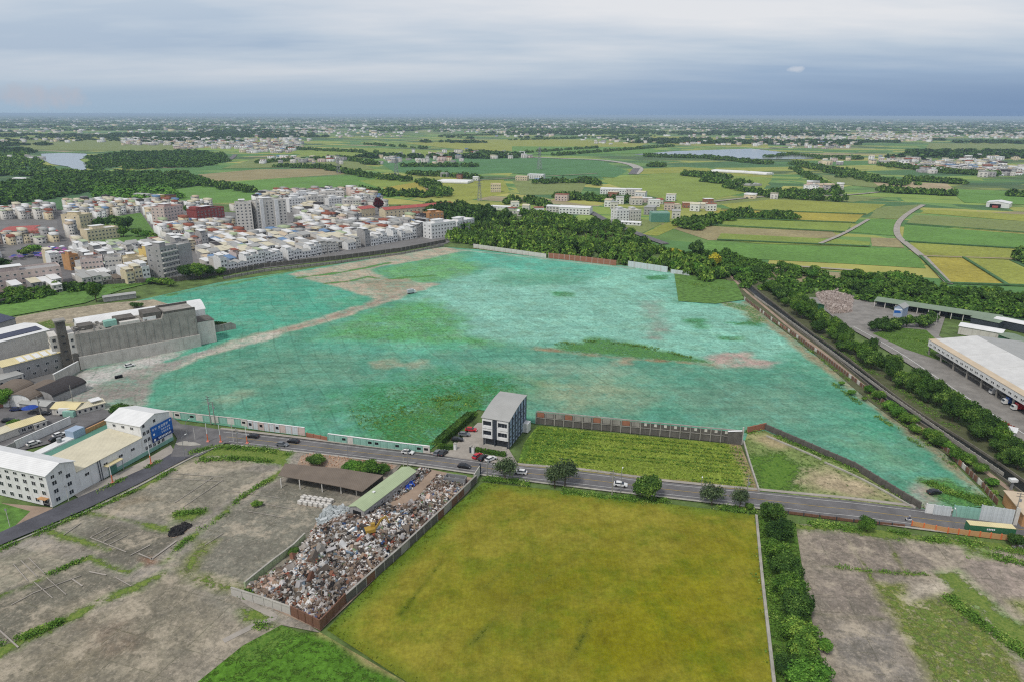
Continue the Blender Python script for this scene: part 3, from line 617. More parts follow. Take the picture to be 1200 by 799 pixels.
sheet('lawn', [(-80,660),(-40,614),(0,590),(36,600),(18,617),(0,625),(-80,660)], 'grass_green', .46)
# forecourt of the office building
sheet('forecourt', [(500,532),(524,531),(560,496),(590,497),(592,520),(608,546),(560,541)], 'path_concrete', .43)
# ------------------------------------------------------------------ canal and its banks
CN = [(858,318),(880,340),(905,360),(940,388),(975,413),(1003,435),(1040,465),(1075,490),(1120,518),(1160,545),(1200,574),(1290,640)]
def shift(W, d):
    R = []
    for i, p in enumerate(W):
        a = Vector(W[max(i-1,0)]); b = Vector(W[min(i+1,len(W)-1)]); t = (b-a).normalized(); R.append((p[0]-t.y*d, p[1]+t.x*d))
    return R
CW = GL(CN)
band('canal_bank', shift(CW, 1), 23, 'bank', .53, px=False)
band('canal', CW, 5.0, 'canal_water', .60, px=False)
band('canal_path', shift(CW, -5.2), 2.0, 'dirt', .62, px=False)
for d in (2.8, -3.1):
    tag(band('canal_wall', shift(CW, d), (.4), 'concrete_raw' if 0 else 'canal_edge', .4, h=1.0, kind=None, px=False), 'long grey concrete embankment wall on the %s side of the dark canal' % ('far yard' if d > 0 else 'netted site'), 'canal wall', 'walls lining the canal')
band('service_road', [(955,350),(990,372),(1020,385),(1050,405),(1100,440),(1150,475),(1200,505),(1290,560)], 13, 'service', .66)
sheet('service_yard', [(955,355),(985,345),(1020,352),(1060,372),(1075,345),(1110,365),(1100,395),(1200,460),(1330,560),(1330,600),(1200,520),(1100,450),(1020,400),(985,380)], 'service', .65)
band('lane_marking', [(1000,384),(1050,412),(1100,445),(1150,478),(1200,510)], .4, 'road_paint', .685)
painted('grass_ground', [(1022,392),(1050,385),(1085,388),(1100,402),(1150,430),(1190,455),(1170,450),(1120,430),(1060,410)], 1.5, S(100,128,66), [], 'grass_paint', .70, .6)
# dusty ground beside the town wall, and scrub land behind the concrete works
painted('dusty_ground', [(-60,405),(0,376),(60,365),(130,356),(180,352),(200,358),(110,375),(75,388),(0,400)], 2, S(158,148,128), [('P', [(20,385),(60,376),(95,386),(40,392)], S(128,134,84), .6, 5, 3)], 'grass_paint', .44, .25)
# ------------------------------------------------------------------ foliage
foliage('leaf_dark', S(34,58,28), S(78,108,48), S(118,146,66))
foliage('leaf_mid', S(42,74,30), S(94,128,50), S(134,160,68))
foliage('leaf_grey', S(52,66,50), S(86,104,70), S(120,134,92))
foliage('leaf_bright', S(54,92,36), S(98,142,54), S(134,170,72))
foliage('leaf_gold', S(130,130,40), S(186,176,50), S(214,200,80))
foliage('leaf_red', S(70,30,36), S(96,44,46), S(110,56,52))
foliage('weed_leaf', S(64,96,38), S(106,142,58), S(148,168,84))
foliage('crop_leaf', S(100,130,44), S(146,164,64), S(176,184,92))
foliage('rice_leaf', S(120,118,36), S(150,142,50), S(166,156,62))
plain('bark', S(96,82,68), .95, .3, 2)
def ico(n=2):
    import bmesh
    bm = bmesh.new(); bmesh.ops.create_icosphere(bm, subdivisions=n, radius=1); V = np.array([v.co[:] for v in bm.verts]); F = np.array([[v.index for v in f.verts] for f in bm.faces]); bm.free(); return V, F
ICO1, ICOF1 = ico(1); ICO2, ICOF2 = ico(2)
def cards(Pn, Nn, size, rs, droop=.6):
    """leaf sprays: small bent quads near points Pn, loosely facing along Nn"""
    n = len(Pn); r = rs.normal(size=(n, 3))*.75+Nn; r /= np.linalg.norm(r, axis=1)[:, None]
    t = rs.normal(size=(n, 3)); u = np.cross(r, t); u /= np.linalg.norm(u, axis=1)[:, None]; v = np.cross(r, u)
    s = (size*rs.uniform(.6, 1.35, n))[:, None]; a = rs.uniform(.55, 1, n)[:, None]
    q = [Pn-u*s-v*s*a*.6, Pn+u*s*.7-v*s*a, Pn+u*s+v*s*a*.7, Pn-u*s*.5+v*s*a]
    V = np.stack(q, 1).reshape(-1, 3); F = np.arange(4*n).reshape(-1, 4); return V, F
def crown(name, seed, nl, ncard, size, mat, flat=.62, z0=.28, airy=0, sph=False):
    """unit crown: radius about 1, from z0 to about 1.75"""
    rs = np.random.RandomState(seed); Vs, Fs, o = [], [], 0
    ctr = []
    for i in range(nl):
        th = rs.uniform(0, 6.283); ph = math.acos(rs.uniform(-.35, 1)); rr = rs.uniform(.35, .72)
        ctr.append((rr*math.sin(ph)*math.cos(th), rr*math.sin(ph)*math.sin(th), z0+.6+rr*math.cos(ph)*flat, rs.uniform(.28, .46)))
    ctr.append((0, 0, z0+.55, .5))
    for (x, y, z, r) in ctr:
        if not airy:
            d = 1+.22*np.sin(ICO1[:, 0]*5+i)*np.cos(ICO1[:, 1]*6+x*9)+rs.uniform(-.12, .12, len(ICO1))
            V = ICO1*(r*.82*d)[:, None]*np.array([1, 1, .85])+np.array([x, y, z])
            F = np.hstack([ICOF1, ICOF1[:, 2:]]); Vs.append(V); Fs.append(F+o); o += len(V)
        n = int(ncard*r*r/sum(c[3]**2 for c in ctr)); d = rs.normal(size=(n, 3)); d[:, 2] += .25; d /= np.linalg.norm(d, axis=1)[:, None]
        rad = r*(rs.uniform(.75, 1.18, n) if not airy else rs.uniform(.25, 1.25, n))
        Pn = d*rad[:, None]*np.array([1, 1, .85])+np.array([x, y, z]); V, F = cards(Pn, d, size, rs); Vs.append(V); Fs.append(F+o); o += len(V)
    V = np.vstack(Vs)
    # tris were padded to quads: split them out again
    F = np.vstack(Fs); tri = F[:, 2] == F[:, 3]
    me = bpy.data.meshes.new(name); me.from_pydata(V.tolist(), [], [list(f[:3]) for f in F[tri]]+[list(f) for f in F[~tri]]); me.materials.append(M[mat])
    return me
def trunkmesh(seed, z0=.28, r=.06):
    rs = random.Random(seed); mb = MB(); mb.tube((0,0,-.02), (rs.uniform(-.05,.05), rs.uniform(-.05,.05), z0+.25), r, r*.6, 7)
    for k in range(4):
        a = k*1.6+rs.random(); mb.tube((0,0,z0+.08*k), (.5*math.cos(a), .5*math.sin(a), z0+.45+.1*k), r*.5, r*.15, 5)
    me = bpy.data.meshes.new('trunk'); me.from_pydata(mb.v, [], mb.f); me.materials.append(M['bark']); return me
TR = [trunkmesh(i) for i in range(3)]
CR = {}
for mt, key in (('leaf_dark','d'), ('leaf_mid','m'), ('leaf_bright','b'), ('leaf_grey','g'), ('leaf_gold','y'), ('leaf_red','r')):
    CR[key+'L'] = [crown('crown', 11*i+ord(key), 9, 1100, .075, mt) for i in range(2)]
    if key in 'dmb': CR[key+'H'] = [crown('crown', 7*i+ord(key), 14, 4200, .045, mt) for i in range(3)]
CR['aH'] = [crown('crown', 5+i, 13, 2600, .045, 'leaf_grey', airy=1) for i in range(3)]
CR['pL'] = []
def palmmesh(seed):
    rs = np.random.RandomState(seed); V = []; F = []
    for k in range(18):
        a = k*2.4+rs.uniform(-.2, .2); up = rs.uniform(.1, .9); pts = []
        for j in range(6):
            t = j/5; r = t*1.0; z = 1.25+up*t*.8-1.0*t*t*(.4+.5*(1-up)); pts.append((r*math.cos(a), r*math.sin(a), z))
        w = .13; sx_, sy_ = -math.sin(a)*w, math.cos(a)*w; o = len(V)
        for j, (x, y, z) in enumerate(pts):
            e = math.sin(math.pi*min(1, (j+.7)/5.7)); V += [(x-sx_*e, y-sy_*e, z-.1*e), (x, y, z+.02), (x+sx_*e, y+sy_*e, z-.1*e)]
        for j in range(5): b = o+3*j; F += [(b, b+1, b+4, b+3), (b+1, b+2, b+5, b+4)]
    me = bpy.data.meshes.new('fronds'); me.from_pydata(V, [], F); me.materials.append(M['leaf_mid']); return me
PALM = [palmmesh(i) for i in range(3)]
TREES = []
def tree(x, y, R, Ht, key, label, group=None, name='broadleaf_tree', cat='tree'):
    t = thing(name, label, cat, (x, y, .3), random.uniform(0, 6.28), group, (R, R, Ht/1.75))
    me = random.choice(PALM if key == 'p' else CR[key]); c = bpy.data.objects.new('fronds' if key == 'p' else 'crown', me); col.objects.link(c); c.parent = t
    k = bpy.data.objects.new('trunk', random.choice(TR)); col.objects.link(k); k.parent = t
    if key == 'p': k.scale = (.9, .9, 2.4)
    TREES.append(t); return t
def tree_px(px, py, R, Ht, key, label, **k): x, y = G(px, py); return tree(x, y, R, Ht, key, label, **k)
KW = {'d':'dark green', 'm':'mid green', 'b':'bright green', 'a':'thin grey-green', 'g':'grey-green', 'y':'golden yellow', 'r':'dark purple-red', 'p':'feathery'}
# --- row of big trees along the right side of the rice field
HR = [(905,612,5.0,9,'d'),(912,634,5.2,9,'d'),(908,655,4.6,8.5,'m'),(918,676,5.4,8.5,'d'),(922,700,5.2,8.2,'m'),(930,726,5.6,9,'d'),(934,752,5.6,8.5,'m'),(942,780,5.4,8.4,'m'),(948,808,5.6,8.5,'b'),(925,790,4.2,6.5,'d'),(955,838,5.5,8,'m'),(965,765,2.6,4.5,'b')]
for i, (px, py, R, h, k) in enumerate(HR):
    tree_px(px, py, R*.86, h*.82, k+'H', '%s tree in the hedge beside the rice field, %s from the main road' % (KW[k], nth(i+1)), group='trees in the hedge row beside the rice field')
# --- roadside trees
for px, py, R, h, k, lb in [(592,563,4.6,9.5,'aH','airy tree at the roadside in front of the grey-roofed office building'),(650,572,3.6,9,'aH','slender leaning grey-green tree, left one of the touching roadside pair'),(662,570,4.4,10.5,'aH','taller airy tree, right one of the touching roadside pair'),
    (759,585,5.0,9.5,'dH','dense dark round tree on the verge between road and rice field'),(834,592,4.2,7.5,'aH','small umbrella-shaped airy tree between road and rice field'),(866,597,2.9,8,'aH','narrow airy tree beside the utility pole at the field corner'),
    (1015,623,2.6,5,'mH','small bushy tree standing alone behind the orange guardrail'),(1190,641,2.6,4.6,'dH','small dark tree in front of the green shipping container'),(878,598,1.5,2.6,'mH','little round shrub beside the field corner pole')]:
    tree_px(px, py, R, h, k, lb, name='roadside_tree')
for px, py, R, h, k, lb in [(372,546,3.6,4.5,'dH','dark round bush on the brown mound beside the low shed'),(414,556,4.5,4.6,'bH','bright green bush left part of the wide thicket behind the low shed'),(432,556,5.0,5,'mH','wide bright bush right part of the thicket behind the low shed'),(448,556,3.0,3.5,'mH','small bush at the right end of the thicket behind the low shed'),
    (143,489,4.2,6.5,'mH','round bush behind the gabled end of the white factory'),(158,488,2.8,5,'bH','smaller pale bush right of the round bush behind the white factory'),(2,478,5,9,'bH','bright tree cut by the left picture edge beside the plaza'),(16,503,4,3.5,'mL','low bush beside the pale yellow roofed shack'),
    (113,354,5.5,14,'mH','tall solitary tree on the grass below the town wall'),(302,594,2,2,'mL','small bush on the slab beside the rubbish yard fence'),(345,650,1.8,2.2,'dH','small dark bush growing on the left rubbish yard wall'),
    (258,385,4,4,'dL','low bush beside the broken wall end of the concrete works'),(160,362,4.5,4,'dL','low bush behind the white membrane roof'),(470,486,0.1,0.1,'mL','') ]:
    if lb: tree_px(px, py, R, h, k, lb, name='bush' if h < 6 else 'broadleaf_tree', cat='bush' if h < 6 else 'tree')
# --- trees along the canal
def belt(pts, off0, off1, n, Rr, hr, keys, label, group, seed, nm='broadleaf_tree', ordinal=None):
    rs = random.Random(seed); W = [Vector(p) for p in GL(pts)]; ls = [0]
    for a, b in zip(W, W[1:]): ls.append(ls[-1]+(b-a).length)
    out = []
    for i in range(n):
        s = ls[-1]*(i+rs.uniform(.1, .9))/n
        for k in range(len(W)-1):
            if s <= ls[k+1]: break
        a, b = W[k], W[k+1]; p = a.lerp(b, (s-ls[k])/(ls[k+1]-ls[k])); d = (b-a).normalized(); q = p+Vector((-d.y, d.x))*rs.uniform(off0, off1)
        key = rs.choice(keys); key = key if len(key) > 1 or key == 'p' else key+'L'
        lb = label.replace('%K', KW[key[0]])
        if ordinal: lb += ', %s %s' % (nth(i+1), ordinal)
        tree(q.x, q.y, rs.uniform(*Rr), rs.uniform(*hr), key, lb, group=group, name=nm)
belt([(900,342),(945,376),(985,404),(1015,425),(1065,460),(1110,490),(1165,528),(1215,562)], -3.5, 6, 50, (3.4,5.8), (6,12), ['dH','dH','mH','mH','dL'], '%K tree lining the far bank of the dark canal', 'trees on the far canal bank', 3, ordinal='from the top')
belt([(1040,455),(1075,482),(1120,516)], 7, 14, 12, (4,5.8), (8,12), ['dH','mH'], '%K tree in the clump between canal and service road', 'trees between canal and service road', 5, ordinal='from the top')
for i, (px, py, R, h, k) in enumerate([(1030,470,3.5,5,'mH'),(1018,462,3,4.5,'bH'),(1090,516,4,5.5,'mH'),(1100,524,3.6,5,'dH'),(1146,555,3,4,'mH'),(1042,482,3.5,5,'bH'),(1050,490,3.6,5.5,'bH'),(1063,497,4,5.5,'mH'),(1072,508,3,4,'mH'),(1110,528,3,4,'bH'),(1122,540,3.6,5,'mH'),(1132,545,3.4,4.5,'mH'),(985,452,1.8,2.2,'bL'),(998,463,2,2.5,'bL'),(1012,470,1.5,2,'mL'),(1160,570,2.6,3,'bL'),(1176,545,3.4,5.5,'dH'),(1186,540,3,5,'mH'),(1168,532,3.5,6,'dH')]):
    tree_px(px, py, R, h, k, '%s shrub between site fence and canal path, %s from the top' % (KW[k[0]], nth(i+1)), group='shrubs beside the canal path', name='shrub', cat='shrub')
# --- grove behind the top of the netted site
belt([(535,284),(580,290),(640,297),(700,303),(760,309)], 2, 14, 26, (6,8), (10,13), ['dL','dL','mL'], '%K tree at the front of the grove above the site', 'front trees of the grove', 11, ordinal='from the left')
belt([(530,276),(580,272),(640,272),(700,280),(750,293)], -12, 22, 26, (6,9), (11,15), ['dL','dL','mL','p'], 'tree in the middle of the dense grove above the netted site', 'trees inside the grove', 12)
belt([(560,264),(620,258),(680,266),(730,282)], -8, 22, 18, (6,9), (11,15), ['dL','mL'], '%K tree at the back of the grove above the site', 'back trees of the grove', 13, ordinal='from the left')
belt([(560,283),(650,290),(720,298)], -4, 26, 26, (3.6,4.6), (10,13), ['p'], 'feathery palm among the trees of the grove above the netted site', 'palms of the grove', 14, nm='palm_tree')
belt([(512,250),(530,246),(555,252),(575,262)], -14, 22, 16, (7,9), (11,15), ['dL'], 'dark tree in the wood at the right end of the town', 'trees in the wood beside the town', 15)
belt([(770,312),(800,322),(835,328),(860,322)], -4, 12, 12, (4.5,6.5), (7,11), ['dL','mL','bL'], '%K tree in the thicket left of the canal head', 'trees of the thicket at the canal head', 16, ordinal='from the left')
tree_px(836,314,7.5,12,'yL','golden yellow flowering tree in the thicket near the canal head'); tree_px(792,303,6,10,'yL','yellow-green tree among dark ones behind the site wall'); tree_px(815,300,7,14,'dL','tall dark tree left of the golden flowering tree')
belt([(870,330),(900,318),(940,322),(985,332),(1030,338),(1060,330)], -6, 26, 26, (4.5,7.5), (5,9), ['dL','mL','bL','mL'], '%K tree in the scrub wood right of the canal head', 'trees in the scrub wood', 17)
belt([(1010,352),(1060,352),(1110,352),(1160,360),(1220,372)], 2, 24, 30, (4.5,6.5), (7,10), ['dL','dL','mL'], '%K tree in the belt behind the long canopy', 'trees behind the long canopy', 18, ordinal='from the left')
belt([(1025,392),(1040,388),(1080,385),(1100,380)], -4, 5, 10, (3.5,5), (6,8), ['dL','mL'], '%K tree in front of the blue and white painted shed', 'trees around the painted shed', 19)
belt([(1010,345),(1100,340),(1200,352)], 0, 16, 16, (3,5), (3,5.5), ['bL','mL'], '%K scrubby tree on waste ground below the golden fields', 'scrubby trees on waste ground', 20)
# --- trees in and around the town
for i, (px, py, R, h, k) in enumerate([(120,268,9,13,'dL'),(135,266,10,14,'dL'),(150,270,9,15,'dL'),(128,275,8,11,'dL'),(145,278,8,12,'mL'),(162,278,7,9,'mL'),(172,280,6,9,'bL'),(180,282,5,8,'mL'),(222,328,7.5,12,'dH'),(234,328,7.5,13,'mH'),(246,325,5.5,9,'dH'),(258,324,5,7,'mL'),(30,302,7,9,'mL'),(40,298,7,9,'bL'),(3,316,8,10,'dL'),(92,262,4,9,'gL'),(222,250,8,12,'dL'),(444,248,8,18,'rL'),(455,252,7,10,'dL'),(468,250,8,11,'dL'),(478,252,7,9,'mL'),(490,250,8,10,'gL'),(500,251,7,9,'dL'),(56,328,5,8,'dL'),(190,334,6,5,'mL'),(200,336,5,5,'mL'),(178,333,6,4,'bL')]):
    tree_px(px, py, R, h, k, '%s town tree, %s from the left' % (KW[k[0]], '%s') % 0 if 0 else '%s tree among the houses of the town, %s from the left' % (KW[k[0]], nth(1+sum(1 for q in [120,135,150,128,145,162,172,180,222,234,246,258,30,40,3,92,222.1,444,455,468,478,490,500,56,190,200,178] if q < px))), group='trees between town houses')
belt([(-30,353),(20,352),(60,345),(95,340)], -3, 8, 12, (4,6), (5,8), ['dL','mL','mL'], '%K tree in the hedge below the town', 'hedge trees below the town', 21, ordinal='from the left')
# ------------------------------------------------------------------ woods and undergrowth nobody could count
def lowcrown(seed, n=100):
    rs = np.random.RandomState(seed); d = rs.normal(size=(n, 3)); d[:, 2] = np.abs(d[:, 2])*.9; d /= np.linalg.norm(d, axis=1)[:, None]
    Pn = d*rs.uniform(.6, 1, n)[:, None]+np.array([0, 0, .3]); V, F = cards(Pn, d, .21, rs); return V, F
LOW = [lowcrown(i) for i in range(6)]
def woods(name, pts, R0, R1, h, mat, seed, lod=None):
    rs = np.random.RandomState(seed); Vs, Fs, o = [], [], 0
    for (x, y) in pts:
        V, F = LOW[rs.randint(6)]; a = rs.uniform(0, 6.28); R = rs.uniform(R0, R1)
        ca, sa = math.cos(a), math.sin(a); W = np.stack([(V[:, 0]*ca-V[:, 1]*sa)*R+x, (V[:, 0]*sa+V[:, 1]*ca)*R+y, V[:, 2]*h*rs.uniform(.7, 1.15)], 1)
        Vs.append(W); Fs.append(F+o); o += len(W)
    return tag(np_mesh(name, np.vstack(Vs), np.vstack(Fs), mat), kind='stuff')
def fill(poly, n, seed):
    rs = np.random.RandomState(seed); W = np.array(GL(poly)); out = []
    lo, hi = W.min(0), W.max(0)
    while len(out) < n:
        p = rs.uniform(lo, hi, (n*2, 2)); k = sdist(p[:, 0], p[:, 1], [tuple(q) for q in W]) < 0; out += [tuple(q) for q in p[k]]
    return out[:n]
def along(pts, n, w, seed):
    rs = np.random.RandomState(seed); W = [Vector(p) for p in GL(pts)]; ls = [0]
    for a, b in zip(W, W[1:]): ls.append(ls[-1]+(b-a).length)
    out = []
    for s in rs.uniform(0, ls[-1], n):
        for k in range(len(W)-1):
            if s <= ls[k+1]: break
        a, b = W[k], W[k+1]; p = a.lerp(b, (s-ls[k])/(ls[k+1]-ls[k])); d = (b-a).normalized(); e = rs.normal()*w*.36; out.append((p.x-d.y*e, p.y+d.x*e))
    return out
# woods by the river (left distance)
WD = [([(-60,178),(30,180),(48,190),(60,198),(92,203),(80,208),(-60,206)], 900), ([(103,186),(140,180),(220,178),(262,182),(268,190),(240,196),(150,200),(104,200)], 1100), ([(20,214),(90,206),(180,205),(230,210),(248,217),(170,226),(110,224),(40,238),(-60,246),(-60,236)], 1500),
      ([(110,224),(200,224),(210,236),(120,240)], 260), ([(-60,160),(60,158),(200,161),(280,160),(290,163),(140,167),(-60,166)], 500)]
for i, (pl, n) in enumerate(WD): woods('distant_wood', fill(pl, int(n*.5), 30+i), 5, 12, 7, ['leaf_mid','leaf_mid','leaf_mid','leaf_bright','leaf_dark'][i], 40+i)
LNS = [([(0,206),(100,206),(220,205)], 120, 25), ([(250,218),(275,222),(300,226)], 60, 20), ([(322,196),(380,198),(430,208),(480,213)], 160, 16), ([(300,192),(400,186),(440,194)], 120, 20), ([(400,225),(440,228),(505,231)], 110, 18), ([(495,214),(515,224),(520,232)], 60, 20),
       ([(650,183),(740,176),(790,172)], 170, 14), ([(615,180),(700,174)], 60, 14), ([(755,184),(830,186),(900,193)], 260, 26), ([(760,195),(781,196)], 40, 28), ([(803,206),(850,210)], 150, 22), ([(805,266),(870,254),(885,256)], 60, 14), ([(890,256),(935,258)], 40, 10), ([(800,268),(832,262)], 60, 20),
       ([(930,193),(980,202),(1020,212),(1060,218)], 330, 34), ([(960,187),(1008,187)], 260, 24), ([(1040,195),(1110,203),(1170,207)], 330, 26), ([(1060,212),(1130,216)], 70, 18), ([(1030,225),(1120,230)], 60, 16), ([(1065,178),(1100,180)], 80, 18), ([(780,168),(870,166)], 90, 20), ([(820,213),(880,218)], 40, 12),
       ([(700,157),(735,160)], 80, 30), ([(550,178),(590,182),(600,186)], 90, 30), ([(430,170),(500,175)], 60, 30), ([(200,170),(330,172)], 90, 30), ([(330,175),(440,180)], 110, 26), ([(520,160),(640,158)], 200, 60), ([(590,240),(620,236),(640,244)], 40, 14), ([(650,232),(700,236),(740,238)], 60, 16), ([(620,216),(690,214),(700,218)], 50, 12),
       ([(905,228),(985,229)], 30, 8), ([(1195,304),(1240,320)], 40, 6), ([(850,220),(905,232),(990,237)], 60, 10), ([(930,199),(960,215),(980,226)], 50, 12), ([(900,185),(930,182),(960,186)], 60, 12), ([(1180,230),(1290,236)], 60, 10), ([(600,165),(760,160)], 200, 60), ([(560,196),(470,196)], 60, 14), ([(480,205),(560,210)], 70, 14)]
woods('grove_understorey', fill([(528,284),(520,272),(560,262),(640,260),(700,268),(745,285),(790,304),(830,312),(850,330),(820,332),(786,319),(700,306),(600,297)], 420, 71), 3, 6, 7, 'leaf_mid', 21)
woods('scrub_wood', fill([(850,312),(900,312),(980,325),(1060,322),(1090,335),(1060,348),(1000,350),(960,345),(900,345),(880,330)], 150, 72)+fill([(1000,352),(1060,340),(1150,345),(1290,365),(1290,385),(1180,372),(1080,362)], 240, 73), 2.5, 5, 3.8, 'leaf_mid', 22)
woods('scrub_wood', fill([(500,252),(530,246),(575,252),(590,265),(560,270),(530,262)], 200, 74), 4, 7, 9, 'leaf_dark', 23)
woods('scrub_wood', fill([(800,300),(850,296),(905,318),(880,345),(862,330),(830,318)], 200, 75)+fill([(-60,358),(20,356),(80,344),(120,338),(60,338),(-60,350)], 150, 76), 2.5, 4.5, 3.5, 'leaf_mid', 24)
pts = []
for i, (p, n, wd) in enumerate(LNS): pts += along(p, n, wd, 60+i)
woods('tree_lines', pts[::2], 4, 9, 8, 'leaf_dark', 5)
woods('tree_lines', pts[1::2], 3, 8, 6.5, 'leaf_mid', 55)
# far woods to the horizon, clumped
rs = np.random.RandomState(99); pts = []
while len(pts) < 5200:
    px = rs.uniform(-80, 1280, 4000); py = 136.4+ (rs.uniform(0, 1, 4000)**1.25)*50
    for a, b in zip(px, py):
        x, y = G(a, b)
        if 1700 < y < 24000 and mnoise.noise(Vector((x*.0009, y*.0014, 3)))+.25*mnoise.noise(Vector((x*.004, y*.005, 1))) > .12-.1*(y > 5000): pts.append((x, y))
pts = pts[:5200]
far1 = [p for p in pts if p[1] < 5000]; far2 = [p for p in pts if p[1] >= 5000]
woods('far_trees', far1, 12, 22, 10, 'leaf_dark', 6); woods('far_trees', far2, 30, 70, 11, 'leaf_dark', 7)
# undergrowth close by
def scrub(name, pts, s0, s1, mat, seed, k=5, up=.5):
    rs = np.random.RandomState(seed); pts = [p for p in pts if mnoise.noise(Vector((p[0]*.12, p[1]*.12, seed))) > -.12 or name == 'crop_rows']; Pn = np.repeat(np.array([(x, y, .3) for x, y in pts]), k, axis=0); Pn += rs.normal(size=Pn.shape)*np.array([.5, .5, .1])*(1 if name != 'crop_rows' else .5); Pn[:, 2] = .4+np.abs(rs.normal(size=len(Pn)))*up
    Nn = rs.normal(size=Pn.shape)*.5; Nn[:, 2] += .6; V, F = cards(Pn, Nn, (s0+s1)/2, rs); return tag(np_mesh(name, V, F, mat), kind='stuff')
pts = []
for i, (p, n, wd) in enumerate([([(640,574),(720,584),(800,590),(884,600)], 900, 2.2), ([(568,562),(600,564),(640,572)], 350, 2), ([(904,608),(905,640),(915,720),(930,800)], 900, 5), ([(935,612),(1000,620),(1110,634)], 700, 2.6), ([(1120,634),(1200,648),(1290,658)], 260, 3), ([(222,532),(255,524),(300,527),(340,532)], 420, 2.6), ([(230,540),(280,538),(320,542)], 260, 2), ([(300,735),(345,728)], 100, 2),
     ([(0,758),(60,735),(114,708)], 420, 1.4), ([(190,660),(215,637),(250,612),(285,582),(320,560)], 260, 1.2), ([(-20,705),(30,688),(80,664),(104,654)], 160, 1), ([(0,645),(90,606),(165,573),(232,535)], 330, 1.3), ([(105,583),(150,560),(190,540)], 160, .7), ([(500,525),(530,505),(560,484)], 420, 2.4), ([(1085,566),(1110,580),(1160,590)], 600, 4.5), ([(285,700),(300,690),(330,668)], 240, 1.6),
     ([(1110,700),(1160,740),(1220,780)], 420, 2.2), ([(1130,650),(1180,656),(1200,664)], 160, 3), ([(900,508),(1000,550),(1080,595)], 380, 1.6), ([(875,508),(890,503)], 60, 2), ([(880,356),(960,420),(1040,482),(1150,575)], 500, 1.2), ([(1030,395),(1080,400),(1130,425),(1180,450)], 700, 5), ([(960,395),(1010,430),(1060,462),(1120,505)], 600, 4), ([(1100,400),(1130,420),(1170,448)], 300, 2), ([(125,340),(200,328),(270,324)], 360, 3), ([(1140,560),(1165,580)], 120, 2), ([(205,603),(240,600)], 140, 1.6), ([(945,660),(1020,670),(1108,676)], 60, .3),
     ([(650,404),(700,400),(760,408),(810,420)], 260, 3), ([(420,500),(480,480),(560,470)], 200, 12), ([(505,472),(560,462)], 120, 8), ([(790,330),(850,340)], 200, 8), ([(975,450),(1030,490),(1080,525)], 160, 1.5)]):
    pts += along(p, n, wd, 200+i)
scrub('undergrowth', pts, .12, .26, 'weed_leaf', 8, k=9, up=.3)
# crops in rows
def crop_line(t): return [(612+18*t**.7, 544-41*t), ((612+18*t**.7)*.5+(884-17*t)*.5, 558-46*t+1.5), (884-17*t, 573.5-49*t)]
pts = []; dk = []
for k in range(11):
    t = (k+.5)/11; dk += [q for q in along(crop_line(t), 640, .5, 300+k) if mnoise.noise(Vector((q[0]*.035, q[1]*.09, k*.9))) > (-.3 if t > .4 else .08)]
pts = fill([(612,544),(632,500),(866,523),(884,573)], 4200, 310)
scrub('crop_rows', dk[::3], .12, .22, 'weed_leaf', 9, k=5, up=.3); scrub('crop_rows', pts, .12, .24, 'crop_leaf', 10, k=3, up=.12)
# ------------------------------------------------------------------ building materials
plain('wall_white', S(226,226,224), .8, .1, .4, stain=S(176,172,166)); plain('wall_offwhite', S(208,204,196), .85, .14, .4, stain=S(160,152,142)); plain('wall_cream', S(214,200,168), .85, .14, .4, stain=S(160,150,130))
plain('wall_pinkish', S(204,186,178), .85, .14, .4, stain=S(158,142,134)); plain('wall_grey', S(164,162,160), .85, .18, .4, stain=S(116,114,110)); plain('wall_yellow', S(216,190,120), .85, .14, .4); plain('wall_blue', S(158,174,194), .8, .12, .4)
plain('wall_red', S(150,78,74), .85, .14, .4); plain('wall_brick', S(160,110,88), .9, .2, .6); plain('concrete_raw', S(160,156,148), .95, .3, .25, stain=S(104,101,96)); plain('concrete_pale', S(192,188,180), .9, .2, .3, stain=S(140,136,128)); plain('concrete_dark', S(106,102,96), .95, .3, .35, stain=S(66,62,58))
plain('orange_wall', S(196,150,104), .9, .2, .4, stain=S(164,130,92)); plain('dark_void', S(34,34,36), .9, .2, .5); plain('glass', S(44,50,58), .25, .2, 1, spec=.5); plain('trim_dark', S(62,68,76), .7, .15, 1); plain('steel_grey', S(150,152,154), .5, .15, 1, metal=.3)
ribbed('roof_white', S(228,228,226), .6, 'X', .5, .1, .04); ribbed('roof_warehouse', S(214,213,209), .6, 'X', .5, .14, .04); ribbed('roof_pale', S(208,207,203), .6, 'X', .5, .1, .04); ribbed('roof_cream', S(214,206,180), .6, 'X', .6, .14, .04); ribbed('roof_grey', S(168,168,164), .5, 'X', .55, .1, .04); ribbed('roof_teal', S(92,142,124), .5, 'X', .6, .14, .04); ribbed('roof_palegreen', S(172,186,148), .5, 'X', .6, .12, .04)
ribbed('roof_green', S(130,146,124), .5, 'X', .6, .16, .04); ribbed('roof_rust', S(158,96,76), .5, 'X', .8, .25, .04); ribbed('roof_dark', S(66,62,62), .6, 'X', .8, .2, .04); ribbed('roof_brown', S(124,112,100), .6, 'X', .9, .2, .04); ribbed('roof_tan', S(204,186,160), .6, 'X', .7, .12, .04); ribbed('roof_orange', S(206,164,124), .5, 'X', .7, .2, .04); ribbed('roof_yellow', S(222,208,160), .6, 'X', .6, .12, .04); ribbed('roof_blue', S(112,144,180), .5, 'X', .6, .14, .04); ribbed('roof_red', S(178,92,84), .5, 'X', .7, .2, .04)
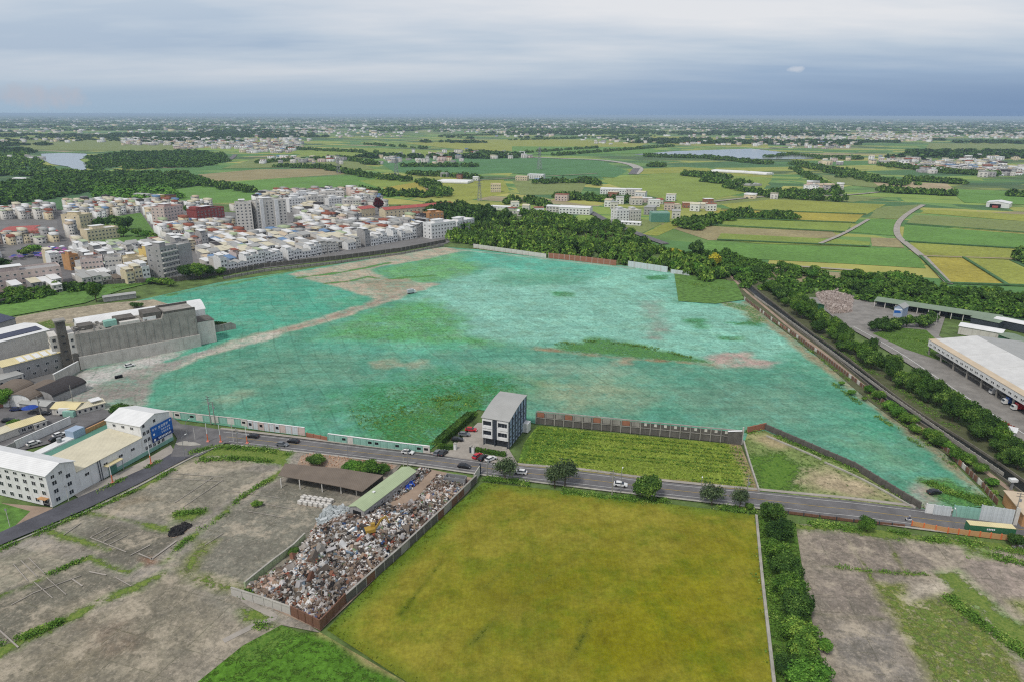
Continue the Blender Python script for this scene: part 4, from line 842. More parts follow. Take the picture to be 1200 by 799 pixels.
ribbed('hoarding', S(206,212,214), .35, 'X', .6, .14, .06); ribbed('hoarding_aqua', S(150,196,180), .35, 'X', .6, .2, .06); ribbed('hoarding_rust', S(134,98,80), .35, 'X', .8, .3, .06); ribbed('solar', S(52,58,82), 1.2, 'X', .3, .12, .02); ribbed('container_green', S(62,118,84), .3, 'X', .55, .15, .08)
plain('sign_blue', S(30,98,178), .5, .1, .5); plain('sign_navy', S(22,56,122), .5, .1, .5); plain('sign_white', S(230,234,238), .6, .05, .5); plain('tarp_blue', S(40,74,160), .6, .35, .8); plain('orange_paint', S(222,118,72), .7, .2, 1); plain('pink_paint', S(226,150,136), .7, .2, 1); plain('yellow_paint', S(172,140,62), .6, .2, 1); plain('tyre', S(28,28,28), .9, .1, 1)
# ------------------------------------------------------------------ windows and frames
WM = {}
def winmesh(w, h, fr='wall_white', gl='glass', split=True):
    k = (w, h, fr, gl, split)
    if k not in WM:
        mb = MB(); f = .09; d = .07
        mb.box(-w/2, -d*.3, 0, w/2, .02, h, 1)
        for (a, b, c, e) in ((-w/2-f, -f, w/2+f, 0), (-w/2-f, h, w/2+f, h+f), (-w/2-f, 0, -w/2, h), (w/2, 0, w/2+f, h)): mb.box(a, -d, b, c, .015, e, 0)
        if split and w > 1: mb.box(-.04, -d*.8, 0, .04, .01, h, 0)
        me = bpy.data.meshes.new('window'); me.from_pydata(mb.v, [], mb.f); me.materials.append(M[fr]); me.materials.append(M[gl]); me.polygons.foreach_set('material_index', mb.m); WM[k] = me
    return WM[k]
def win(t, x, y, z, w=1.3, h=1.1, face='-y', name='window', **k):
    o = bpy.data.objects.new(name, winmesh(w, h, **k)); col.objects.link(o); o.parent = t; o.location = (x, y, z)
    o.rotation_euler = (0, 0, {'-y': 0, '+x': math.pi/2, '+y': math.pi, '-x': -math.pi/2}[face] if isinstance(face, str) else face); return o
def fr(pa, pb, z=0):
    A, B = G(pa[0], pa[1], z), G(pb[0], pb[1], z); return A, math.atan2(B[1]-A[1], B[0]-A[0]), math.dist(A, B)
ZB = .3
def part(t, name, mats, fn, **k):
    mb = MB(); fn(mb); return fixn(mb.build(name, mats, t, **k))
def gable(w, d, h, rise, ov=.4, axis='x', th=.15, x0=0, y0=0):
    """wall and roof generators; ridge along x or y"""
    if axis == 'x':
        def wall(b): b.extrude_x([(y0, 0), (y0+d, 0), (y0+d, h), (y0+d/2, h+rise), (y0, h)], x0, x0+w)
        s = rise/(d/2)
        def roof(b): b.extrude_x([(y0-ov, h-ov*s+.02), (y0+d/2, h+rise+.02), (y0+d+ov, h-ov*s+.02), (y0+d+ov, h-ov*s+.02+th), (y0+d/2, h+rise+.02+th), (y0-ov, h-ov*s+.02+th)], x0-ov, x0+w+ov)
    else:
        def wall(b): b.extrude_y([(x0, 0), (x0+w, 0), (x0+w, h), (x0+w/2, h+rise), (x0, h)], y0, y0+d)
        s = rise/(w/2)
        def roof(b): b.extrude_y([(x0-ov, h-ov*s+.02), (x0+w/2, h+rise+.02), (x0+w+ov, h-ov*s+.02), (x0+w+ov, h-ov*s+.02+th), (x0+w/2, h+rise+.02+th), (x0-ov, h-ov*s+.02+th)], y0-ov, y0+d+ov)
    return wall, roof
def shed(name, label, cat, pa, pb, d, h, rise, wallm, roofm, axis='x', group=None, zb=ZB, ov=.4, wins=None, arch=False):
    A, a, w = fr(pa, pb); t = thing(name, label, cat, (*A, zb), a, group)
    if arch:
        n = 10; prof = [(0, 0)]+[(w/2-w/2*math.cos(math.pi*i/n), h+rise*math.sin(math.pi*i/n)) for i in range(n+1)]+[(w, 0)]
        part(t, 'wall', wallm, lambda b: b.extrude_y(prof, 0, d))
        rp = [(w/2-(w/2+ov)*math.cos(math.pi*i/n), h+.03+(rise+.1)*math.sin(math.pi*i/n)) for i in range(n+1)]; rp2 = [(w/2-(w/2+ov-.15)*math.cos(math.pi*i/n), h+.02+(rise-.05)*math.sin(math.pi*i/n)) for i in range(n, -1, -1)]
        part(t, 'roof', roofm, lambda b: b.extrude_y(rp+rp2, -ov, d+ov)); return t, w
    if rise == 0:
        part(t, 'wall', wallm, lambda b: b.box(0, 0, 0, w, d, h)); part(t, 'roof', roofm, lambda b: b.box(-ov, -ov, h+.01, w+ov, d+ov, h+.2))
    else:
        wf, rf = gable(w, d, h, rise, ov, axis); part(t, 'wall', wallm, wf); part(t, 'roof', roofm, rf)
    for (n, z0, ww, wh) in (wins or []):
        for i in range(n): win(t, w*(i+.5)/n, 0, z0, ww, wh)
    return t, w
# ------------------------------------------------------------------ white factory on the side road
A = G(62, 595); a = math.radians(71.5)
t = thing('white_factory', 'long white factory with cream roof and a blue billboard on its gabled street end', 'factory', (*A, ZB), a)
LA, LB, LT, DW = 9.5, 35.5, 48.5, 34
wf, rf = gable(LA, DW, 11.0, 1.8, .5, 'y'); part(t, 'front_block', 'wall_white', wf); part(t, 'roof', 'roof_white', rf)
wf, rf = gable(LT-LB, 15.5, 11.4, 2.0, .4, 'y', x0=LB); part(t, 'end_block', 'wall_white', wf); part(t, 'roof', 'roof_white', rf)
part(t, 'hall', 'wall_white', lambda b: b.extrude_x([(0,0),(15,0),(15,8.2),(0,7.0)], LA+.02, LB-.02))
part(t, 'roof', 'roof_cream', lambda b: b.extrude_x([(-.3,7.02),(15.0,8.22),(15.0,8.4),(-.3,7.2)], LA+.05, LB-.05))
part(t, 'rear_hall', 'wall_white', lambda b: b.box(LA+.02, 15.02, 0, LB+8, 22, 6.4)); part(t, 'roof', 'roof_teal', lambda b: b.extrude_x([(15.02,6.9),(22,6.42),(22,6.6),(15.02,7.1)], LA+.05, LB+7.9))
part(t, 'rear_wing', 'wall_white', lambda b: b.box(LA+.02, 22.02, 0, LB-8, 25.5, 6.9)); part(t, 'wing_roof', 'roof_white', lambda b: b.box(LA+.02, 22.1, 6.92, LB-8, 25.6, 7.1))
part(t, 'rear_tower', 'wall_blue', lambda b: b.box(LB-8, 22.02, 0, LB-3.5, 26, 9.4)); part(t, 'yellow_wall', 'orange_wall', lambda b: b.box(LB-3.4, 22.05, 0, LB+9, 22.6, 8.2)); part(t, 'store_roof', 'roof_dark', lambda b: b.box(LB-3.4, 22.7, 6.6, LB+9, 26.5, 6.9))
part(t, 'water_tank', 'steel_grey', lambda b: b.tube((LB-12, 24, 7.1), (LB-12, 24, 8.6), .8, .8, 12))
part(t, 'plinth', 'hoarding_aqua', lambda b: b.box(LA+12, -.06, 0, LT+.06, -.01, 1.4))
for r, z in enumerate((.9, 3.9, 6.6, 9.0)):
    for i in range(9): win(t, 0, 2.2+i*3.6, z, 1.5, 1.35 if r != 3 else .9, '-x', fr='wall_white')
for z in (1.0, 3.9, 6.7):
    for x in (2.2, 6.8): win(t, x, 0, z, 1.4, 1.3, '-y')
win(t, 4.6, 0, 9.1, 1.1, 1, '-y'); win(t, 2.0, 0, 9.0, 1.1, 1, '-y')
for x in (13, 20, 26, 31): win(t, x, 0, 4.2, 1.5, .9, '-y')
for z in (1.8, 4.6, 7.4):
    for x in (36.6, 38.2): win(t, x, 0, z, 1.1, 1.4, '-y')
for x in (40, 42, 44): win(t, x, 0, 1.6, 1.1, 1.2, '-y')
for x in (36.8, 41.6): win(t, x, 0, 10.3, 1.0, 1.1, '-y')
for y in (4, 8, 12): win(t, LB, y, 9.4, 1.3, 1, '-x')
dr = part(t, 'door', 'roof_teal', lambda b: b.box(20.6, -.3, 0, 23.6, -.02, 2.8)); part(t, 'canopy', 'roof_yellow', lambda b: b.box(19.0, -2.2, 4.3, 25.0, -.02, 4.5)); part(t, 'canopy_post', 'steel_grey', lambda b: b.tube((19.4,-2.0,0), (19.4,-2.0,4.3), .12, .12, 8)); part(t, 'canopy_post', 'steel_grey', lambda b: b.tube((24.6,-2.0,0), (24.6,-2.0,4.3), .12, .12, 8))
for x in (17.2, 18.0): part(t, 'downpipe', 'trim_dark', lambda b: b.tube((x,-.25,0), (x,-.25,7.2), .12, .12, 6))
part(t, 'door', 'dark_void', lambda b: b.box(-.06, 1.0, 0, -.01, 3.6, 2.8)); part(t, 'porch', 'orange_wall', lambda b: b.box(-1.4, .6, 2.9, -.07, 4.0, 3.1))
bb = thing('billboard', 'large blue billboard with white lettering on the gabled end of the white factory', 'billboard', (A[0]+math.cos(a)*39.2, A[1]+math.sin(a)*39.2, ZB+3.2), a)
part(bb, 'panel', 'sign_blue', lambda b: b.box(0, -.42, 1.5, 9.6, -.28, 6.0)); part(bb, 'lower_panel', 'sign_navy', lambda b: b.box(0, -.42, 0, 9.6, -.28, 1.48)); part(bb, 'bracket', 'steel_grey', lambda b: [b.box(x, -.27, .3, x+.15, -.09, 5.6) for x in (.5, 4.7, 8.9)])
def glyph(b, x, z, s, rnd):       # an unreadable square character made of strokes
    for k in range(3): b.box(x+.08*s, -.46, z+s*(.12+.3*k), x+s*rnd.uniform(.7,.95), -.425, z+s*(.24+.3*k))
    b.box(x+s*rnd.uniform(.3,.6), -.46, z+.05*s, x+s*.14+s*rnd.uniform(.32,.6), -.426, z+s*.95)
def letters(b):
    r = random.Random(4)
    for i in range(2): glyph(b, .5+i*1.1, 4.3, .95, r)
    for i in range(4): glyph(b, 3.2+i*1.15, 4.2, 1.15, r)
    for i in range(5): glyph(b, 4.3+i*.85, 3.05, .72, r)
    for i in range(5): glyph(b, 4.3+i*.85, 2.0, .72, r)
    for i in range(9): b.box(2.7+i*.68, -.46, .45, 3.1+i*.68, -.426, 1.15)
part(bb, 'lettering', 'sign_white', letters); part(bb, 'emblem', 'sign_white', lambda b: b.tube((1.0,-.47,.75), (1.0,-.425,.75), .48, .48, 14)); part(bb, 'emblem', 'sign_white', lambda b: b.tube((1.0,-.47,2.9), (1.0,-.425,2.9), .42, .42, 14)); part(bb, 'arrow_mark', 'sign_white', lambda b: b.extrude_y([(8.3,4.9),(9.2,5.2),(8.6,5.7)], -.46, -.425))
t = thing('yard_wall', 'low white wall with coping behind the white factory roof court', 'wall', (*G(20, 527), ZB), fr((20,527),(64,507))[1]); part(t, 'wall', 'wall_white', lambda b: b.box(0, 0, 0, 22, .3, 3.2)); part(t, 'coping', 'wall_white', lambda b: b.box(-.1, -.1, 3.21, 22.1, .4, 3.4)); part(t, 'gate_pier', 'wall_grey', lambda b: b.box(-6, -.05, 0, -.1, .35, 3.0))
# ------------------------------------------------------------------ office building
A = G(565, 524.5); a = math.radians(-20); A = G(565, 524.5)
B = G(596, 527); a = math.atan2(B[1]-A[1], B[0]-A[0]); w = 10.2; d = 18.4; sk = 0
C_ = G(625, 505); a2 = math.atan2(C_[1]-B[1], C_[0]-B[0]); a = (a+(a2-math.pi/2))/2; 
A = (B[0]-w*math.cos(a), B[1]-w*math.sin(a))
t = thing('office_building', 'four-storey office block with white balconied front, blue-grey side and bowed grey roof', 'office building', (*A, ZB+.1), a)
HF = lambda y: 11.0+2.6*math.sin(min(1, y/d*1.15)*math.pi/2)
prof = [(.9, 3.0), (.9, 0), (d, 0), (d, HF(d))]+[(d*i/8, HF(d*i/8)) for i in range(7, -1, -1)]+[(0, 3.0)]
part(t, 'wall', 'wall_white', lambda b: b.extrude_x(prof, 0, w))
rp = [(d*i/10, HF(d*i/10)+.03) for i in range(11)]; rp[0] = (-.5, 10.93); rp[-1] = (d+.4, HF(d)+.03)
part(t, 'roof', 'roof_grey', lambda b: b.extrude_x(rp+[(p[0], p[1]+.18) for p in rp[::-1]], -.35, w+.45))
part(t, 'side_cladding', 'wall_blue', lambda b: b.extrude_x([(.35,.3),(d-.2,.3)]+[(y, HF(y)-.35) for y in (d-.2, d*.75, d*.5, d*.25, .35)], w+.02, w+.10))
for i in range(7):
    y = .1+i*(d-.4)/6; part(t, 'pilaster', 'trim_dark', lambda b: b.box(w+.11, y, 0, w+.34, y+.42, HF(y)-.15))
for z in (3.4, 6.4, 9.4): part(t, 'string_course', 'trim_dark', lambda b: b.box(w+.11, .55, z-.6, w+.17, d-.5, z-.48))
for r, z in enumerate((1.0, 3.7, 6.7, 9.5)):
    for i in range(6):
        if not (r == 3 and i == 0): win(t, w+.12, 1.9+i*2.97, z, 1.0, 1.0, '+x', fr='wall_blue', split=False)
part(t, 'centre_panel', 'trim_dark', lambda b: b.box(4.2, -.12, 3.05, 5.7, -.02, 10.9))
for x0, x1 in ((.15, 4.0), (5.9, 10.05)):
    for z in (3.2, 7.0):
        part(t, 'balcony', 'wall_white', lambda b: (b.box(x0, -.55, z, x1, -.03, z+1.0), b.box(x0, -.55, z+3.0, x1, -.03, z+3.55), b.box(x0, -.55, z+1.0, x0+.3, -.03, z+3.0), b.box(x1-.3, -.55, z+1.0, x1, -.03, z+3.0)))
        for i in range(3): win(t, x0+.9+i*(x1-x0-1.8)/2, -.03, z+1.3, .9, 1.25, '-y', fr='trim_dark', split=False)
part(t, 'entrance', 'glass', lambda b: b.box(.8, .82, .1, 9.3, .88, 2.7)); 
for x in (.3, 4.6, 9.5): part(t, 'column', 'trim_dark', lambda b: b.box(x, 0, 0, x+.4, .4, 3.0))
part(t, 'step', 'kerb_concrete', lambda b: b.box(.6, -.9, 0, 9.6, .8, .18)); part(t, 'rear_annex', 'wall_white', lambda b: b.box(w+.02, d-3.4, 0, w+2.2, d-.2, 3.6)); part(t, 'rear_canopy', 'roof_white', lambda b: b.box(-3.6, d-5, 4.4, -.02, d-2, 4.6)); part(t, 'canopy_post', 'steel_grey', lambda b: b.tube((-3.4,d-4.8,0), (-3.4,d-4.8,4.4), .08, .08, 6))
for i, (px, py) in enumerate([(533.5, 527.5), (552, 531), (554.5, 531.5)]):
    t = thing('gate_pier', '%s pier at the gate of the office forecourt' % ['square white', 'dark grey', 'pale square'][i], 'gate pier', (*G(px, py), ZB+.1), a); mt = ['wall_white', 'trim_dark', 'wall_white'][i]
    part(t, 'shaft', mt, lambda b: b.box(-.45, -.45, 0, .45, .45, 2.4)); part(t, 'cap', 'kerb_concrete', lambda b: b.box(-.55, -.55, 2.41, .55, .55, 2.6))
def hedge(name, label, cat, pa, pb, wd, ht, key='leaf_mid', seed=1, group=None):
    A, a, L_ = fr(pa, pb); t = thing(name, label, cat, (*A, ZB), a, group); rs = np.random.RandomState(seed)
    n = int(L_*ht*40); Pn = rs.uniform(0, 1, (n, 3))*[L_, wd, ht]; Pn[:, 1] = np.where(rs.uniform(0, 1, n) < .4, rs.choice([0, wd], n), Pn[:, 1]); Pn[:, 2] = np.where(rs.uniform(0, 1, n) < .5, ht+rs.normal(0, .12, n), Pn[:, 2]); V, F = cards(Pn, rs.normal(size=(n, 3))*.6, .2, rs)
    np_mesh('foliage', V, F, key, parent=t); part(t, 'branches', 'leaf_dark', lambda b: b.box(.1, .15, 0, L_-.1, wd-.15, ht-.15)); return t
hedge('hedge', 'clipped hedge in front of the office between gate and parked red car', 'hedge', (556,531), (592,537), 1.6, 1.5, seed=1)
hedge('hedge', 'short clipped hedge left of the office gate beside two parked cars', 'hedge', (512,527), (531,528), 1.6, 1.5, seed=2)
hedge('hedge', 'long dark hedge running from the road up the left side of the office forecourt', 'hedge', (518,523), (556,490), 2.8, 2.4, 'leaf_dark', seed=3)
# ------------------------------------------------------------------ grey concrete works and its neighbours
A, a, w = fr((96,433), (235,406)); d = 15
t = thing('concrete_works', 'huge windowless grey concrete works with stained walls and a ruined flat roof', 'factory', (*A, ZB), a)
hr = lambda x: 17.4+2.4*x/w
part(t, 'wall', 'concrete_raw', lambda b: b.extrude_y([(0,0),(w,0),(w,hr(w)),(w*.72,hr(w)),(w*.7,hr(0)+.2),(w*.3,hr(0)+.2),(w*.28,hr(0)-.4),(0,hr(0)-.4)], 0, d))
part(t, 'lower_wall', 'concrete_pale', lambda b: b.box(-.3, -.8, 0, w+.3, -.03, 6.2))
for i in range(14): part(t, 'rib', 'concrete_raw', lambda b: b.box(1+i*(w-2)/13, -.14, 6.25, 1.35+i*(w-2)/13, -.02, hr(0)-.6))
part(t, 'parapet', 'concrete_dark', lambda b: (b.box(w*.72, .02, hr(w)+.02, w-.02, .5, hr(w)+1.1), b.box(w*.72, d-.5, hr(w)+.02, w-.02, d-.02, hr(w)+1.1), b.box(w*.72, .52, hr(w)+.02, w*.72+.5, d-.52, hr(w)+1.1)))
part(t, 'stair_tower', 'concrete_dark', lambda b: b.box(-6.4, 2.2, 0, -2.6, 6.5, 23.5)); part(t, 'tower_cap', 'concrete_raw', lambda b: b.box(-6.9, 1.8, 23.52, -2.2, 6.9, 24.2)); part(t, 'end_block', 'wall_offwhite', lambda b: b.box(-2.55, .6, 0, -.02, d, 17.6)); part(t, 'end_block', 'wall_offwhite', lambda b: b.box(-9.5, 5, 0, -6.42, d, 16.5)); part(t, 'low_annex', 'concrete_dark', lambda b: b.box(-2.6, -.2, 0, -.35, .58, 8))
for z in (3, 7, 11, 14):
    win(t, -1.4, .6, z, .9, 1.1, '-y', fr='concrete_raw'); win(t, -8, 5, z, 1.2, 1.2, '-y', fr='concrete_raw'); win(t, -4.5, 2.2, z+2, 1.2, .8, '-y', fr='concrete_dark')
    for y in (7, 10, 13): win(t, -9.5, y, z, 1.1, 1.1, '-x', fr='concrete_raw')
part(t, 'roof_house', 'concrete_dark', lambda b: b.box(w*.05, 5, 16.9, w*.16, 12, 19)); part(t, 'roof_house', 'concrete_dark', lambda b: b.box(w*.34, 6, 17.5, w*.5, 14, 19.4)); part(t, 'roof_house', 'concrete_dark', lambda b: b.box(w*.56, 2, 17.5, w*.71, 12, 21.0)); part(t, 'roof_house', 'wall_white', lambda b: b.box(w*.55, 1.5, 17.6, w*.66, 1.95, 19.2)); part(t, 'rooftop_tank', 'hoarding_aqua', lambda b: b.box(w*.24, 2.0, 17.5, w*.34, 5.5, 20.2)); part(t, 'rooftop_store', 'wall_offwhite', lambda b: b.box(w*.36, .6, 17.6, w*.52, 3.4, 18.9))
def junk(b):
    r = random.Random(5)
    for i in range(60): b.obox((r.uniform(1, w*.7), r.uniform(.8, d-1), 17.5), r.uniform(.4, 2), r.uniform(.3, 1.4), r.uniform(.2, .9), r.uniform(0, 3))
part(t, 'rooftop_debris', 'concrete_raw', junk)
part(t, 'annex', 'wall_offwhite', lambda b: b.box(w+.32, 2, 0, w+9, 13, 12)); part(t, 'annex_roof', 'concrete_dark', lambda b: b.box(w+.3, 1.9, 12.02, w+9.1, 13.1, 12.3))
t2 = thing('warehouse', 'white curved-roof warehouse standing behind the grey concrete works', 'warehouse', (A[0]-math.sin(a)*16.5+math.cos(a)*4, A[1]+math.cos(a)*16.5+math.sin(a)*4, ZB), a)
prof = [(16*i/10, 14.6+3.6*math.sin(math.pi*i/10)) for i in range(11)]
part(t2, 'wall', 'wall_white', lambda b: b.extrude_x([(0,0),(16,0)]+prof[::-1], 0, w+5)); part(t2, 'roof', 'roof_white', lambda b: b.extrude_x([(p[0], p[1]+.03) for p in prof]+[(p[0], p[1]+.2) for p in prof[::-1]], -.5, w+5.5))
A3, a3, w3 = fr((250,391), (277,386)); t3 = thing('broken_wall', 'short ruined concrete wall right of the concrete works at the green netting', 'wall', (*A3, ZB), a3); part(t3, 'wall', 'concrete_raw', lambda b: b.extrude_y([(0,0),(w3,0),(w3,2.5),(w3*.8,4.2),(w3*.3,3.8),(0,4.4)], 0, .6)); part(t3, 'pier', 'concrete_raw', lambda b: b.box(w3*.4, -.4, 0, w3*.4+.8, -.02, 4.0))
t = thing('site_wall', 'low pale concrete wall running from the barrel roofs to the concrete works', 'wall', (*G(66,450.5), ZB), fr((66,450.5),(96,434))[1]); L_ = fr((66,450.5),(96,434))[2]; part(t, 'wall', 'concrete_pale', lambda b: b.box(0, 0, 0, L_-1, .6, 4.6)); part(t, 'coping', 'wall_white', lambda b: b.box(-.1, -.1, 4.62, L_-1, .7, 4.85))
shed('solar_hall', 'large hall roofed with dark solar panels at the left edge', 'industrial hall', (-60,420), (22,392), 22, 9, 2.0, 'wall_grey', 'solar')
t, w_ = shed('factory_hall', 'long white-roofed hall carrying a strip of solar panels beside the concrete works', 'factory hall', (-50,438), (62,408), 24, 9.5, 1.6, 'wall_offwhite', 'roof_white')
part(t, 'solar_array', 'solar', lambda b: b.extrude_x([(2.2, 9.5+.6), (8, 9.5+1.35), (8, 9.5+1.5), (2.2, 9.5+.75)], 4, w_-2))
t, w_ = shed('factory_hall', 'grey workshop with cream and white panelled roof left of the concrete works', 'factory hall', (8,452), (74,434), 10, 8.6, 1.1, 'wall_grey', 'roof_yellow', wins=[(6, 4.6, 1.3, 1.2), (5, 1.5, 1.3, 1.2)])
for i in range(5): part(t, 'skylight', 'roof_white', lambda b: b.extrude_x([(-.1, 8.86), (4.4, 8.86+.97), (4.4, 9.0+.97), (-.1, 9.0)], w_*(.3+.14*i), w_*(.3+.14*i)+w_*.1))
shed('workshop', 'flat-roofed pale workshop with a band of dark windows at the left edge', 'workshop', (-50,476), (30,452), 7, 5.5, 0, 'wall_offwhite', 'roof_grey', wins=[(7, 3.2, 2.2, 1.1)])
shed('barrel_shed', 'long shed with black barrel roof in front of the pale site wall', 'shed', (36,470), (64,474), 16, 3.2, 2.6, 'wall_grey', 'roof_dark', arch=True)
shed('barrel_shed', 'white-fronted barrel-roofed shed beside the black barrel roof', 'shed', (12,477), (38,479), 16, 3.2, 2.8, 'wall_white', 'roof_brown', arch=True)
shed('barrel_shed', 'brown barrel-roofed shed cut by the left edge of the picture', 'shed', (-22,478), (11,478), 16, 3.4, 2.8, 'wall_white', 'roof_brown', arch=True)
shed('street_stall', 'open stall with rusty orange roof on the plaza at the left edge', 'stall', (-30,482), (22,476), 5, 3.2, .7, 'wall_brick', 'roof_orange')
shed('shack', 'low shack with pale patched roof between orange stall and yellow house', 'shack', (24,480), (56,484), 5, 2.8, .8, 'wall_grey', 'roof_grey')
t, w_ = shed('small_house', 'small house with yellow gable roof and aqua lean-to by the plaza', 'house', (62,487), (90,488), 7, 3.0, 1.2, 'wall_offwhite', 'roof_yellow', wins=[(2, 1, 1, 1)]); part(t, 'lean_to', 'hoarding_aqua', lambda b: b.box(w_*.55, -1.6, 0, w_, -.02, 2.4))
t, w_ = shed('small_house', 'low house with pale stepped roofs at the bare edge of the netted site', 'house', (91,488), (124,479), 6, 2.6, .9, 'wall_offwhite', 'roof_cream', wins=[(5, .9, .8, 1.1)]); part(t, 'upper_roof', 'roof_white', lambda b: b.box(w_*.55, .4, 3.9, w_*.95, 4.6, 4.1))
t, w_ = shed('yellow_roofed_shack', 'long shack with pale yellow roof between plaza and white factory', 'shack', (18,512), (54,500), 6, 3.0, .9, 'wall_grey', 'roof_yellow', wins=[(5, 1, 1.4, 1.2)])
shed('shack', 'pale flat shack below the street tree at the left edge', 'shack', (-25,528), (24,510), 6, 3.0, .6, 'wall_offwhite', 'roof_cream')
shed('kiosk', 'small open store with posts at the right end of the yellow-roofed shack', 'kiosk', (42,505), (56,500), 3.5, 2.4, .4, 'wall_offwhite', 'roof_grey', wins=[(2, .8, .9, 1)])
u = thing('parasol', 'big round dark blue parasol on the plaza by the parked cars', 'parasol', (*G(37,485), .5)); part(u, 'pole', 'steel_grey', lambda b: b.tube((0,0,0), (0,0,3), .06, .06, 8)); part(u, 'canopy', 'tarp_blue', lambda b: b.add([(0,0,3.5)]+[(3*math.cos(k*math.pi/6), 3*math.sin(k*math.pi/6), 2.5) for k in range(12)]+[(0,0,3.3)], [(0,1+k,1+(k+1)%12) for k in range(12)]+[(13,1+(k+1)%12,1+k) for k in range(12)]))
shed('shed_behind_grass', 'low long white-roofed shed at the upper left corner of the netting', 'shed', (122,355), (160,350), 6, 3, .6, 'wall_grey', 'roof_grey')
# ------------------------------------------------------------------ walls round the netted site
def wall_run(name, label, pts, h, th, mats, post=3.0, z=ZB, open_=0, group=None, cat='wall', postm=None, cap=None, dz=0, lift=0):
    """wall along surveyed points: panels, posts standing proud, coping"""
    W = [Vector(p) for p in GL(pts)]; o = W[0]; t = thing(name, label, cat, (o.x, o.y, z), 0, group); mats = mats if isinstance(mats, list) else [mats]
    r = random.Random(len(pts)+int(h*10)); tot = sum((q-p).length for p, q in zip(W, W[1:])); post = max(post, tot/95); PM, QM = {}, None
    for a_, b_ in zip(W, W[1:]):
        L_ = (b_-a_).length; n = max(1, round(L_/post)); an = math.atan2((b_-a_).y, (b_-a_).x)
        for i in range(n):
            c = a_.lerp(b_, (i+.5)/n)-o; e = a_.lerp(b_, i/n)-o; k = r.randrange(len(mats)); gap = bool(open_) and r.random() < open_; key = (k, gap)
            if key not in PM:
                mb = MB(); mb.box(-.5, -th/2, 0, .5, th/2, h)
                if gap:
                    mb = MB(); g1, g2, s_, t_ = .22, .78, h*.38, h*.76
                    for q in ((-.5, 0, .5, s_), (-.5, t_, .5, h), (-.5, s_, g1-.5, t_), (g2-.5, s_, .5, t_)): mb.box(q[0], -th/2, q[1], q[2], th/2, q[3])
                    mb.box(g1-.5, -th*.1, s_, g2-.5, th*.1, t_, 1)
                me = bpy.data.meshes.new('panel'); me.from_pydata(mb.v, [], mb.f); me.materials.append(M[mats[k]]); me.materials.append(M['dark_void']); me.polygons.foreach_set('material_index', mb.m); PM[key] = me
            po = bpy.data.objects.new('panel', PM[key]); col.objects.link(po); po.parent = t; po.location = (c.x, c.y, r.uniform(-.06, 0)); po.rotation_euler = (0, 0, an+r.uniform(-.006, .006)); po.scale = (L_/n-.03, 1, 1)
            if QM is None:
                mb = MB(); mb.box(-.15, -th/2-.12, 0, .15, th/2+.12, h+.1); QM = bpy.data.meshes.new('post'); QM.from_pydata(mb.v, [], mb.f); QM.materials.append(M[postm or mats[0]])
            po = bpy.data.objects.new('post', QM); col.objects.link(po); po.parent = t; po.location = (e.x, e.y, 0); po.rotation_euler = (0, 0, an)
        if cap:
            c = a_.lerp(b_, .5)-o; cb = MB(); cb.obox((c.x, c.y, h+.11), L_, th+.2, .14, an); cb.build('coping', cap, t)
    return t
# tall retaining frame behind the crop field
W0, W1 = Vector(G(628,497)), Vector(G(868,521)); an = math.atan2((W1-W0).y, (W1-W0).x); L_ = (W1-W0).length
t = thing('retaining_wall', 'tall dark stained concrete wall with framed bays behind the rows of crops', 'wall', (W0.x, W0.y, ZB), an)
part(t, 'panel', 'concrete_dark', lambda b: b.box(0, .1, 0, L_, .5, 4.6))
for i in range(22):
    x = L_*i/21; part(t, 'post', 'concrete_raw', lambda b: b.box(x-.18, -.15, 0, x+.18, .09, 5.2))
part(t, 'rail', 'concrete_raw', lambda b: (b.box(.2, -.1, 5.21, L_, .5, 5.45), b.box(.2, -.1, 2.6, L_, .08, 2.8)))
for i in range(21):
    x = L_*(i+.5)/21
    if i < 11: part(t, 'weathered_bay', 'concrete_raw' if i % 3 else 'wall_brick', lambda b: b.box(x-1.4, .02, 3.0, x+1.4, .09, 5.0))
    else: part(t, 'white_patch', 'wall_offwhite', lambda b: b.box(x-.5, -.0, 3.6, x+.5, .09, 4.7))
t = thing('retaining_wall', 'leaning dark corner section with pale sheets at the right end of the tall wall', 'wall', (*G(868,521), ZB), an); part(t, 'panel', 'concrete_dark', lambda b: b.extrude_y([(-5,0),(0,0),(0,5.6),(-5,4.8)], -.9, -.3)); part(t, 'loose_sheet', 'roof_white', lambda b: b.obox((-2.6,-.6,5.3), 5, .9, .12, .1, tilt=.1)); part(t, 'post', 'concrete_pale', lambda b: b.box(0, -.5, 0, .5, 0, 7))
wall_run('site_wall', 'brown low wall with weeds at the top corner of the waste plot', [(876,508),(897,503)], 2.6, .4, 'wall_brick', 3)
wall_run('site_wall', 'dark grey sloping retaining wall between waste plot and green netting', [(897,504),(1000,549),(1078,597)], 2.4, .5, 'concrete_dark', 3.4)
band('drain_edge', [(898,512),(950,534),(962,540)], .5, 'kerb_concrete', .38, h=.5); band('drain_edge', [(966,543),(1010,563),(1072,597)], .5, 'kerb_concrete', .38, h=.5); band('field_edge_wall', [(871,519),(878,543),(889,577)], .5, 'kerb_concrete', .4, h=.9)
wall_run('site_wall', 'off-white roadside wall with dark openings along the left part of the netting', [(196,489),(230,493),(276,498),(290,500)], 2.6, .4, ['hoarding_aqua', 'wall_offwhite'], 3.2, open_=.3, cap='concrete_pale')
wall_run('site_wall', 'patched pinkish and white roadside hoarding in the middle of the long front', [(291,502),(310,505),(335,508),(358,511)], 3.2, .3, ['wall_pinkish', 'hoarding', 'wall_offwhite'], 2.4, open_=.3, cap='wall_white')
wall_run('site_wall', 'low gappy dark wall linking two lengths of roadside hoarding', [(360,512),(384,517)], 1.6, .4, 'wall_brick', 3)
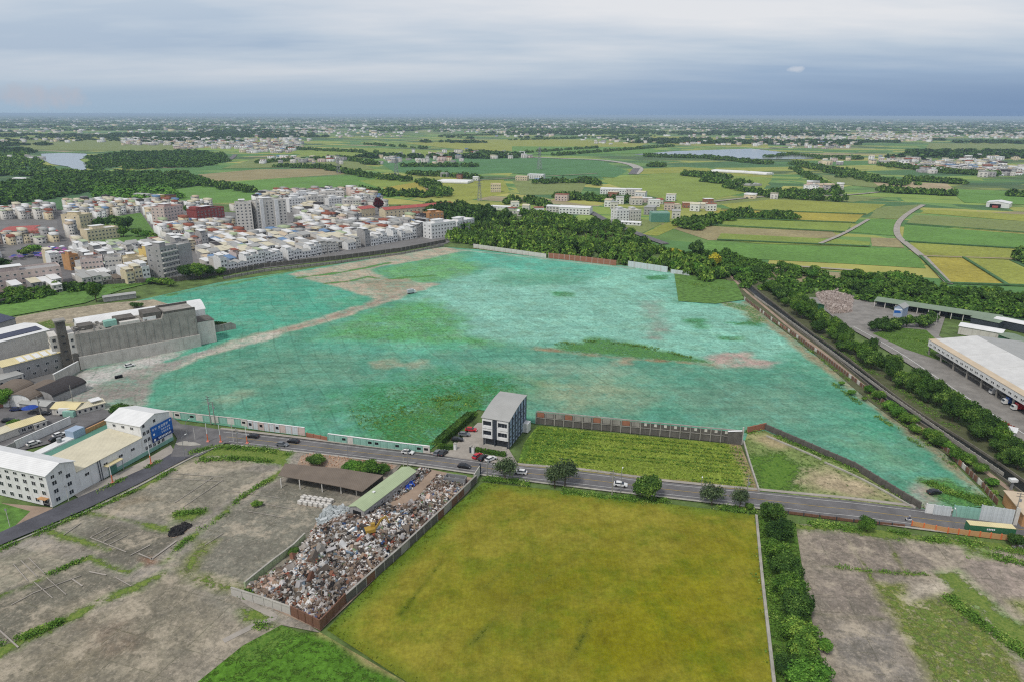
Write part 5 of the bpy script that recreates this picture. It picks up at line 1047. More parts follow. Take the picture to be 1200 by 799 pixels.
wall_run('site_wall', 'aqua roadside wall with small windows and white coping ending at the office hedge', [(385,517),(430,523),(470,528),(504,532)], 2.8, .4, ['hoarding_aqua', 'wall_offwhite', 'hoarding_aqua'], 2.6, open_=.35, cap='wall_white')
wall_run('site_wall', 'pale wall along the upper edge of the netting left of the rusty panels', [(555,291),(640,303)], 3.6, .4, 'wall_offwhite', 6, postm='concrete_pale')
wall_run('site_wall', 'rusty red panelled fence along the upper edge of the netting', [(643,303),(680,307),(722,312)], 4.4, .4, 'wall_brick', 5, postm='wall_pinkish')
wall_run('site_wall', 'white hoarding along the upper edge of the netting before the dark trees', [(736,313),(782,320)], 4.6, .4, 'hoarding', 6, postm='concrete_pale')
wall_run('site_wall', 'short low white broken wall at the corner of the upper grass patch', [(786,321),(808,324)], 3.2, .4, 'hoarding', 5, postm='concrete_pale')
FN = [(872,352),(905,377),(960,416),(1040,478),(1102,524),(1150,571),(1168,592)]
wall_run('site_fence', 'long rusty brown sheet fence between green netting and canal path', FN, 1.9, .25, ['hoarding_rust', 'hoarding_rust', 'wall_brick', 'hoarding_rust', 'hoarding_rust', 'wall_offwhite'], 2.6, cat='fence', postm='concrete_raw')
wall_run('railing', 'pale concrete railing on the canal path beside the rusty fence', [(884,349),(917,373),(970,412),(1042,466),(1110,514),(1175,559)], 1.2, .2, 'kerb_concrete', 3, cat='railing', z=.65)
for i, (p, h, mt, lb) in enumerate([([(1084,602),(1096,603.5)], 3.4, 'wall_white', 'leaning white gate leaf at the corner of the waste plot'), ([(1093,603.5),(1113,606)], 3.4, 'hoarding', 'short white hoarding panel left of the aqua roadside hoarding'), ([(1116,606),(1147,610)], 4.0, 'hoarding_aqua', 'aqua and white hoarding sheets beside the main road'), ([(1147,610),(1185,616)], 5.2, 'hoarding', 'tall white corrugated hoarding at the right end of the site frontage'), ([(1187,616),(1191,616.6)], 6, 'wall_offwhite', 'pale square gate post beside the orange machine')]):
    wall_run('hoarding', lb, p, h, .2, mt, 3 if i < 4 else 9, cat='hoarding')
# town side concrete barrier
wall_run('barrier_wall', 'long dark concrete barrier with posts and rails between town and site', [(-40,374),(0,358),(60,343),(125,334),(200,331),(262,323),(310,314),(400,304),(470,295),(522,285)], 3.2, .8, 'concrete_dark', 5, cat='barrier', postm='concrete_raw')
wall_run('barrier_wall', 'paler second barrier running in front of the dark one below the town', [(262,328),(310,319),(400,308.5),(470,299),(520,289)], 1.8, .5, 'concrete_raw', 5, cat='barrier', postm='concrete_dark')
# orange guardrail and container at right
wall_run('guardrail', 'orange sheet fence beside the road in front of the green container', [(1068,617),(1110,625),(1160,631),(1210,637),(1290,648)], 1.7, .15, 'orange_wall', 3, cat='fence', postm='orange_paint')
wall_run('guardrail', 'dark rust red crash rail along the lower road edge', [(905,600),(960,607),(1000,612),(1060,618)], .9, .12, 'hoarding_rust', 4, cat='guardrail', postm='trim_dark')
A, a, w = fr((1134,626), (1188,631)); t = thing('shipping_container', 'long green shipping container with pale yellow top beside the main road', 'container', (*A, .6), a); part(t, 'body', 'container_green', lambda b: b.box(0, 0, 0, w, 2.5, 2.6)); part(t, 'top_panel', 'roof_yellow', lambda b: b.box(-.02, -.02, 2.62, w+.02, 2.52, 2.7)); part(t, 'corner_post', 'container_green', lambda b: (b.box(-.06, -.06, 0, .1, .1, 2.6), b.box(w-.1, -.06, 0, w+.06, .1, 2.6))); part(t, 'lettering', 'sign_white', lambda b: [b.box(w*.38+i*.45, -.05, 1.5, w*.38+.3+i*.45, -.01, 2.0) for i in range(5)])
for x_ in (.1,): part(t, 'door', 'container_green', lambda b: b.box(-.1, .1, .1, -.07, 2.4, 2.5))
A, a, w = fr((1178,592), (1203,612)); t, _ = shed('orange_shed', 'tan flat-topped shed with orange wall between canal and hoarding', 'shed', (1174,590), (1196,618), 8, 4.2, 0, 'orange_wall', 'roof_tan')
t = thing('pump_box', 'small white tank on a post at the edge of the canal', 'tank', (*G(1184,575), .6)); part(t, 'post', 'steel_grey', lambda b: b.box(-.3, -.3, 0, .3, .3, 3)); part(t, 'tank', 'wall_white', lambda b: b.box(-1.1, -.8, 3.02, 1.1, .8, 3.9))
# ------------------------------------------------------------------ warehouse, canopy and sheds beyond the canal
he, hr_ = 8.5, 11.0
E0, E1 = Vector(G(1089,398,he)), Vector(G(1200,464,he)); a = math.atan2((E1-E0).y, (E1-E0).x); R0 = Vector(G(1132,387,hr_)); dd = R0-E0; dep = dd.x*-math.sin(a)+dd.y*math.cos(a); LW = 95
t = thing('warehouse', 'very large warehouse with pale metal roof and open loading docks beyond the canal', 'warehouse', (E0.x, E0.y, ZB), a)
zz = he-ZB; rz_ = hr_-ZB
part(t, 'roof', ['roof_warehouse', 'roof_tan', 'roof_grey'], lambda b: (b.extrude_x([(3.2, zz+(rz_-zz)*3.2/dep), (dep, rz_), (dep, rz_+.2), (3.2, zz+(rz_-zz)*3.2/dep+.2)], 0, LW, 0), b.extrude_x([(-.3, zz), (3.19, zz+(rz_-zz)*3.19/dep), (3.19, zz+(rz_-zz)*3.19/dep+.2), (-.3, zz+.2)], -.3, LW, 1), b.extrude_x([(dep+.01, rz_), (dep*2, zz), (dep*2, zz+.2), (dep+.01, rz_+.2)], 0, LW, 2)))
part(t, 'fascia', 'wall_white', lambda b: b.box(0, -.2, zz-3.2, LW, .1, zz-.02)); part(t, 'end_fascia', 'wall_white', lambda b: b.extrude_y([(-.2,0),(.1,0),(.1,1),(-.2,1)], 0, 0.01) if 0 else b.extrude_x([(.12, zz-3.2), (dep, zz-3.2), (dep, rz_-.02), (.12, zz-.02)], -.2, .0))
part(t, 'back_wall', 'concrete_dark', lambda b: b.box(.1, 7, 0, LW, 7.3, zz-.1)); part(t, 'end_wall', 'wall_grey', lambda b: b.box(.1, 7.4, 0, .4, dep*2-.5, zz-.1)); part(t, 'dock_platform', 'kerb_concrete', lambda b: b.box(.2, 4.5, 0, LW, 6.95, 1.1)); part(t, 'soffit', 'dark_void', lambda b: b.box(.15, .15, zz-3.0, LW, 6.95, zz-2.9))  # dark soffit and back wall hold the dock recess's shade in their colour
for i in range(9): part(t, 'column', 'concrete_raw', lambda b: b.box(i*11+.3, .5, 0, i*11+.9, 1.1, zz-3.3))
for i in range(24):
    for dx in (-.55, .55): win(t, 2.4+i*3.9+dx, -.2, zz-2.2, .8, .9, '-y', split=False)
for i in range(12): part(t, 'dock_door', 'dark_void', lambda b: b.box(i*6.4+2.2, 6.9, 1.15, i*6.4+5.4, 6.98, 4.6))
for i in range(4): part(t, 'skylight', 'roof_pale', lambda b: b.extrude_x([(3.6, zz+(rz_-zz)*3.6/dep+.21), (dep-.4, rz_+.18), (dep-.4, rz_+.24), (3.6, zz+(rz_-zz)*3.6/dep+.27)], 20+i*18, 25+i*18))
# canopy
A, a, w = fr((1024,361), (1170,384)); t = thing('loading_canopy', 'very long open-fronted canopy with dull green roof below the dark tree belt', 'canopy', (*A, ZB), a)
part(t, 'roof', 'roof_green', lambda b: b.extrude_x([(-.5,4.2),(8,5.2),(8,5.4),(-.5,4.4)], -.5, w+.5)); part(t, 'back_wall', 'trim_dark', lambda b: b.box(0, 7.6, 0, w, 7.9, 5.1))
for i in range(12): part(t, 'column', 'wall_offwhite', lambda b: b.box(i*w/11-.2, 0, 0, i*w/11+.2, .4, 4.25))
shed('white_roofed_shed', 'long bright white roofed shed beside the end of the green canopy', 'shed', (1122,392), (1172,401), 9, 4.6, .8, 'wall_offwhite', 'roof_white')
shed('green_shed', 'green-walled shed with dull green roof behind the big warehouse', 'shed', (1168,402), (1196,413), 9, 4.5, .7, 'container_green', 'roof_green')
shed('white_roofed_shed', 'white open-sided shed at the right edge below the tree belt', 'shed', (1163,383), (1215,394), 8, 4.5, .5, 'trim_dark', 'roof_white')
shed('green_roofed_lean_to', 'small dull green lean-to between canopy and white-roofed shed', 'shed', (1136,382), (1168,389), 7, 4.8, .4, 'trim_dark', 'roof_green')
t, w_ = shed('painted_shed', 'small shed with blue and white painted gable among dark trees', 'shed', (1046,372), (1056,374), 9, 6.2, 1.6, 'wall_blue', 'roof_grey', axis='y'); part(t, 'mural', 'sign_blue', lambda b: b.extrude_y([(.4,2.5),(w_-.6,3.2),(w_*.7,4.4),(.3,4.0)], -.08, -.02)); part(t, 'mural_band', 'sign_white', lambda b: b.extrude_y([(.4,4.3),(w_-.5,4.8),(w_-.5,5.6),(.4,5.2)], -.08, -.02))
t, w_ = shed('green_house', 'small dark green gabled building at the top of the service yard', 'shed', (950,368), (965,366), 7, 4.2, 1.4, 'container_green', 'roof_green', axis='y')
t, w_ = shed('site_cabin', 'white portable cabin with flat roof beside scrap near the canal trees', 'cabin', (1163,510), (1188,516), 5, 2.9, 0, 'wall_white', 'roof_white', wins=[(3, 1, 1, 1)])
A, a, w = fr((1158,178+64), (1180,243)); t, w_ = shed('barn', 'white open barn with pale roof standing alone in the right-hand fields', 'barn', (1155,243), (1182,245), 26, 6, 2, 'wall_white', 'roof_white', axis='y'); part(t, 'door', 'dark_void', lambda b: b.box(4, -.1, 0, w_-9, -.02, 4.6)); part(t, 'red_machine', 'roof_red', lambda b: b.box(w_*.3, -5, 0, w_*.55, -1, 2.5))
# ------------------------------------------------------------------ the town
def house_template(name, wallm, fl, roof, roofm, w=6.0, d=13.0, seed=0, cat='house'):
    r = random.Random(seed); t = thing(name, '', cat, (0,0,-500), 0); h = 3.1*fl+.4
    if roof == 'flat':
        part(t, 'wall', wallm, lambda b: b.box(0, 0, 0, w, d, h))
        part(t, 'parapet', wallm, lambda b: (b.box(0, 0, h+.01, w, .25, h+.9), b.box(0, d-.25, h+.01, w, d, h+.9), b.box(0, .26, h+.01, .25, d-.26, h+.9), b.box(w-.25, .26, h+.01, w, d-.26, h+.9)))
        part(t, 'terrace', 'concrete_raw' if seed % 2 else 'wall_grey', lambda b: b.box(.26, .26, h+.01, w-.26, d-.26, h+.06))
        y0 = r.choice([2.5, 4, 6]); part(t, 'rooftop_room', wallm, lambda b: b.box(.5, y0, h+.07, w-.5, d-1.2, h+2.6)); part(t, 'roof', roofm, lambda b: b.extrude_x([(y0-1.2, h+2.5), (d-.8, h+3.1), (d-.8, h+3.25), (y0-1.2, h+2.65)], .1, w-.1))
        if r.random() < .7: part(t, 'water_tank', 'steel_grey', lambda b: b.tube((w*.3, 1.6, h+.07), (w*.3, 1.6, h+1.7), .6, .6, 9))
    elif roof == 'slope':
        part(t, 'wall', wallm, lambda b: b.extrude_x([(0,0),(d,0),(d,h+1.2),(0,h)], 0, w)); part(t, 'roof', roofm, lambda b: b.extrude_x([(-.7,h-.05),(d+.3,h+1.3),(d+.3,h+1.45),(-.7,h+.1)], -.15, w+.15))
        part(t, 'awning', roofm, lambda b: b.box(.2, -1.2, 2.7, w-.2, -.02, 2.85))
    else:
        wf, rf = gable(w, d, h, 1.9, .35, 'x' if roof == 'gable_x' else 'y'); part(t, 'wall', wallm, wf); part(t, 'roof', roofm, rf)
    n = 2 if w < 8 else 3
    for f in range(fl):
        for i in range(n): win(t, w*(i+.5)/n, 0, 1.0+3.1*f, 1.5 if f else 1.9, 1.4, '-y')
    part(t, 'door', 'dark_void', lambda b: b.box(w*.42, -.05, 0, w*.58, -.01, 2.2))
    return t, w, d, h
HT = []
CN_ = {'wall_white':'white','wall_offwhite':'off-white','wall_cream':'cream','wall_grey':'grey','wall_pinkish':'pinkish','wall_yellow':'yellow','wall_brick':'brick','wall_blue':'pale blue','wall_red':'red','orange_wall':'orange'}
RN_ = {'roof_white':'white','roof_cream':'cream','roof_grey':'grey','roof_teal':'teal','roof_palegreen':'pale green','roof_rust':'rust','roof_dark':'dark','roof_brown':'brown','roof_tan':'tan','roof_orange':'orange','roof_yellow':'yellow','roof_blue':'blue','roof_red':'red','roof_green':'green'}
FLN = ['','one','two','three','four','five']
for i, (wm, fl, ro, rm, w_, d_) in enumerate([('wall_white',3,'flat','roof_white',6,13),('wall_offwhite',3,'flat','roof_grey',6.5,14),('wall_cream',3,'flat','roof_cream',6,12),('wall_grey',4,'flat','roof_white',7,13),('wall_white',4,'flat','roof_palegreen',6,13),('wall_pinkish',3,'flat','roof_rust',6,13),
    ('wall_offwhite',2,'slope','roof_white',7,13),('wall_grey',2,'slope','roof_cream',7,13),('wall_cream',2,'slope','roof_palegreen',8,12),('wall_offwhite',2,'slope','roof_grey',7,14),('wall_grey',1,'slope','roof_brown',8,12),('wall_brick',2,'slope','roof_rust',7,12),('wall_offwhite',1,'slope','roof_white',9,13),
    ('wall_white',2,'gable_y','roof_grey',9,12),('wall_white',2,'gable_x','roof_grey',10,10),('wall_yellow',3,'flat','roof_tan',6,11),('wall_grey',2,'slope','roof_red',8,12),('wall_offwhite',2,'slope','roof_dark',7,12),('wall_offwhite',2,'slope','roof_tan',7,12),('wall_blue',2,'slope','roof_blue',7,11),('wall_white',2,'slope','roof_cream',9,12)]):
    t, a_, b_, c_ = house_template('town_house', wm, fl, ro, rm, w_, d_, i); HT.append((t, a_, b_, c_, wm, fl, ro, rm))
town_px = [(-60,240),(60,238),(150,240),(230,242),(282,246),(300,234),(330,229),(420,227),(452,238),(470,256),(556,260),(550,274),(526,286),(470,295),(400,305),(310,315),(262,323),(228,328),(200,332),(125,334),(60,344),(-60,358)]
SPEC = [[(-60,350),(-60,316),(50,312),(80,334)], [(100,284),(105,258),(165,250),(190,285),(150,293)], [(270,274),(278,238),(345,238),(345,268),(300,278)], [(186,268),(190,244),(222,244),(222,264)], [(228,264),(230,246),(268,244),(268,262)], [(180,330),(186,298),(232,296),(232,330)], [(-60,282),(-60,258),(72,258),(76,280)], [(420,262),(424,242),(540,240),(540,256),(500,260)], [(500,282),(502,256),(556,258),(556,276)], [(72,340),(92,338),(88,318),(82,300),(76,245),(64,245),(70,300)], [(216,334),(218,318),(250,316),(262,324)], [(0,312),(0,288),(80,286),(80,308)], [(338,250),(340,234),(412,230),(420,242),(380,250)], [(90,272),(92,256),(120,256),(112,284),(140,290),(95,290)]]
TWN = GL(town_px); SPW = [GL(s) for s in SPEC]; O_ = Vector(G(262, 320.5)); ang = math.radians(50.5); E_ = Vector((math.cos(ang), math.sin(ang))); N_ = Vector((-math.sin(ang), math.cos(ang)))
cand = []; rs = random.Random(22)
for row in range(40):
    tt = 2.5+row*12.6; s = -420.0
    while s < 560:
        low = mnoise.noise(Vector((s*.011, tt*.013, 5)))
        pool = [0,1,2,3,4,0,0,1,5,2] if low > .2 or tt > 250 else [6,7,8,9,12,18,20,6,20,10,6,8,9,17,14,6,12,12,20,18,9,7,19]
        if row == 0: pool = [0,4,0,13,14,0,3,1]
        k = rs.choice(pool); t, w_, d_, h_, *_ = HT[k]; w_ *= .84; c = O_+E_*(s+w_/2)+N_*(tt+d_/2)
        ok = sdist(np.array([c.x]), np.array([c.y]), TWN)[0] < -3 and all(sdist(np.array([c.x]), np.array([c.y]), q)[0] > 2 for q in SPW)
        if ok and rs.random() > .04: p = O_+E_*s+N_*tt; cand.append((row, s, p.x, p.y, k, rs.uniform(.72, 1.1), rs.uniform(-.025, .025)))
        s += w_+(rs.uniform(.1, .8) if rs.random() < .8 else 5)
cand.sort(key=lambda c: math.hypot(c[2], c[3])); indiv = cand[:285]; rest = cand[285:]
rows = {}
for c in indiv: rows.setdefault(c[0], []).append(c)
RD = {}
for ri, rw in enumerate(sorted(rows)):
    for j, (row, s, x, y, k, sc_, da) in enumerate(sorted(rows[rw], key=lambda c: P(c[2], c[3])[0])):
        t, w_, d_, h_, wm, fl, ro, rm = HT[k]
        lb = '%s %s-storey house, %s %sroof, %s of the %s row from barrier wall' % (CN_[wm], FLN[fl], RN_[rm], 'gabled ' if 'gable' in ro else '', nth(j+1), nth(ri+1))
        dup(t, (x, y, ZB), ang+da, lb, 'houses of the town', (.84, .86, sc_))
for t, *_ in HT:
    for c in list(kids(t)): bpy.data.objects.remove(c)
    CH.pop(t.name, None); bpy.data.objects.remove(t)
MS = ['wall_white','wall_offwhite','wall_cream','wall_grey','wall_pinkish','roof_white','roof_grey','roof_cream','roof_rust','roof_palegreen','roof_tan','glass','wall_brick','roof_dark','roof_blue']
BV = np.array([(0,0,0),(1,0,0),(1,1,0),(0,1,0),(0,0,1),(1,0,1),(1,1,1),(0,1,1)], float); BF = np.array([(0,1,5,4),(1,2,6,5),(2,3,7,6),(3,0,4,7),(4,5,6,7)])
def stuffhouses(name, items, win_=True):
    """items: x, y, angle, w, d, h"""
    rs = np.random.RandomState(len(items)); V, F, Mi, o = [], [], [], 0
    def bx(x, y, a, x0, y0, z0, w, d, h, m):
        nonlocal o
        B = BV*[w, d, h]+[x0, y0, z0]; ca, sa = math.cos(a), math.sin(a); V.append(np.stack([B[:, 0]*ca-B[:, 1]*sa+x, B[:, 0]*sa+B[:, 1]*ca+y, B[:, 2]], 1)); F.append(BF+o); Mi.extend([m]*5); o += 8
    for (x, y, a, w, d, h) in items:
        wm = rs.choice(5, p=[.3,.32,.12,.19,.07]); rm = rs.choice([5,6,7,8,9,10,13,14], p=[.22,.26,.16,.12,.06,.09,.06,.03]); bx(x, y, a, 0, 0, 0, w, d, h, wm); bx(x, y, a, -.2, -.5, h+.05, w+.4, d*(.6 if rs.rand() < .4 else 1)+.6, .25 if rs.rand() < .5 else 2.0, rm)
        if win_:
            for f in range(int(h//3)):
                for q in (.2, .62): bx(x, y, a, w*q, -.06, 1+3*f, w*.22, .1, 1.2, 11)
    return tag(np_mesh(name, np.vstack(V), np.vstack(F), MS, Mi), kind='stuff')
sheet('town_ground', [(-60,358),(-60,246),(150,244),(282,250),(300,236),(420,231),(452,242),(556,264),(524,286),(400,304),(262,321),(125,332)], 'town_ground', .34)
stuffhouses('distant_houses', [(x, y, ang+da, HT[k][1]*.84, HT[k][2]*.86, HT[k][3]*sc_) for (row, s, x, y, k, sc_, da) in rest])
def block(name, label, cat, pa, pb, d, h, fl, nb, wallm, roofm='roof_grey', ww=1.5, wh=1.4, sides=0, balc=None, group=None, top_=True, a=None):
    A, an, w = fr(pa, pb); t = thing(name, label, cat, (*A, ZB), an if a is None else a, group); part(t, 'wall', wallm, lambda b: b.box(0, 0, 0, w, d, h))
    part(t, 'parapet', wallm, lambda b: (b.box(0, 0, h+.01, w, .3, h+1), b.box(0, d-.3, h+.01, w, d, h+1), b.box(0, .31, h+.01, .3, d-.31, h+1), b.box(w-.3, .31, h+.01, w, d-.31, h+1)))
    part(t, 'roof', roofm, lambda b: b.box(.31, .31, h+.01, w-.31, d-.31, h+.08))
    fh = h/fl
    for f in range(fl):
        for i in range(nb): win(t, w*(i+.5)/nb, 0, f*fh+fh*.3, ww, wh, '-y')
        for i in range(sides):
            win(t, w, d*(i+.5)/sides, f*fh+fh*.3, ww, wh, '+x'); win(t, 0, d*(i+.5)/sides, f*fh+fh*.3, ww, wh, '-x')
        if balc: part(t, 'balcony', balc, lambda b: b.box(.2, -1.3, f*fh, w-.2, -.02, f*fh+.9))
    if top_: part(t, 'rooftop_room', wallm, lambda b: b.box(w*.25, d*.3, h+.09, w*.6, d*.8, h+3.2)); part(t, 'rooftop_roof', 'roof_white', lambda b: b.box(w*.22, d*.25, h+3.21, w*.63, d*.85, h+3.4))
    return t
t = block('apartment_tower', 'tall pale apartment tower, left one of the pair above the town centre', 'apartment block', (279,272), (298,271), 16, 28, 9, 4, 'wall_offwhite', ww=1.4, sides=2)
t = block('apartment_tower', 'tall pale apartment slab with vertical stair shaft, right one of the pair', 'apartment block', (303,270), (338,266), 16, 28, 9, 7, 'wall_offwhite', ww=1.6, sides=2); part(t, 'stair_shaft', 'wall_white', lambda b: b.box(4, -1.6, 0, 7.5, -.05, 31)); part(t, 'stair_shaft', 'wall_white', lambda b: b.box(20, -1.2, 0, 24, -.05, 29.5))
block('apartment_block', 'pinkish six-storey block left of the dark red building', 'apartment block', (195,267), (217,263), 18, 20, 6, 6, 'wall_pinkish', 'roof_rust', sides=3)
t = block('red_building', 'dark red long building behind the pinkish block', 'building', (232,262), (264,257), 16, 13, 4, 8, 'wall_red', 'roof_dark'); part(t, 'tower', 'wall_red', lambda b: b.box(0, 0.4, 13.1, 7, 12, 17))
block('apartment_block', 'grey six-storey block with balcony bands beside the round town-edge trees', 'apartment block', (193,328), (212,323), 14, 22.5, 6, 5, 'wall_grey', balc='wall_offwhite', sides=2); block('apartment_annex', 'plain grey windowless annex right of the balconied grey block', 'building', (213,322), (228,318), 12, 21, 6, 1, 'wall_grey', ww=.8, wh=.8, top_=False)
t = block('terrace_row', 'long pinkish three-storey row at the left edge facing the barrier wall', 'row building', (-45,350), (75,334), 16, 12.5, 4, 14, 'wall_pinkish', 'wall_grey', ww=1.2, wh=1.1, sides=2)
block('terrace_row', 'pinkish white blocks with dark gap right of the street below the orange house', 'row building', (98,328), (124,325.5), 14, 13.5, 4, 6, 'wall_pinkish', 'wall_grey', ww=1.1, wh=1.1); block('terrace_row', 'light grey pair of blocks left of the blank cream wall', 'row building', (126,325), (146,323), 14, 13, 4, 5, 'wall_offwhite', 'wall_grey', ww=1.1, wh=1.1)
block('cream_block', 'block with wide blank cream wall above the grass strip', 'building', (148,324), (173,321), 14, 12, 4, 1, 'wall_cream', 'roof_cream', ww=.8, wh=.8); block('yellow_block', 'narrow yellow block left of the grey balconied block', 'building', (176,320), (187,318), 12, 16, 5, 3, 'wall_yellow', 'roof_grey')
block('orange_house', 'small orange house with rust top at the foot of the main street', 'house', (84,318), (95,316), 10, 11, 3, 2, 'orange_wall', 'roof_rust')
block('cream_block', 'large cream complex right of the wide street', 'building', (96,271), (111,268), 22, 15, 4, 4, 'wall_cream', 'roof_cream', sides=2); block('cream_block', 'long low cream wing below the park trees', 'building', (104,284), (141,279), 14, 10, 3, 9, 'wall_cream', 'roof_white')
for i, (pa, pb, lb) in enumerate([((2,281),(40,279),'long hall with red roof at the left edge of the town'),((42,283),(70,280),'hall with bright red roof beside the wide street')]):
    t, w_ = shed('market_hall', lb, 'hall', pa, pb, 34, 7, .8, 'wall_offwhite', 'roof_red', wins=[(6, 2, 1.5, 1.2)])
t, w_ = shed('school_building', 'long school wing with red roof beyond the town trees', 'school', (452,256), (532,248), 15, 9, 2.2, 'wall_cream', 'roof_red', wins=[(18, 1.2, 1.6, 1.3), (18, 5, 1.6, 1.3)]); t, w_ = shed('school_building', 'shorter red-roofed hall left of the purple-red tree', 'school', (424,255), (440,253), 15, 9, 2.2, 'wall_cream', 'roof_red', wins=[(4, 1.2, 1.6, 1.3)])
block('apartment_block', 'white four-storey terrace at the right end of the town', 'apartment block', (506,281), (534,277), 14, 14, 4, 8, 'wall_white', 'roof_white', sides=2); block('apartment_block', 'white terrace with battlement-like roof rooms beside the dark wood', 'apartment block', (536,277), (556,272), 14, 13, 4, 6, 'wall_white', 'roof_white', sides=2)
block('orange_house', 'orange-cream building behind the white terraces at the right of town', 'house', (503,263), (520,261), 12, 11, 3, 4, 'orange_wall', 'roof_orange')
for i, (pa, pb, fl) in enumerate([((340,250),(360,248),5),((362,247),(384,245),5),((386,246),(404,244),4),((404,248),(424,247),4),((345,240),(372,238),4),((376,238),(404,237),4)]):
    block('apartment_block', 'pale apartment row at the far upper edge of town, %s from the left' % nth([1,3,5,6,2,4][i]), 'apartment block', pa, pb, 14, fl*3.2, fl, 6, 'wall_offwhite' if i % 2 else 'wall_white', 'roof_white', group='apartment rows along the upper edge of town')
# street market
rs = random.Random(8); mk = ['pink_paint','tarp_blue','orange_paint','sign_white','wall_blue','roof_red']; mkn = ['pink','blue','orange','white','pale blue','red']
plain('pink_canvas', S(178,92,150), .8, .2, 1); plain('purple_canvas', S(120,92,150), .8, .2, 1)
mspots = fill([(14,306),(20,296),(50,293),(76,292),(80,303),(60,308)], 40, 5); tmp = {}
for i, (x, y) in enumerate(sorted(mspots, key=lambda p: P(*p)[0])):
    mt = rs.choice(['pink_canvas','purple_canvas','pink_canvas','tarp_blue','sign_white','purple_canvas']); lb = {'pink_canvas':'pink','purple_canvas':'purple','tarp_blue':'blue','sign_white':'white'}[mt]
    t = thing('market_stall', 'small stall with %s canopy in the street market, %s from the left' % (lb, nth(i+1)), 'stall', (x, y, ZB), ang+rs.uniform(-.2,.2), 'stalls of the street market')
    if mt not in tmp:
        mb = MB(); mb.add([(0,0,3.3),(-2,-2,2.5),(2,-2,2.5),(2,2,2.5),(-2,2,2.5)], [(0,1,2),(0,2,3),(0,3,4),(0,4,1),(4,3,2,1)]); c = fixn(mb.build('canopy', mt, t)); pm = MB(); pm.tube((0,0,0),(0,0,2.55),.07,.07,5); p_ = pm.build('post', 'steel_grey', t); pm = MB(); pm.box(-1.2,-.6,0,1.2,.6,.9); q_ = pm.build('counter', 'wall_grey', t); tmp[mt] = (c, p_, q_)
    else:
        for o in tmp[mt]: d_ = o.copy(); col.objects.link(d_); d_.parent = t
sheet('street', [(74,338),(90,336),(90,318),(82,300),(76,248),(66,248),(70,300)], 'asphalt', .38); sheet('park', SPEC[1], 'grass_green', .38)
# ------------------------------------------------------------------ villages and farms of the middle distance
def vh(px, py, w, d, h, wm, rm, lb, rise=0, an=None, name='farmhouse', cat='house', group=None):
    x, y = G(px, py); a = math.radians(-18) if an is None else an
    t = thing(name, lb, cat, (x, y, ZB), a, group)
    if rise: wf, rf = gable(w, d, h, rise, .4, 'x'); part(t, 'wall', wm, wf); part(t, 'roof', rm, rf)
    else: part(t, 'wall', wm, lambda b: b.box(0, 0, 0, w, d, h)); part(t, 'roof', rm, lambda b: b.box(-.3, -.3, h+.01, w+.3, d+.3, h+.3))
    n = max(2, int(w/4))
    for f in range(max(1, int(h//3.4))):
        for i in range(n): win(t, w*(i+.5)/n, 0, 1.1+3.3*f, 1.8, 1.5, '-y')
    return t
vh(655,251,38,18,8,'wall_white','roof_white','long white factory building left of the village', 1.5, name='factory', cat='factory'); vh(640,249,16,16,7,'wall_offwhite','roof_white','low white annex at the left end of the village factory', 1); vh(650,236,18,12,9,'wall_pinkish','roof_rust','pinkish rust-roofed block behind the white village factory')
vh(703,228,50,22,8,'wall_white','roof_white','white flat-roofed hall at the top of the village among trees', 1, name='hall', cat='hall'); vh(733,231,22,14,11,'wall_offwhite','roof_white','off-white block right of the village hall')
t = block('apartment_block', 'white four-storey block at the front of the village', 'apartment block', (722,261), (737,260), 12, 12.5, 4, 4, 'wall_white', 'roof_grey', sides=2); block('apartment_block', 'stepped white block joined to the right of the front village block', 'apartment block', (738,260), (751,259), 12, 11.5, 3, 4, 'wall_offwhite', 'roof_white', sides=2)
vh(727,264,22,8,3,'wall_white','roof_white','low white curved annex in front of the village blocks', 1); t = block('netted_building', 'building wrapped in teal scaffold net in the village', 'building', (763,261), (784,261), 12, 10, 3, 1, 'hoarding_aqua', 'roof_grey', ww=.5, wh=.5, top_=False)
part(t, 'scaffold_net', 'roof_teal', lambda b: b.box(-.3, -.5, 0, fr((763,261),(784,261))[2]+.3, -.12, 9.8))
rs = random.Random(31); VL = [(740,241,'wall_offwhite'),(752,238,'wall_pinkish'),(760,243,'wall_white'),(770,240,'wall_offwhite'),(780,236,'wall_white'),(778,247,'wall_pinkish'),(790,246,'wall_offwhite'),(800,244,'wall_brick'),(808,248,'wall_white'),(818,245,'wall_offwhite'),(828,248,'wall_white'),(826,242,'wall_brick'),(754,252,'wall_grey'),(757,248,'wall_white'),(715,246,'wall_offwhite'),(722,240,'wall_white'),(708,243,'wall_white'),(712,233,'wall_brick'),(744,233,'wall_white'),(787,257,'wall_offwhite'),(618,256,'wall_grey'),(606,254,'wall_offwhite'),(595,250,'wall_grey'),(626,250,'wall_white'),(612,247,'wall_offwhite'),(600,243,'wall_white')]
for i, (px, py, wm) in enumerate(sorted(VL)):
    fl = rs.choice([2, 3, 3]); rm = rs.choice(['roof_white','roof_tan','roof_grey','roof_rust','roof_cream']); vh(px, py, rs.uniform(8, 15), rs.uniform(8, 13), fl*3.0, wm, rm, '%s %s-storey village house with %s roof, %s from the left' % (CN_[wm], FLN[fl], RN_[rm], nth(i+1)), rs.choice([0, 1.5]), math.radians(rs.uniform(-30, 10)), group='houses of the village')
vh(604,212,22,14,7,'wall_cream','roof_tan','cream farm shed left of the white farm block', 1.2, name='farm_shed', cat='farm'); vh(618,210,30,18,8,'wall_white','roof_white','white farm block beside the dark green cane field', 0, name='farm_block', cat='farm'); vh(626,213,12,8,4,'wall_blue','roof_blue','small pale blue shed in front of the white farm block', .8, name='farm_shed', cat='farm')
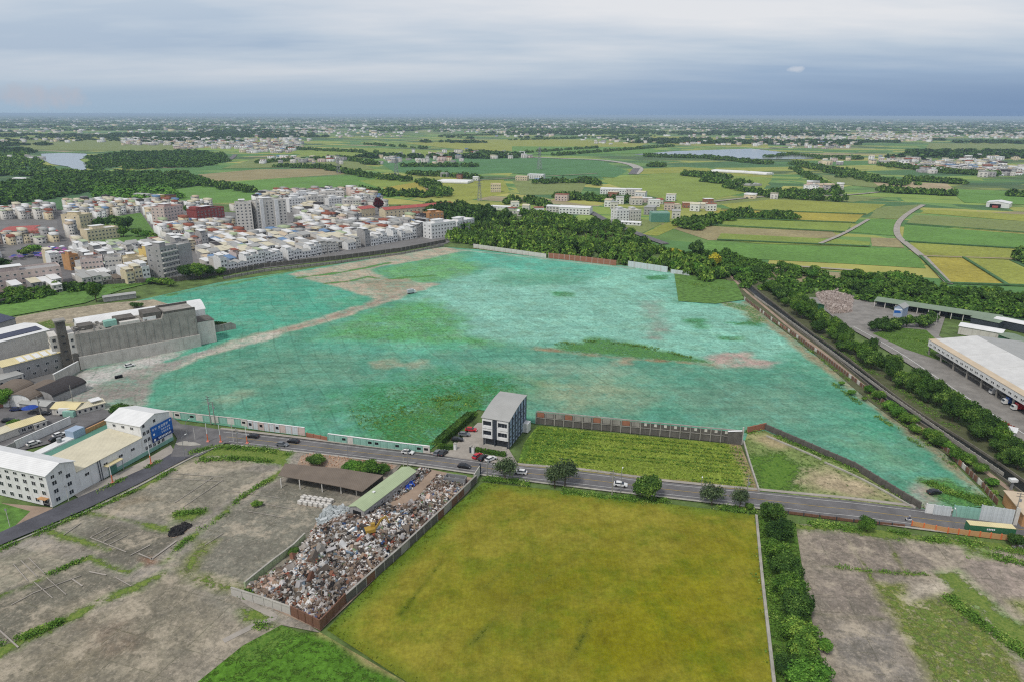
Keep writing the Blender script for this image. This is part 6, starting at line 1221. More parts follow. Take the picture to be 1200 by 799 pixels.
t = block('country_house', 'cream three-storey house with round bay standing alone in yellow fields', 'house', (575,226), (587,226), 12, 12, 3, 5, 'wall_cream', 'roof_cream', top_=False); vh(575,246,26,12,4,'wall_white','roof_white','white shed roof at the edge of the dark wood', .8, name='farm_shed', cat='farm'); vh(582,250,34,16,3.5,'wall_offwhite','roof_palegreen','pale green roof among sheds right of the dark wood', .8, name='farm_shed', cat='farm'); vh(516,208,14,10,7,'wall_grey','roof_grey','small grey farmhouse left of the white field tents', 1); vh(535,210,10,8,8,'wall_brick','roof_dark','brick farmhouse between the white field tents and the lane', 1); vh(554,212,10,9,6,'wall_white','roof_white','little white farmhouse beside the lane', 1)
vh(157,236,24,14,9,'wall_offwhite','roof_grey','pale house alone above the upper edge of town', 1.2); vh(178,238,12,12,10,'wall_yellow','roof_cream','bright yellow house beside the town edge meadow'); vh(190,237,14,12,9,'wall_brick','roof_dark','brown house right of the bright yellow house'); vh(15,215,30,16,8,'wall_white','roof_white','white hall beside the motorway at the left edge', 1, name='hall', cat='hall')
def strip_roof(name, label, pts, wd, h, mt, cat='greenhouse'):
    for i in range(1):
        W = [Vector(p) for p in GL(pts)]; o = W[0]; t = thing(name, label, cat, (o.x, o.y, ZB+.3), math.atan2((W[1]-o).y, (W[1]-o).x)); L_ = (W[1]-o).length; n = max(1, int(wd/9))
        for k in range(n):
            part(t, 'tunnel', mt, lambda b: b.extrude_x([(k*9, 0)]+[(k*9+4.4-4.4*math.cos(math.pi*j/6), h*.5+h*.5*math.sin(math.pi*j/6)) for j in range(7)]+[(k*9+8.8, 0)], 0, L_))
strip_roof('greenhouse', 'white greenhouse tunnels in the yellow field left of centre', [(512,215),(548,216)], 36, 4, 'roof_white'); strip_roof('greenhouse', 'row of white greenhouses right of the pond', [(833,202),(872,204)], 30, 4, 'roof_white'); strip_roof('greenhouse', 'second row of white greenhouses further right', [(872,204),(898,206)], 30, 4, 'roof_white'); strip_roof('greenhouse', 'grey farm sheds in a row below the white greenhouses', [(835,213),(878,219)], 27, 4, 'roof_grey'); strip_roof('greenhouse', 'white tunnel strip on the far left lane', [(380,200),(400,201)], 18, 4, 'roof_grey')
# built-up land nobody could count, out to the horizon
rs = np.random.RandomState(77); items = []
def cl(cx, cy, wx, wy, n, s=(8, 20), h=(4, 11)):
    for _ in range(n):
        px = cx+rs.uniform(-wx, wx); py = max(137.6, cy+rs.uniform(-wy, wy)); x, y = G(px, py); k = rs.uniform(*s); items.append((x, y, rs.uniform(-.6, .2), k, k*rs.uniform(.6, 1.1), rs.uniform(*h)))
for c in [(200,167,60,4,200),(250,172,50,3,120),(310,176,30,4,70),(300,168,60,5,120),(60,166,60,2,22),(20,186,30,3,6),(480,188,60,5,34),(520,182,40,4,22),(350,190,50,4,26),(320,172,30,3,50),(600,184,30,3,14),(930,166,50,6,130),(1000,162,90,5,220),(1100,158,100,5,220),(1150,152,80,5,180),(960,172,40,3,30),(1060,192,30,3,20),(1120,196,50,5,90),(1170,203,30,5,50),(1090,200,20,4,24),(1010,191,60,4,20),(1140,186,50,4,20),(830,165,40,6,50),(720,166,40,4,30),(640,158,60,3,60),(690,150,80,4,110),(560,152,60,4,90),(280,152,120,6,200),(420,150,120,6,190),(60,152,100,6,130),(900,150,120,5,200),(960,222,20,3,10),(900,233,30,1,2),(1180,160,40,3,80),(385,158,90,4,90)]: cl(*c)
for _ in range(2600):
    px = rs.uniform(-40, 1240); py = 137.5+abs(rs.normal())*7
    x, y = G(px, py)
    if mnoise.noise(Vector((x*.0007, y*.0005, 9))) > -.08: k = rs.uniform(12, 40); items.append((x, y, rs.uniform(-.6, .2), k, k*rs.uniform(.6, 1), rs.uniform(5, 16)))
near_ = [i for i in items if i[1] < 3000]; far_ = [i for i in items if i[1] >= 3000]
stuffhouses('distant_houses', near_); stuffhouses('distant_town', far_, False)
# ------------------------------------------------------------------ rubbish yard
m, nt, b = newmat('rubbish'); g = N(nt, 'NewGeometry'); r = N(nt, 'ValToRGB'); L(nt, g.outputs['Random Per Island'], r.inputs[0]); r.color_ramp.interpolation = 'CONSTANT'
cs = [(0,(214,212,208)),(.13,(160,154,146)),(.3,(112,102,92)),(.46,(66,60,56)),(.58,(192,188,186)),(.66,(140,122,104)),(.77,(44,42,42)),(.85,(120,84,66)),(.9,(112,128,142)),(.93,(186,160,144)),(.96,(60,84,130)),(.972,(108,128,92)),(.985,(150,84,66))]
r.color_ramp.elements[0].color = S(*cs[0][1]); r.color_ramp.elements[1].position = cs[1][0]; r.color_ramp.elements[1].color = S(*cs[1][1])
for p_, c in cs[2:]: e = r.color_ramp.elements.new(p_); e.color = S(*c)
v = coords(nt); vs2 = N(nt, 'VectorMath', operation='SCALE'); L(nt, r.outputs[0], vs2.inputs[0]); L(nt, rng(nt, noise_(nt, v, .13, 3, .6), .38, .6, .6, 1.18), vs2.inputs['Scale']); L(nt, mix(nt, rng(nt, noise_(nt, v, .09, 3), .5, .6, 0, .25), vs2.outputs[0], S(120, 92, 74)), b.inputs['Base Color'])
foliage('blue_sheets', S(30,58,150), S(52,90,190), S(90,130,210)); foliage('black_lumps', S(40,40,42), S(66,64,62), S(84,80,76)); foliage('red_lumps', S(110,50,38), S(150,76,58), S(170,110,90)); foliage('pale_sheets', S(150,156,156), S(200,204,204), S(226,228,228)); foliage('paper_lumps', S(140,126,118), S(180,168,160), S(206,198,192)); foliage('tan_lumps', S(150,120,96), S(196,150,120), S(210,180,150))
def heap(name, label, poly, n, s0, s1, mat, hmax, seed, base='dirt_heap', cat='rubbish heap'):
    W = GL(poly); rs = np.random.RandomState(seed)
    def hgt(x, y):
        d = -sdist(x, y, W); return .45+hmax*np.clip(d/6, 0, 1)*(.45+.55*np.clip(.5+.5*fbm(x, y, .09, 2), 0, 1))
    lo, hi = np.array(W).min(0), np.array(W).max(0); st = 1.6
    gx, gy = np.meshgrid(np.arange(lo[0], hi[0], st), np.arange(lo[1], hi[1], st)); gx, gy = gx.ravel(), gy.ravel(); k = sdist(gx, gy, W) < -.5; gx, gy = gx[k], gy[k]
    vs = [Vector(p) for p in W]+[Vector((a, b_)) for a, b_ in zip(gx, gy)]; nb = len(W); rr = geometry.delaunay_2d_cdt(vs, [(i, (i+1) % nb) for i in range(nb)], [], 1, 1e-4); VX = np.array([(p.x, p.y) for p in rr[0]]); Z = hgt(VX[:, 0], VX[:, 1])-.1
    V = [np.column_stack([VX, Z])]; F = [np.array([(f[0], f[1], f[2], f[2]) for f in rr[2]])]; o = len(VX)
    p = rs.uniform(lo, hi, (n*3, 2)); p = p[sdist(p[:, 0], p[:, 1], W) < -.2][:n]; n = len(p); z = hgt(p[:, 0], p[:, 1])
    q = rs.normal(size=(n, 3, 3)); a = q[:, 0]/np.linalg.norm(q[:, 0], axis=1)[:, None]; c = np.cross(a, q[:, 1]); c /= np.linalg.norm(c, axis=1)[:, None]; e = np.cross(a, c); s = s0+(s1-s0)*rs.uniform(0, 1, n)**4.0
    sz = np.stack([s, s*rs.uniform(.3, 1, n), s*rs.uniform(.08, .5, n)], 1); C0 = np.column_stack([p, z+.1]); B = (BV-.5); VV = C0[:, None, :]+(B[None, :, 0, None]*sz[:, None, 0, None]*a[:, None, :])+(B[None, :, 1, None]*sz[:, None, 1, None]*c[:, None, :])+(B[None, :, 2, None]*sz[:, None, 2, None]*e[:, None, :])
    V2 = VV.reshape(-1, 3); F6 = np.vstack([BF, [(3, 2, 1, 0)]]); s = s; F2 = (F6[None]+8*np.arange(n)[:, None, None]).reshape(-1, 4)
    me = bpy.data.meshes.new(name); me.from_pydata(np.vstack([V[0], V2]).tolist(), [], [f[:3].tolist() for f in F[0]]+(F2+o).tolist()); me.materials.append(M['dirt']); me.materials.append(M[mat])
    me.polygons.foreach_set('material_index', [0]*len(F[0])+[1]*len(F2)); ob = bpy.data.objects.new(name, me); col.objects.link(ob); tag(ob, kind='stuff'); return hgt
sheet('yard', [(285,699),(352,651),(372,610),(425,600),(492,548),(560,562),(548,578),(470,650),(376,740)], 'dirt', .42)
hg = heap('rubbish', '', [(288,690),(330,668),(352,645),(368,622),(404,604),(428,604),(452,590),(458,596),(478,592),(520,574),(548,574),(500,620),(466,650),(420,690),(376,732),(342,717)], 30000, .2, 1.8, 'rubbish', 2.8, 3)
heap('rubbish', '', [(300,690),(352,648),(372,626),(432,606),(478,594),(518,580),(538,578),(466,646),(420,686),(374,722),(342,712)], 420, 1.2, 4.2, 'rubbish', 2.7, 33)
heap('rubbish', '', [(432,598),(470,568),(492,550),(506,552),(492,566),(470,584),(452,592)], 2200, .3, 1.5, 'rubbish', 2.4, 4); heap('rubbish', '', [(512,558),(534,560),(552,566),(535,573),(500,588),(486,588),(500,572)], 1900, .3, 1.3, 'rubbish', 2, 5); heap('rubbish', '', [(370,612),(382,598),(402,594),(412,600),(400,612),(378,622)], 1200, .4, 2.2, 'pale_sheets', 1.2, 6)
heap('blue_sheeting', '', [(466,576),(472,566),(484,562),(488,568),(478,576)], 700, .5, 1.8, 'blue_sheets', 2.6, 7); heap('rubble', '', [(196,629),(202,620),(218,613),(226,616),(216,626),(204,631)], 900, .3, 1.0, 'black_lumps', 1.4, 8); heap('scrap', '', [(372,690),(385,678),(400,680),(398,694),(384,700)], 500, .4, 1.6, 'red_lumps', 3.1, 9); heap('scrap', '', [(418,652),(426,646),(434,650),(428,657)], 200, .4, 1.5, 'tan_lumps', 3.2, 10); heap('scrap', '', [(470,612),(478,603),(492,606),(486,614)], 300, .4, 1.5, 'tan_lumps', 3.2, 12)
heap('scrap', '', [(430,632),(455,615),(478,618),(470,634),(448,642)], 1500, .4, 1.6, 'black_lumps', 3.5, 13); heap('scrap', '', [(1162,500),(1175,494),(1190,503),(1180,510)], 300, .5, 2, 'red_lumps', 1.5, 14); heap('scrap', '', [(955,345),(985,338),(1000,350),(998,368),(975,370),(962,358)], 6000, .3, 1.6, 'paper_lumps', 1.6, 15); heap('scrap', '', [(1185,640),(1200,640),(1200,644),(1185,643)], 60, .3, .9, 'rubbish', .5, 16)
wall_run('yard_wall', 'low stained concrete wall between the rubbish yard and the golden rice field', [(558,566),(520,604),(470,651),(406,708)], 2.6, .35, ['concrete_dark','concrete_raw','concrete_dark','hoarding_rust'], 4, cap='concrete_raw', postm='concrete_raw')
wall_run('yard_fence', 'rusty red corrugated fence at the bottom corner of the rubbish yard', [(405,708),(376,739),(342,722)], 2.9, .3, 'hoarding_rust', 2.4, cat='fence')
wall_run('yard_wall', 'pale patterned concrete wall on the bottom left side of the rubbish yard', [(341,721),(310,710),(272,698)], 2.2, .3, 'concrete_pale', 3, cap='kerb_concrete'); wall_run('yard_wall', 'low pale green wall on the left side of the rubbish yard', [(288,690),(320,664),(345,645),(358,632)], 1.8, .3, 'roof_palegreen', 3, cap='kerb_concrete')
t = thing('yard_gate', 'white gate wall at the top right corner of the rubbish yard', 'gate', (*G(556,567), ZB), fr((556,567),(563,556))[1]); part(t, 'leaf', 'wall_offwhite', lambda b: b.box(0, 0, 0, 6, .2, 3.4)); part(t, 'pier', 'trim_dark', lambda b: b.box(6.05, -.2, 0, 6.6, .4, 3.9))
t = thing('skip', 'grey open skip at the top of the rubbish yard near the road', 'skip', (*G(521,566), ZB+.3), math.radians(-14)); part(t, 'body', 'steel_grey', lambda b: (b.box(0,0,0,7,.15,1.9), b.box(0,2.35,0,7,2.5,1.9), b.box(0,.16,0,.15,2.34,1.9), b.box(6.85,.16,0,7,2.34,1.9), b.box(.16,.16,0,6.84,2.34,.2)))
# long pale green roofed shed
zt = 4.4; A = G(409.5,591,zt); Bp = G(427.5,596.5,zt); D_ = G(471,546,zt); a = math.atan2(Bp[1]-A[1], Bp[0]-A[0]); w = math.dist(A, Bp); dep = (D_[0]-A[0])*-math.sin(a)+(D_[1]-A[1])*math.cos(a)
an2 = math.atan2(D_[1]-A[1], D_[0]-A[0])-math.pi/2; w = 5.4; dep = math.dist(A, D_)
t = thing('long_shed', 'long narrow shed with pale green roof along the rubbish yard', 'shed', (*A, ZB), an2); wf, rf = gable(w, dep, zt-ZB-.5, .9, .3, 'y'); part(t, 'wall', 'wall_grey', wf); part(t, 'roof', 'roof_palegreen', rf); part(t, 'door', 'dark_void', lambda b: b.box(1.2, -.06, 0, 4.2, -.01, 2.8)); part(t, 'roof_vent', 'roof_white', lambda b: b.box(2.2, dep*.3, zt-ZB+.55, 3.0, dep*.3+.8, zt-ZB+.85))
for i in range(8): win(t, w, 2+i*(dep-4)/7, 1.6, 1.1, .9, '+x')
# brown open shed, mound
zt = 3.8; poly = [G(*p, zt) for p in ((326,557),(334,543),(400,549),(449,557),(425,576),(398,570))]; o = poly[0]; t = thing('open_shed', 'wide open shed with stained brown roof on posts beside the slab', 'shed', (*o, ZB)); pl = [(p[0]-o[0], p[1]-o[1]) for p in poly]
part(t, 'roof', 'roof_brown', lambda b: b.prism(pl, zt-ZB, zt-ZB+.2)); part(t, 'back_wall', 'concrete_dark', lambda b: b.prism([pl[1], pl[2], pl[3], (pl[3][0]-.2, pl[3][1]-.3), (pl[2][0], pl[2][1]-.3), (pl[1][0], pl[1][1]-.3)], 0, zt-ZB-.02))
for p in ((330,572),(378,577),(352,574),(400,579),(418,581)):
    g_ = G(*p); part(t, 'post', 'wall_offwhite', lambda b: b.box(g_[0]-o[0]-.15, g_[1]-o[1]-.15, 0, g_[0]-o[0]+.15, g_[1]-o[1]+.15, zt-ZB-.01))
heap('soil_mound', '', [(348,546),(352,536),(366,531),(400,536),(466,546),(452,556),(400,552)], 500, .2, .5, 'tan_lumps', 2.0, 11)
bt = None
for r_ in range(2):
    for i in range(6):
        x, y = G(353+i*6.2+r_*3.5, 590.5+i*.9-r_*5.2)
        lb = 'pale wrapped bale in the double row on the slab before the open shed'
        if bt is None:
            bt = thing('bale', lb, 'bale', (x, y, ZB), math.radians(60), 'wrapped bales on the slab'); part(bt, 'wrapping', 'wall_offwhite', lambda b: b.prism([(-.9,-.65),(-.7,-.8),(.7,-.8),(.9,-.65),(.9,.65),(.7,.8),(-.7,.8),(-.9,.65)], .12, 1.15)); part(bt, 'pallet', 'wall_brick', lambda b: b.box(-.85,-.75,0,.85,.75,.1)); part(bt, 'strap', 'trim_dark', lambda b: b.box(-.06,-.82,.12,.06,.82,1.17))
        else: dup(bt, (x, y, ZB), math.radians(60), lb)
# excavator
x, y = G(436,634); z = float(hg(np.array([x]), np.array([y]))[0]); t = thing('excavator', 'yellow excavator working on top of the rubbish heap', 'excavator', (x, y, z), math.radians(25), scale=(.95, .95, .95))
for s in (-1, 1): part(t, 'track', 'tyre', lambda b: b.extrude_y([(-1.7,.3),(-1.4,0),(1.4,0),(1.7,.3),(1.4,.75),(-1.4,.75)], s*1.0-.28, s*1.0+.28))
part(t, 'body', 'yellow_paint', lambda b: b.box(-1.9, -1.15, .85, 1.1, 1.15, 1.9)); part(t, 'cab', 'yellow_paint', lambda b: b.box(.1, .2, 1.91, 1.3, 1.15, 2.9)); part(t, 'cab_window', 'glass', lambda b: b.box(1.31, .3, 2.0, 1.36, 1.05, 2.8)); part(t, 'counterweight', 'trim_dark', lambda b: b.box(-2.3, -1.1, .9, -1.92, 1.1, 1.8)); part(t, 'boom', 'yellow_paint', lambda b: b.extrude_y([(1.0,1.6),(3.0,4.3),(4.6,4.9),(4.7,4.5),(3.3,3.9),(1.4,1.4)], -.45, -.05)); part(t, 'arm', 'yellow_paint', lambda b: b.extrude_y([(4.3,5.1),(4.7,5.0),(5.6,2.3),(5.3,2.2)], -.4, -.1)); part(t, 'bucket', 'trim_dark', lambda b: b.extrude_y([(5.3,2.2),(5.8,2.3),(5.9,1.5),(5.3,1.1),(4.8,1.5)], -.7, .2))
# ------------------------------------------------------------------ vehicles
paints = {'white':(224,224,222),'black':(34,34,38),'grey':(108,112,116),'silver':(176,180,184),'red':(186,32,44),'navy':(40,52,92),'blue':(60,100,170)}
for k_, c in paints.items(): plain('car_'+k_, S(*c), .3, .06, 1, spec=.5)
CARS = {}
def car(px, py, colr, ang, label, kind='car', group=None, z=.55):
    key = (colr, kind); x, y = G(px, py)
    if key in CARS: return dup(CARS[key], (x, y, z), ang, label, group)
    t = thing('parked_car' if kind == 'car' else kind, label, 'car' if kind == 'car' else kind.replace('_', ' '), (x, y, z), ang, group); pm = 'car_'+colr
    if kind == 'car':
        part(t, 'body', pm, lambda b: b.extrude_y([(-2.2,.35),(-2.25,.75),(-2.1,.95),(-1.5,1.0),(1.0,.98),(2.05,.8),(2.25,.6),(2.2,.32)], -.88, .88)); part(t, 'cabin', 'glass', lambda b: b.add([(-1.9,-.8,1.0),(1.1,-.8,1.0),(1.1,.8,1.0),(-1.9,.8,1.0),(-1.35,-.66,1.42),(.35,-.66,1.42),(.35,.66,1.42),(-1.35,.66,1.42)], [(0,1,5,4),(1,2,6,5),(2,3,7,6),(3,0,4,7),(4,5,6,7)])); part(t, 'roof', pm, lambda b: b.box(-1.4,-.68,1.43,.4,.68,1.49))
        wx, wr, wy = 1.35, .33, .8
        for s in (-1, 1): part(t, 'headlight', 'sign_white', lambda b: b.box(2.2, s*.65-.18, .58, 2.28, s*.65+.18, .74)); part(t, 'tail_light', 'roof_red', lambda b: b.box(-2.29, s*.68-.14, .66, -2.24, s*.68+.14, .84))
    elif kind in ('box_truck', 'lorry'):
        Lb = 4.4 if kind == 'box_truck' else 6.4; part(t, 'cab', 'car_white', lambda b: b.extrude_y([(Lb/2+.1,.5),(Lb/2+1.7,.5),(Lb/2+1.7,1.4),(Lb/2+1.4,2.2),(Lb/2+.1,2.3)], -.95, .95)); part(t, 'windscreen', 'glass', lambda b: b.extrude_y([(Lb/2+1.73,1.42),(Lb/2+1.44,2.15),(Lb/2+1.40,2.1),(Lb/2+1.69,1.4)], -.85, .85)); part(t, 'cargo_box', pm, lambda b: b.box(-Lb/2,-1.1,.8,Lb/2,1.1,3.0)); part(t, 'chassis', 'trim_dark', lambda b: b.box(-Lb/2+.1,-.7,.45,Lb/2+.8,.7,.79)); wx, wr, wy = Lb/2-.7, .45, .85
    for sx in (-1, 1):
        for sy in (-1, 1): part(t, 'wheel', 'tyre', lambda b: b.tube((sx*wx, sy*wy-.12, wr), (sx*wx, sy*wy+.12, wr), wr, wr, 12))
    CARS[key] = t; return t
ra = lambda pa, pb: fr(pa, pb)[1]
r1 = ra((260,512),(340,521)); r2 = ra((500,540),(600,553)); r3 = ra((700,562),(800,574)); r4 = ra((900,586),(1000,598))
car(297,513.5,'black',r1+math.pi,'black car on the main road just right of the junction'); car(331,523.5,'grey',r1,'grey car in the nearer lane of a pair on the main road'); car(344,519.5,'black',r1+math.pi,'black car in the farther lane of a pair on the main road'); car(478,532.5,'white',r2,'white car at the kerb in front of the aqua roadside wall', z=.55)
car(513,533,'grey',r2+1.4,'grey parked car left of two beside the gate hedge'); car(519.5,533.5,'black',r2+1.4,'black parked car right of two beside the gate hedge'); car(536,517.5,'black',math.radians(0),'black car parked lowest along the office forecourt hedge'); car(544,511.5,'grey',math.radians(-5),'grey car parked in the middle of the forecourt row'); car(552,506,'red',math.radians(-5),'dark red car parked uppermost by the forecourt hedge')
car(559.5,537,'red',r2+1.2,'bright red car parked before the clipped office hedge'); car(566,539,'black',r2+1.2,'small black car between the red and the white parked cars'); car(575,540.5,'white',r2+1.0,'white car parked right of the bright red car'); car(544,549,'black',r2,'black car driving past the rubbish yard gate'); car(610,556,'white',r2+math.pi,'white car driving behind the single roadside tree'); car(727,570.5,'white',r3,'white car on the main road left of the dark round tree'); 
car(20,482,'navy',.3,'navy car on the plaza left of the blue parasol'); car(52,487,'black',.2,'black car right below the blue parasol'); car(28,474,'black',.5,'black car behind the blue parasol near the stall'); car(46,472,'silver',.3,'silver car behind the blue parasol beside the shack'); car(10,495,'black',.4,'black car beside the tree at the left edge'); car(40,522,'white',1.0,'white car in the yard behind the white factory'); car(70,512,'white',1.0,'white car near the pale blue factory tower'); car(66,517,'black',1.0,'black car in the yard beside the white factory wall')
car(78,487,'white',.15,'white box truck standing on the plaza', 'box_truck'); car(1170,463,'white',E0 and math.atan2((E1-E0).y,(E1-E0).x)-math.pi/2,'white box truck backed into the loading dock','box_truck', z=.7); car(1188,475,'blue',math.atan2((E1-E0).y,(E1-E0).x)-math.pi/2,'lorry with blue box at the loading dock','lorry', z=.7); car(1199,482,'red',math.atan2((E1-E0).y,(E1-E0).x)-math.pi/2,'red lorry at the loading dock cut by the right edge','lorry', z=.7); car(1154,492,'white',ra((1130,460),(1170,487)),'white lorry parked behind the dark trees by the service road','lorry', z=.7)
car(1197,541,'white',.8,'white car on the bank at the right edge'); car(152,430,'white',.7,'white pickup-like car below the grey concrete works', z=.4); car(481,345,'silver',.6,'small silver truck on the bare track in the netted site','box_truck', z=.4); car(1094,579,'black',.2,'dark car parked behind the white hoarding', z=.4); car(1097,366,'white',-.5,'white lorry under the long canopy','lorry', z=.7); car(1112,370,'silver',-.5,'silver car under the long canopy', z=.7)
for i in range(3):
    t = thing('barrel', 'black barrel on the pale slab, %s of three' % ['left', 'middle', 'right'][i], 'barrel', (*G(136.5+i*3, 444-i*.7), .35), 0, 'black barrels'); part(t, 'drum', 'tyre', lambda b: b.tube((0,0,0),(0,0,1.2),.6,.6,12)); part(t, 'lid', 'trim_dark', lambda b: b.tube((0,0,1.21),(0,0,1.28),.5,.5,12))
# scooter and rider
x, y = G(1064,611.5); t = thing('scooter', 'white scooter ridden along the main road towards the green container', 'scooter', (x, y, .54), r4+math.pi); part(t, 'body', 'car_white', lambda b: b.extrude_y([(-.8,.35),(-.85,.75),(-.2,.75),(0,.35),(.45,.35),(.6,.95),(.7,.9),(.6,.25),(-.5,.25)], -.16, .16)); part(t, 'seat', 'tyre', lambda b: b.box(-.75,-.14,.76,-.1,.14,.84)); part(t, 'handlebar', 'trim_dark', lambda b: b.tube((.6,-.32,1.02),(.6,.32,1.02),.03,.03,6))
for sx in (-.62, .72): part(t, 'wheel', 'tyre', lambda b: b.tube((sx,-.06,.24),(sx,.06,.24),.24,.24,12))
def person(label, x, y, z, rz, jac='car_navy', seated=True):
    J = {'pel':(0,0,.92,.16),'ch':(.08,0,1.25,.19),'nk':(.1,0,1.47,.07),'hd':(.12,0,1.62,.12),'ht':(.12,0,1.74,.08)}
    V = []; Ed = []; Rr = []; ix = {}
    def a(k, p, r, par=None): ix[k] = len(V); V.append(p); Rr.append(r); (Ed.append((ix[par], ix[k])) if par else None)
    a('pel',(-.35,0,.92),.16); a('ch',(-.25,0,1.28),.18,'pel'); a('nk',(-.2,0,1.5),.06,'ch'); a('hd',(-.17,0,1.64),.12,'nk'); a('ht',(-.17,0,1.74),.1,'hd')
    for s in (-1, 1):
        n = str(s); a('h'+n,(-.3,s*.12,.9),.1,'pel'); a('k'+n,(.12,s*.2,.88),.075,'h'+n); a('f'+n,(.2,s*.16,.42),.05,'k'+n); a('t'+n,(.36,s*.16,.38),.045,'f'+n); a('s'+n,(-.23,s*.2,1.38),.07,'ch'); a('e'+n,(.05,s*.28,1.16),.05,'s'+n); a('w'+n,(.38,s*.28,1.08),.035,'e'+n); a('g'+n,(.5,s*.27,1.05),.04,'w'+n)
    me = bpy.data.meshes.new('person'); me.from_pydata(V, Ed, []); o = bpy.data.objects.new('person', me); col.objects.link(o); md = o.modifiers.new('skin', 'SKIN')
    for i, r in enumerate(Rr): me.skin_vertices[0].data[i].radius = (r, r); me.skin_vertices[0].data[i].use_root = i == 0
    o.modifiers.new('sub', 'SUBSURF').levels = 1; me.materials.append(M[jac]); o.location = (x, y, z); o.rotation_euler = (0, 0, rz); tag(o, label, 'person')
    mb = MB(); mb.tube((-.17,0,1.6),(-.17,0,1.82),.15,.1,10); h = mb.build('helmet', 'car_white', o); return o
person('rider in dark clothes and white helmet seated on the white scooter', x, y, .54, r4+math.pi)
# ------------------------------------------------------------------ poles, lamps, pylons
POL = {}
def pole(px, py, h, kind, label, rz=0, group=None, z=.5):
    x, y = G(px, py)
    if (kind) in POL: o = dup(POL[kind][0], (x, y, z), rz, label, group, scale=(1, 1, h/POL[kind][1])); return o
    nm = {'utility':'utility_pole','banner':'marker_pole','lamp':'street_lamp','thin':'lamp_post'}[kind]; t = thing(nm, label, nm.replace('_', ' '), (x, y, z), rz, group); 
    if kind == 'utility':
        part(t, 'pole', 'concrete_raw', lambda b: b.tube((0,0,0),(0,0,h),.2,.13,8))
        for zz_ in (h-.6, h-1.6): part(t, 'crossarm', 'trim_dark', lambda b: b.box(-1,-.06,zz_,1,.06,zz_+.12))
        part(t, 'transformer', 'steel_grey', lambda b: b.tube((.4,0,h-3.6),(.4,0,h-2.6),.28,.28,10))
    elif kind == 'banner':
        part(t, 'pole', 'wall_white', lambda b: b.tube((0,0,h*.42),(0,0,h),.13,.09,8)); part(t, 'wrap', 'orange_paint', lambda b: b.tube((0,0,.4),(0,0,h*.42),.2,.17,8)); part(t, 'foot', 'pink_paint', lambda b: b.box(-.45,-.45,0,.45,.45,.38))
    elif kind == 'lamp':
        part(t, 'pole', 'steel_grey', lambda b: b.tube((0,0,0),(0,0,h),.12,.07,8)); part(t, 'arm', 'steel_grey', lambda b: b.tube((0,0,h),(1.7,0,h+.4),.06,.05,6)); part(t, 'lamp_head', 'wall_white', lambda b: b.box(1.5,-.15,h+.32,2.3,.15,h+.46))
    else: part(t, 'pole', 'wall_offwhite', lambda b: b.tube((0,0,0),(0,0,h),.1,.07,6)); part(t, 'sign_plate', 'steel_grey', lambda b: b.box(-.35,-.05,h-.9,.35,-.02,h-.1))
    POL[kind] = (t, h); return t
for i, (px, py, h) in enumerate([(132.5,567,7),(177.5,545,8),(244,518.5,7.5),(259,519,7),(290,520.5,7)]): pole(px, py, h, 'banner', 'white pole with orange lower wrap, %s of five from the left along the roads' % nth(i+1), group='white and orange marker poles')
for px, py, h, lb in [(247.5,498,12,'taller leaning utility pole at the wall beside the junction'),(252.5,498,9.5,'shorter utility pole right of the tall one by the junction'),(873,595,11,'utility pole at the corner of crop field and road'),(1187,613,10,'utility pole in front of the orange-walled shed'),(571,559,6.5,'utility pole at the white rubbish yard gate'),(478,549,7.5,'utility pole at the top end of the long pale green roof'),(88,482,11,'utility pole before the small yellow-roofed house'),(49,490,9,'utility pole beside the blue parasol'),(717,582,9,'utility pole on the rice field verge beside the white car'),(279,523,7,'short dark utility pole between the marker poles')]: pole(px, py, h, 'utility', lb, rz=r2)
for px, py, h, lb in [(217,538,8,'grey street lamp on the corner of the side road'),(221,519,8,'grey street lamp on the junction island'),(408,537,7,'grey street lamp beside the road above the brown mound'),(820,588,7,'grey street lamp between the two small umbrella trees'),(727,578,7.5,'grey street lamp right of the white car on the road'),(1116,623,6,'grey street lamp at the left end of the orange fence')]: pole(px, py, h, 'lamp', lb, rz=r2+1.5)
for px, py, h, lb in [(274,519,7,'thin white sign post between the marker poles'),(81,588,5.5,'thin pale post at the corner of the white factory'),(229,517,5,'thin sign post on the weedy junction island'),(473,548,4.5,'thin white post beside the pole at the long roof'),(12,618,6,'thin pale post on the lawn by the side road'),(1096,384,8,'thin pale post in the yard before the long canopy')]: pole(px, py, h, 'thin', lb)
part(thing('traffic_island', 'small weedy kerbed island at the mouth of the side road', 'traffic island', (*G(222,521), .52), r1), 'kerb', 'kerb_concrete', lambda b: b.prism([(-5,-1),(-3,-2),(2,-1.4),(5,0),(2,1.2),(-3,1.4)], 0, .15))
PY = None
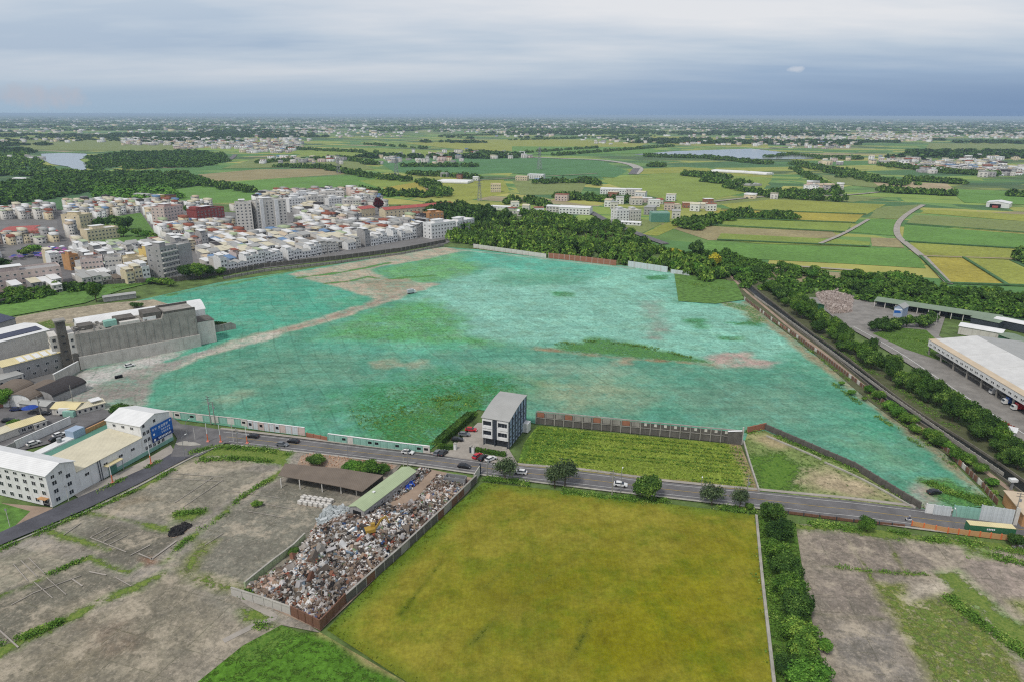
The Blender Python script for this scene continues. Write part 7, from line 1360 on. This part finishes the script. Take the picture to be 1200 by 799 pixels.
for px, py, h, lb in [(465,211,44,'lattice power pylon in the green field beyond the town, middle of three'),(397,204,38,'fainter lattice power pylon left of the tall one beyond the town'),(562,236,30,'lattice power pylon rising from the dark wood'),(632,199,48,'distant lattice power pylon at the cane field')]:
    x, y = G(px, py)
    if PY: dup(PY, (x, y, ZB), .4, lb, scale=(h/44,)*3); continue
    PY = t = thing('power_pylon', lb, 'power pylon', (x, y, ZB), .4); 
    lw = lambda z_: 3.2*(1-z_/44)+.7
    for sx, sy in ((-1,-1),(1,-1),(1,1),(-1,1)): part(t, 'leg', 'steel_grey', lambda b: b.tube((sx*lw(0), sy*lw(0), 0), (sx*lw(44), sy*lw(44), 44), .32, .22, 5))
    def brace(b):
        for q in range(7):
            z0, z1 = q*6.2, q*6.2+6.2; a0, a1 = lw(z0), lw(z1)
            for sx, sy, tx, ty in ((-1,-1,1,-1),(1,-1,1,1),(1,1,-1,1),(-1,1,-1,-1)): b.tube((sx*a0, sy*a0, z0), (tx*a1, ty*a1, z1), .16, .16, 4); b.tube((tx*a0, ty*a0, z0), (sx*a1, sy*a1, z1), .16, .16, 4)
    part(t, 'bracing', 'steel_grey', brace)
    for z_ in (30, 35, 40): part(t, 'crossarm', 'steel_grey', lambda b: b.extrude_y([(-7,z_),(0,z_+1.4),(7,z_),(0,z_-.3)], -.4, .4))
# ------------------------------------------------------------------ foundations and painted bays on the slabs
for i, (p, wd) in enumerate([([(177,657),(207,635)], .5), ([(153,652),(176,640)], .25), ([(163,650),(180,657)], .3), ([(106,631),(128,619)], .15), ([(113,634),(135,622)], .15), ([(120,637),(143,625)], .15), ([(127,640),(150,628)], .15), ([(106,631),(148,648)], .2), ([(75,628),(95,614)], .2), ([(25,658),(44,677)], .15), ([(34,655),(53,674)], .15), ([(16,662),(33,682)], .15), ([(14,710),(40,696),(95,676)], .18), ([(40,683),(62,702)], .15), ([(55,678),(78,698)], .15), ([(84,679),(97,688)], .25), ([(105,671),(125,675)], .3), ([(136,678),(154,688)], .2), ([(0,740),(22,760)], .3), ([(240,640),(262,626)], .15), ([(205,590),(250,560)], .15), ([(215,595),(262,563)], .15), ([(300,590),(345,598)], .15), ([(290,600),(335,608)], .15), ([(262,575),(330,585)], .12), ([(182,561),(262,565)], .14), ([(195,555),(262,560)], .14)]):
    band('foundation_line', p, wd*1.15, 'path_concrete', .47, h=.1, smooth=False)
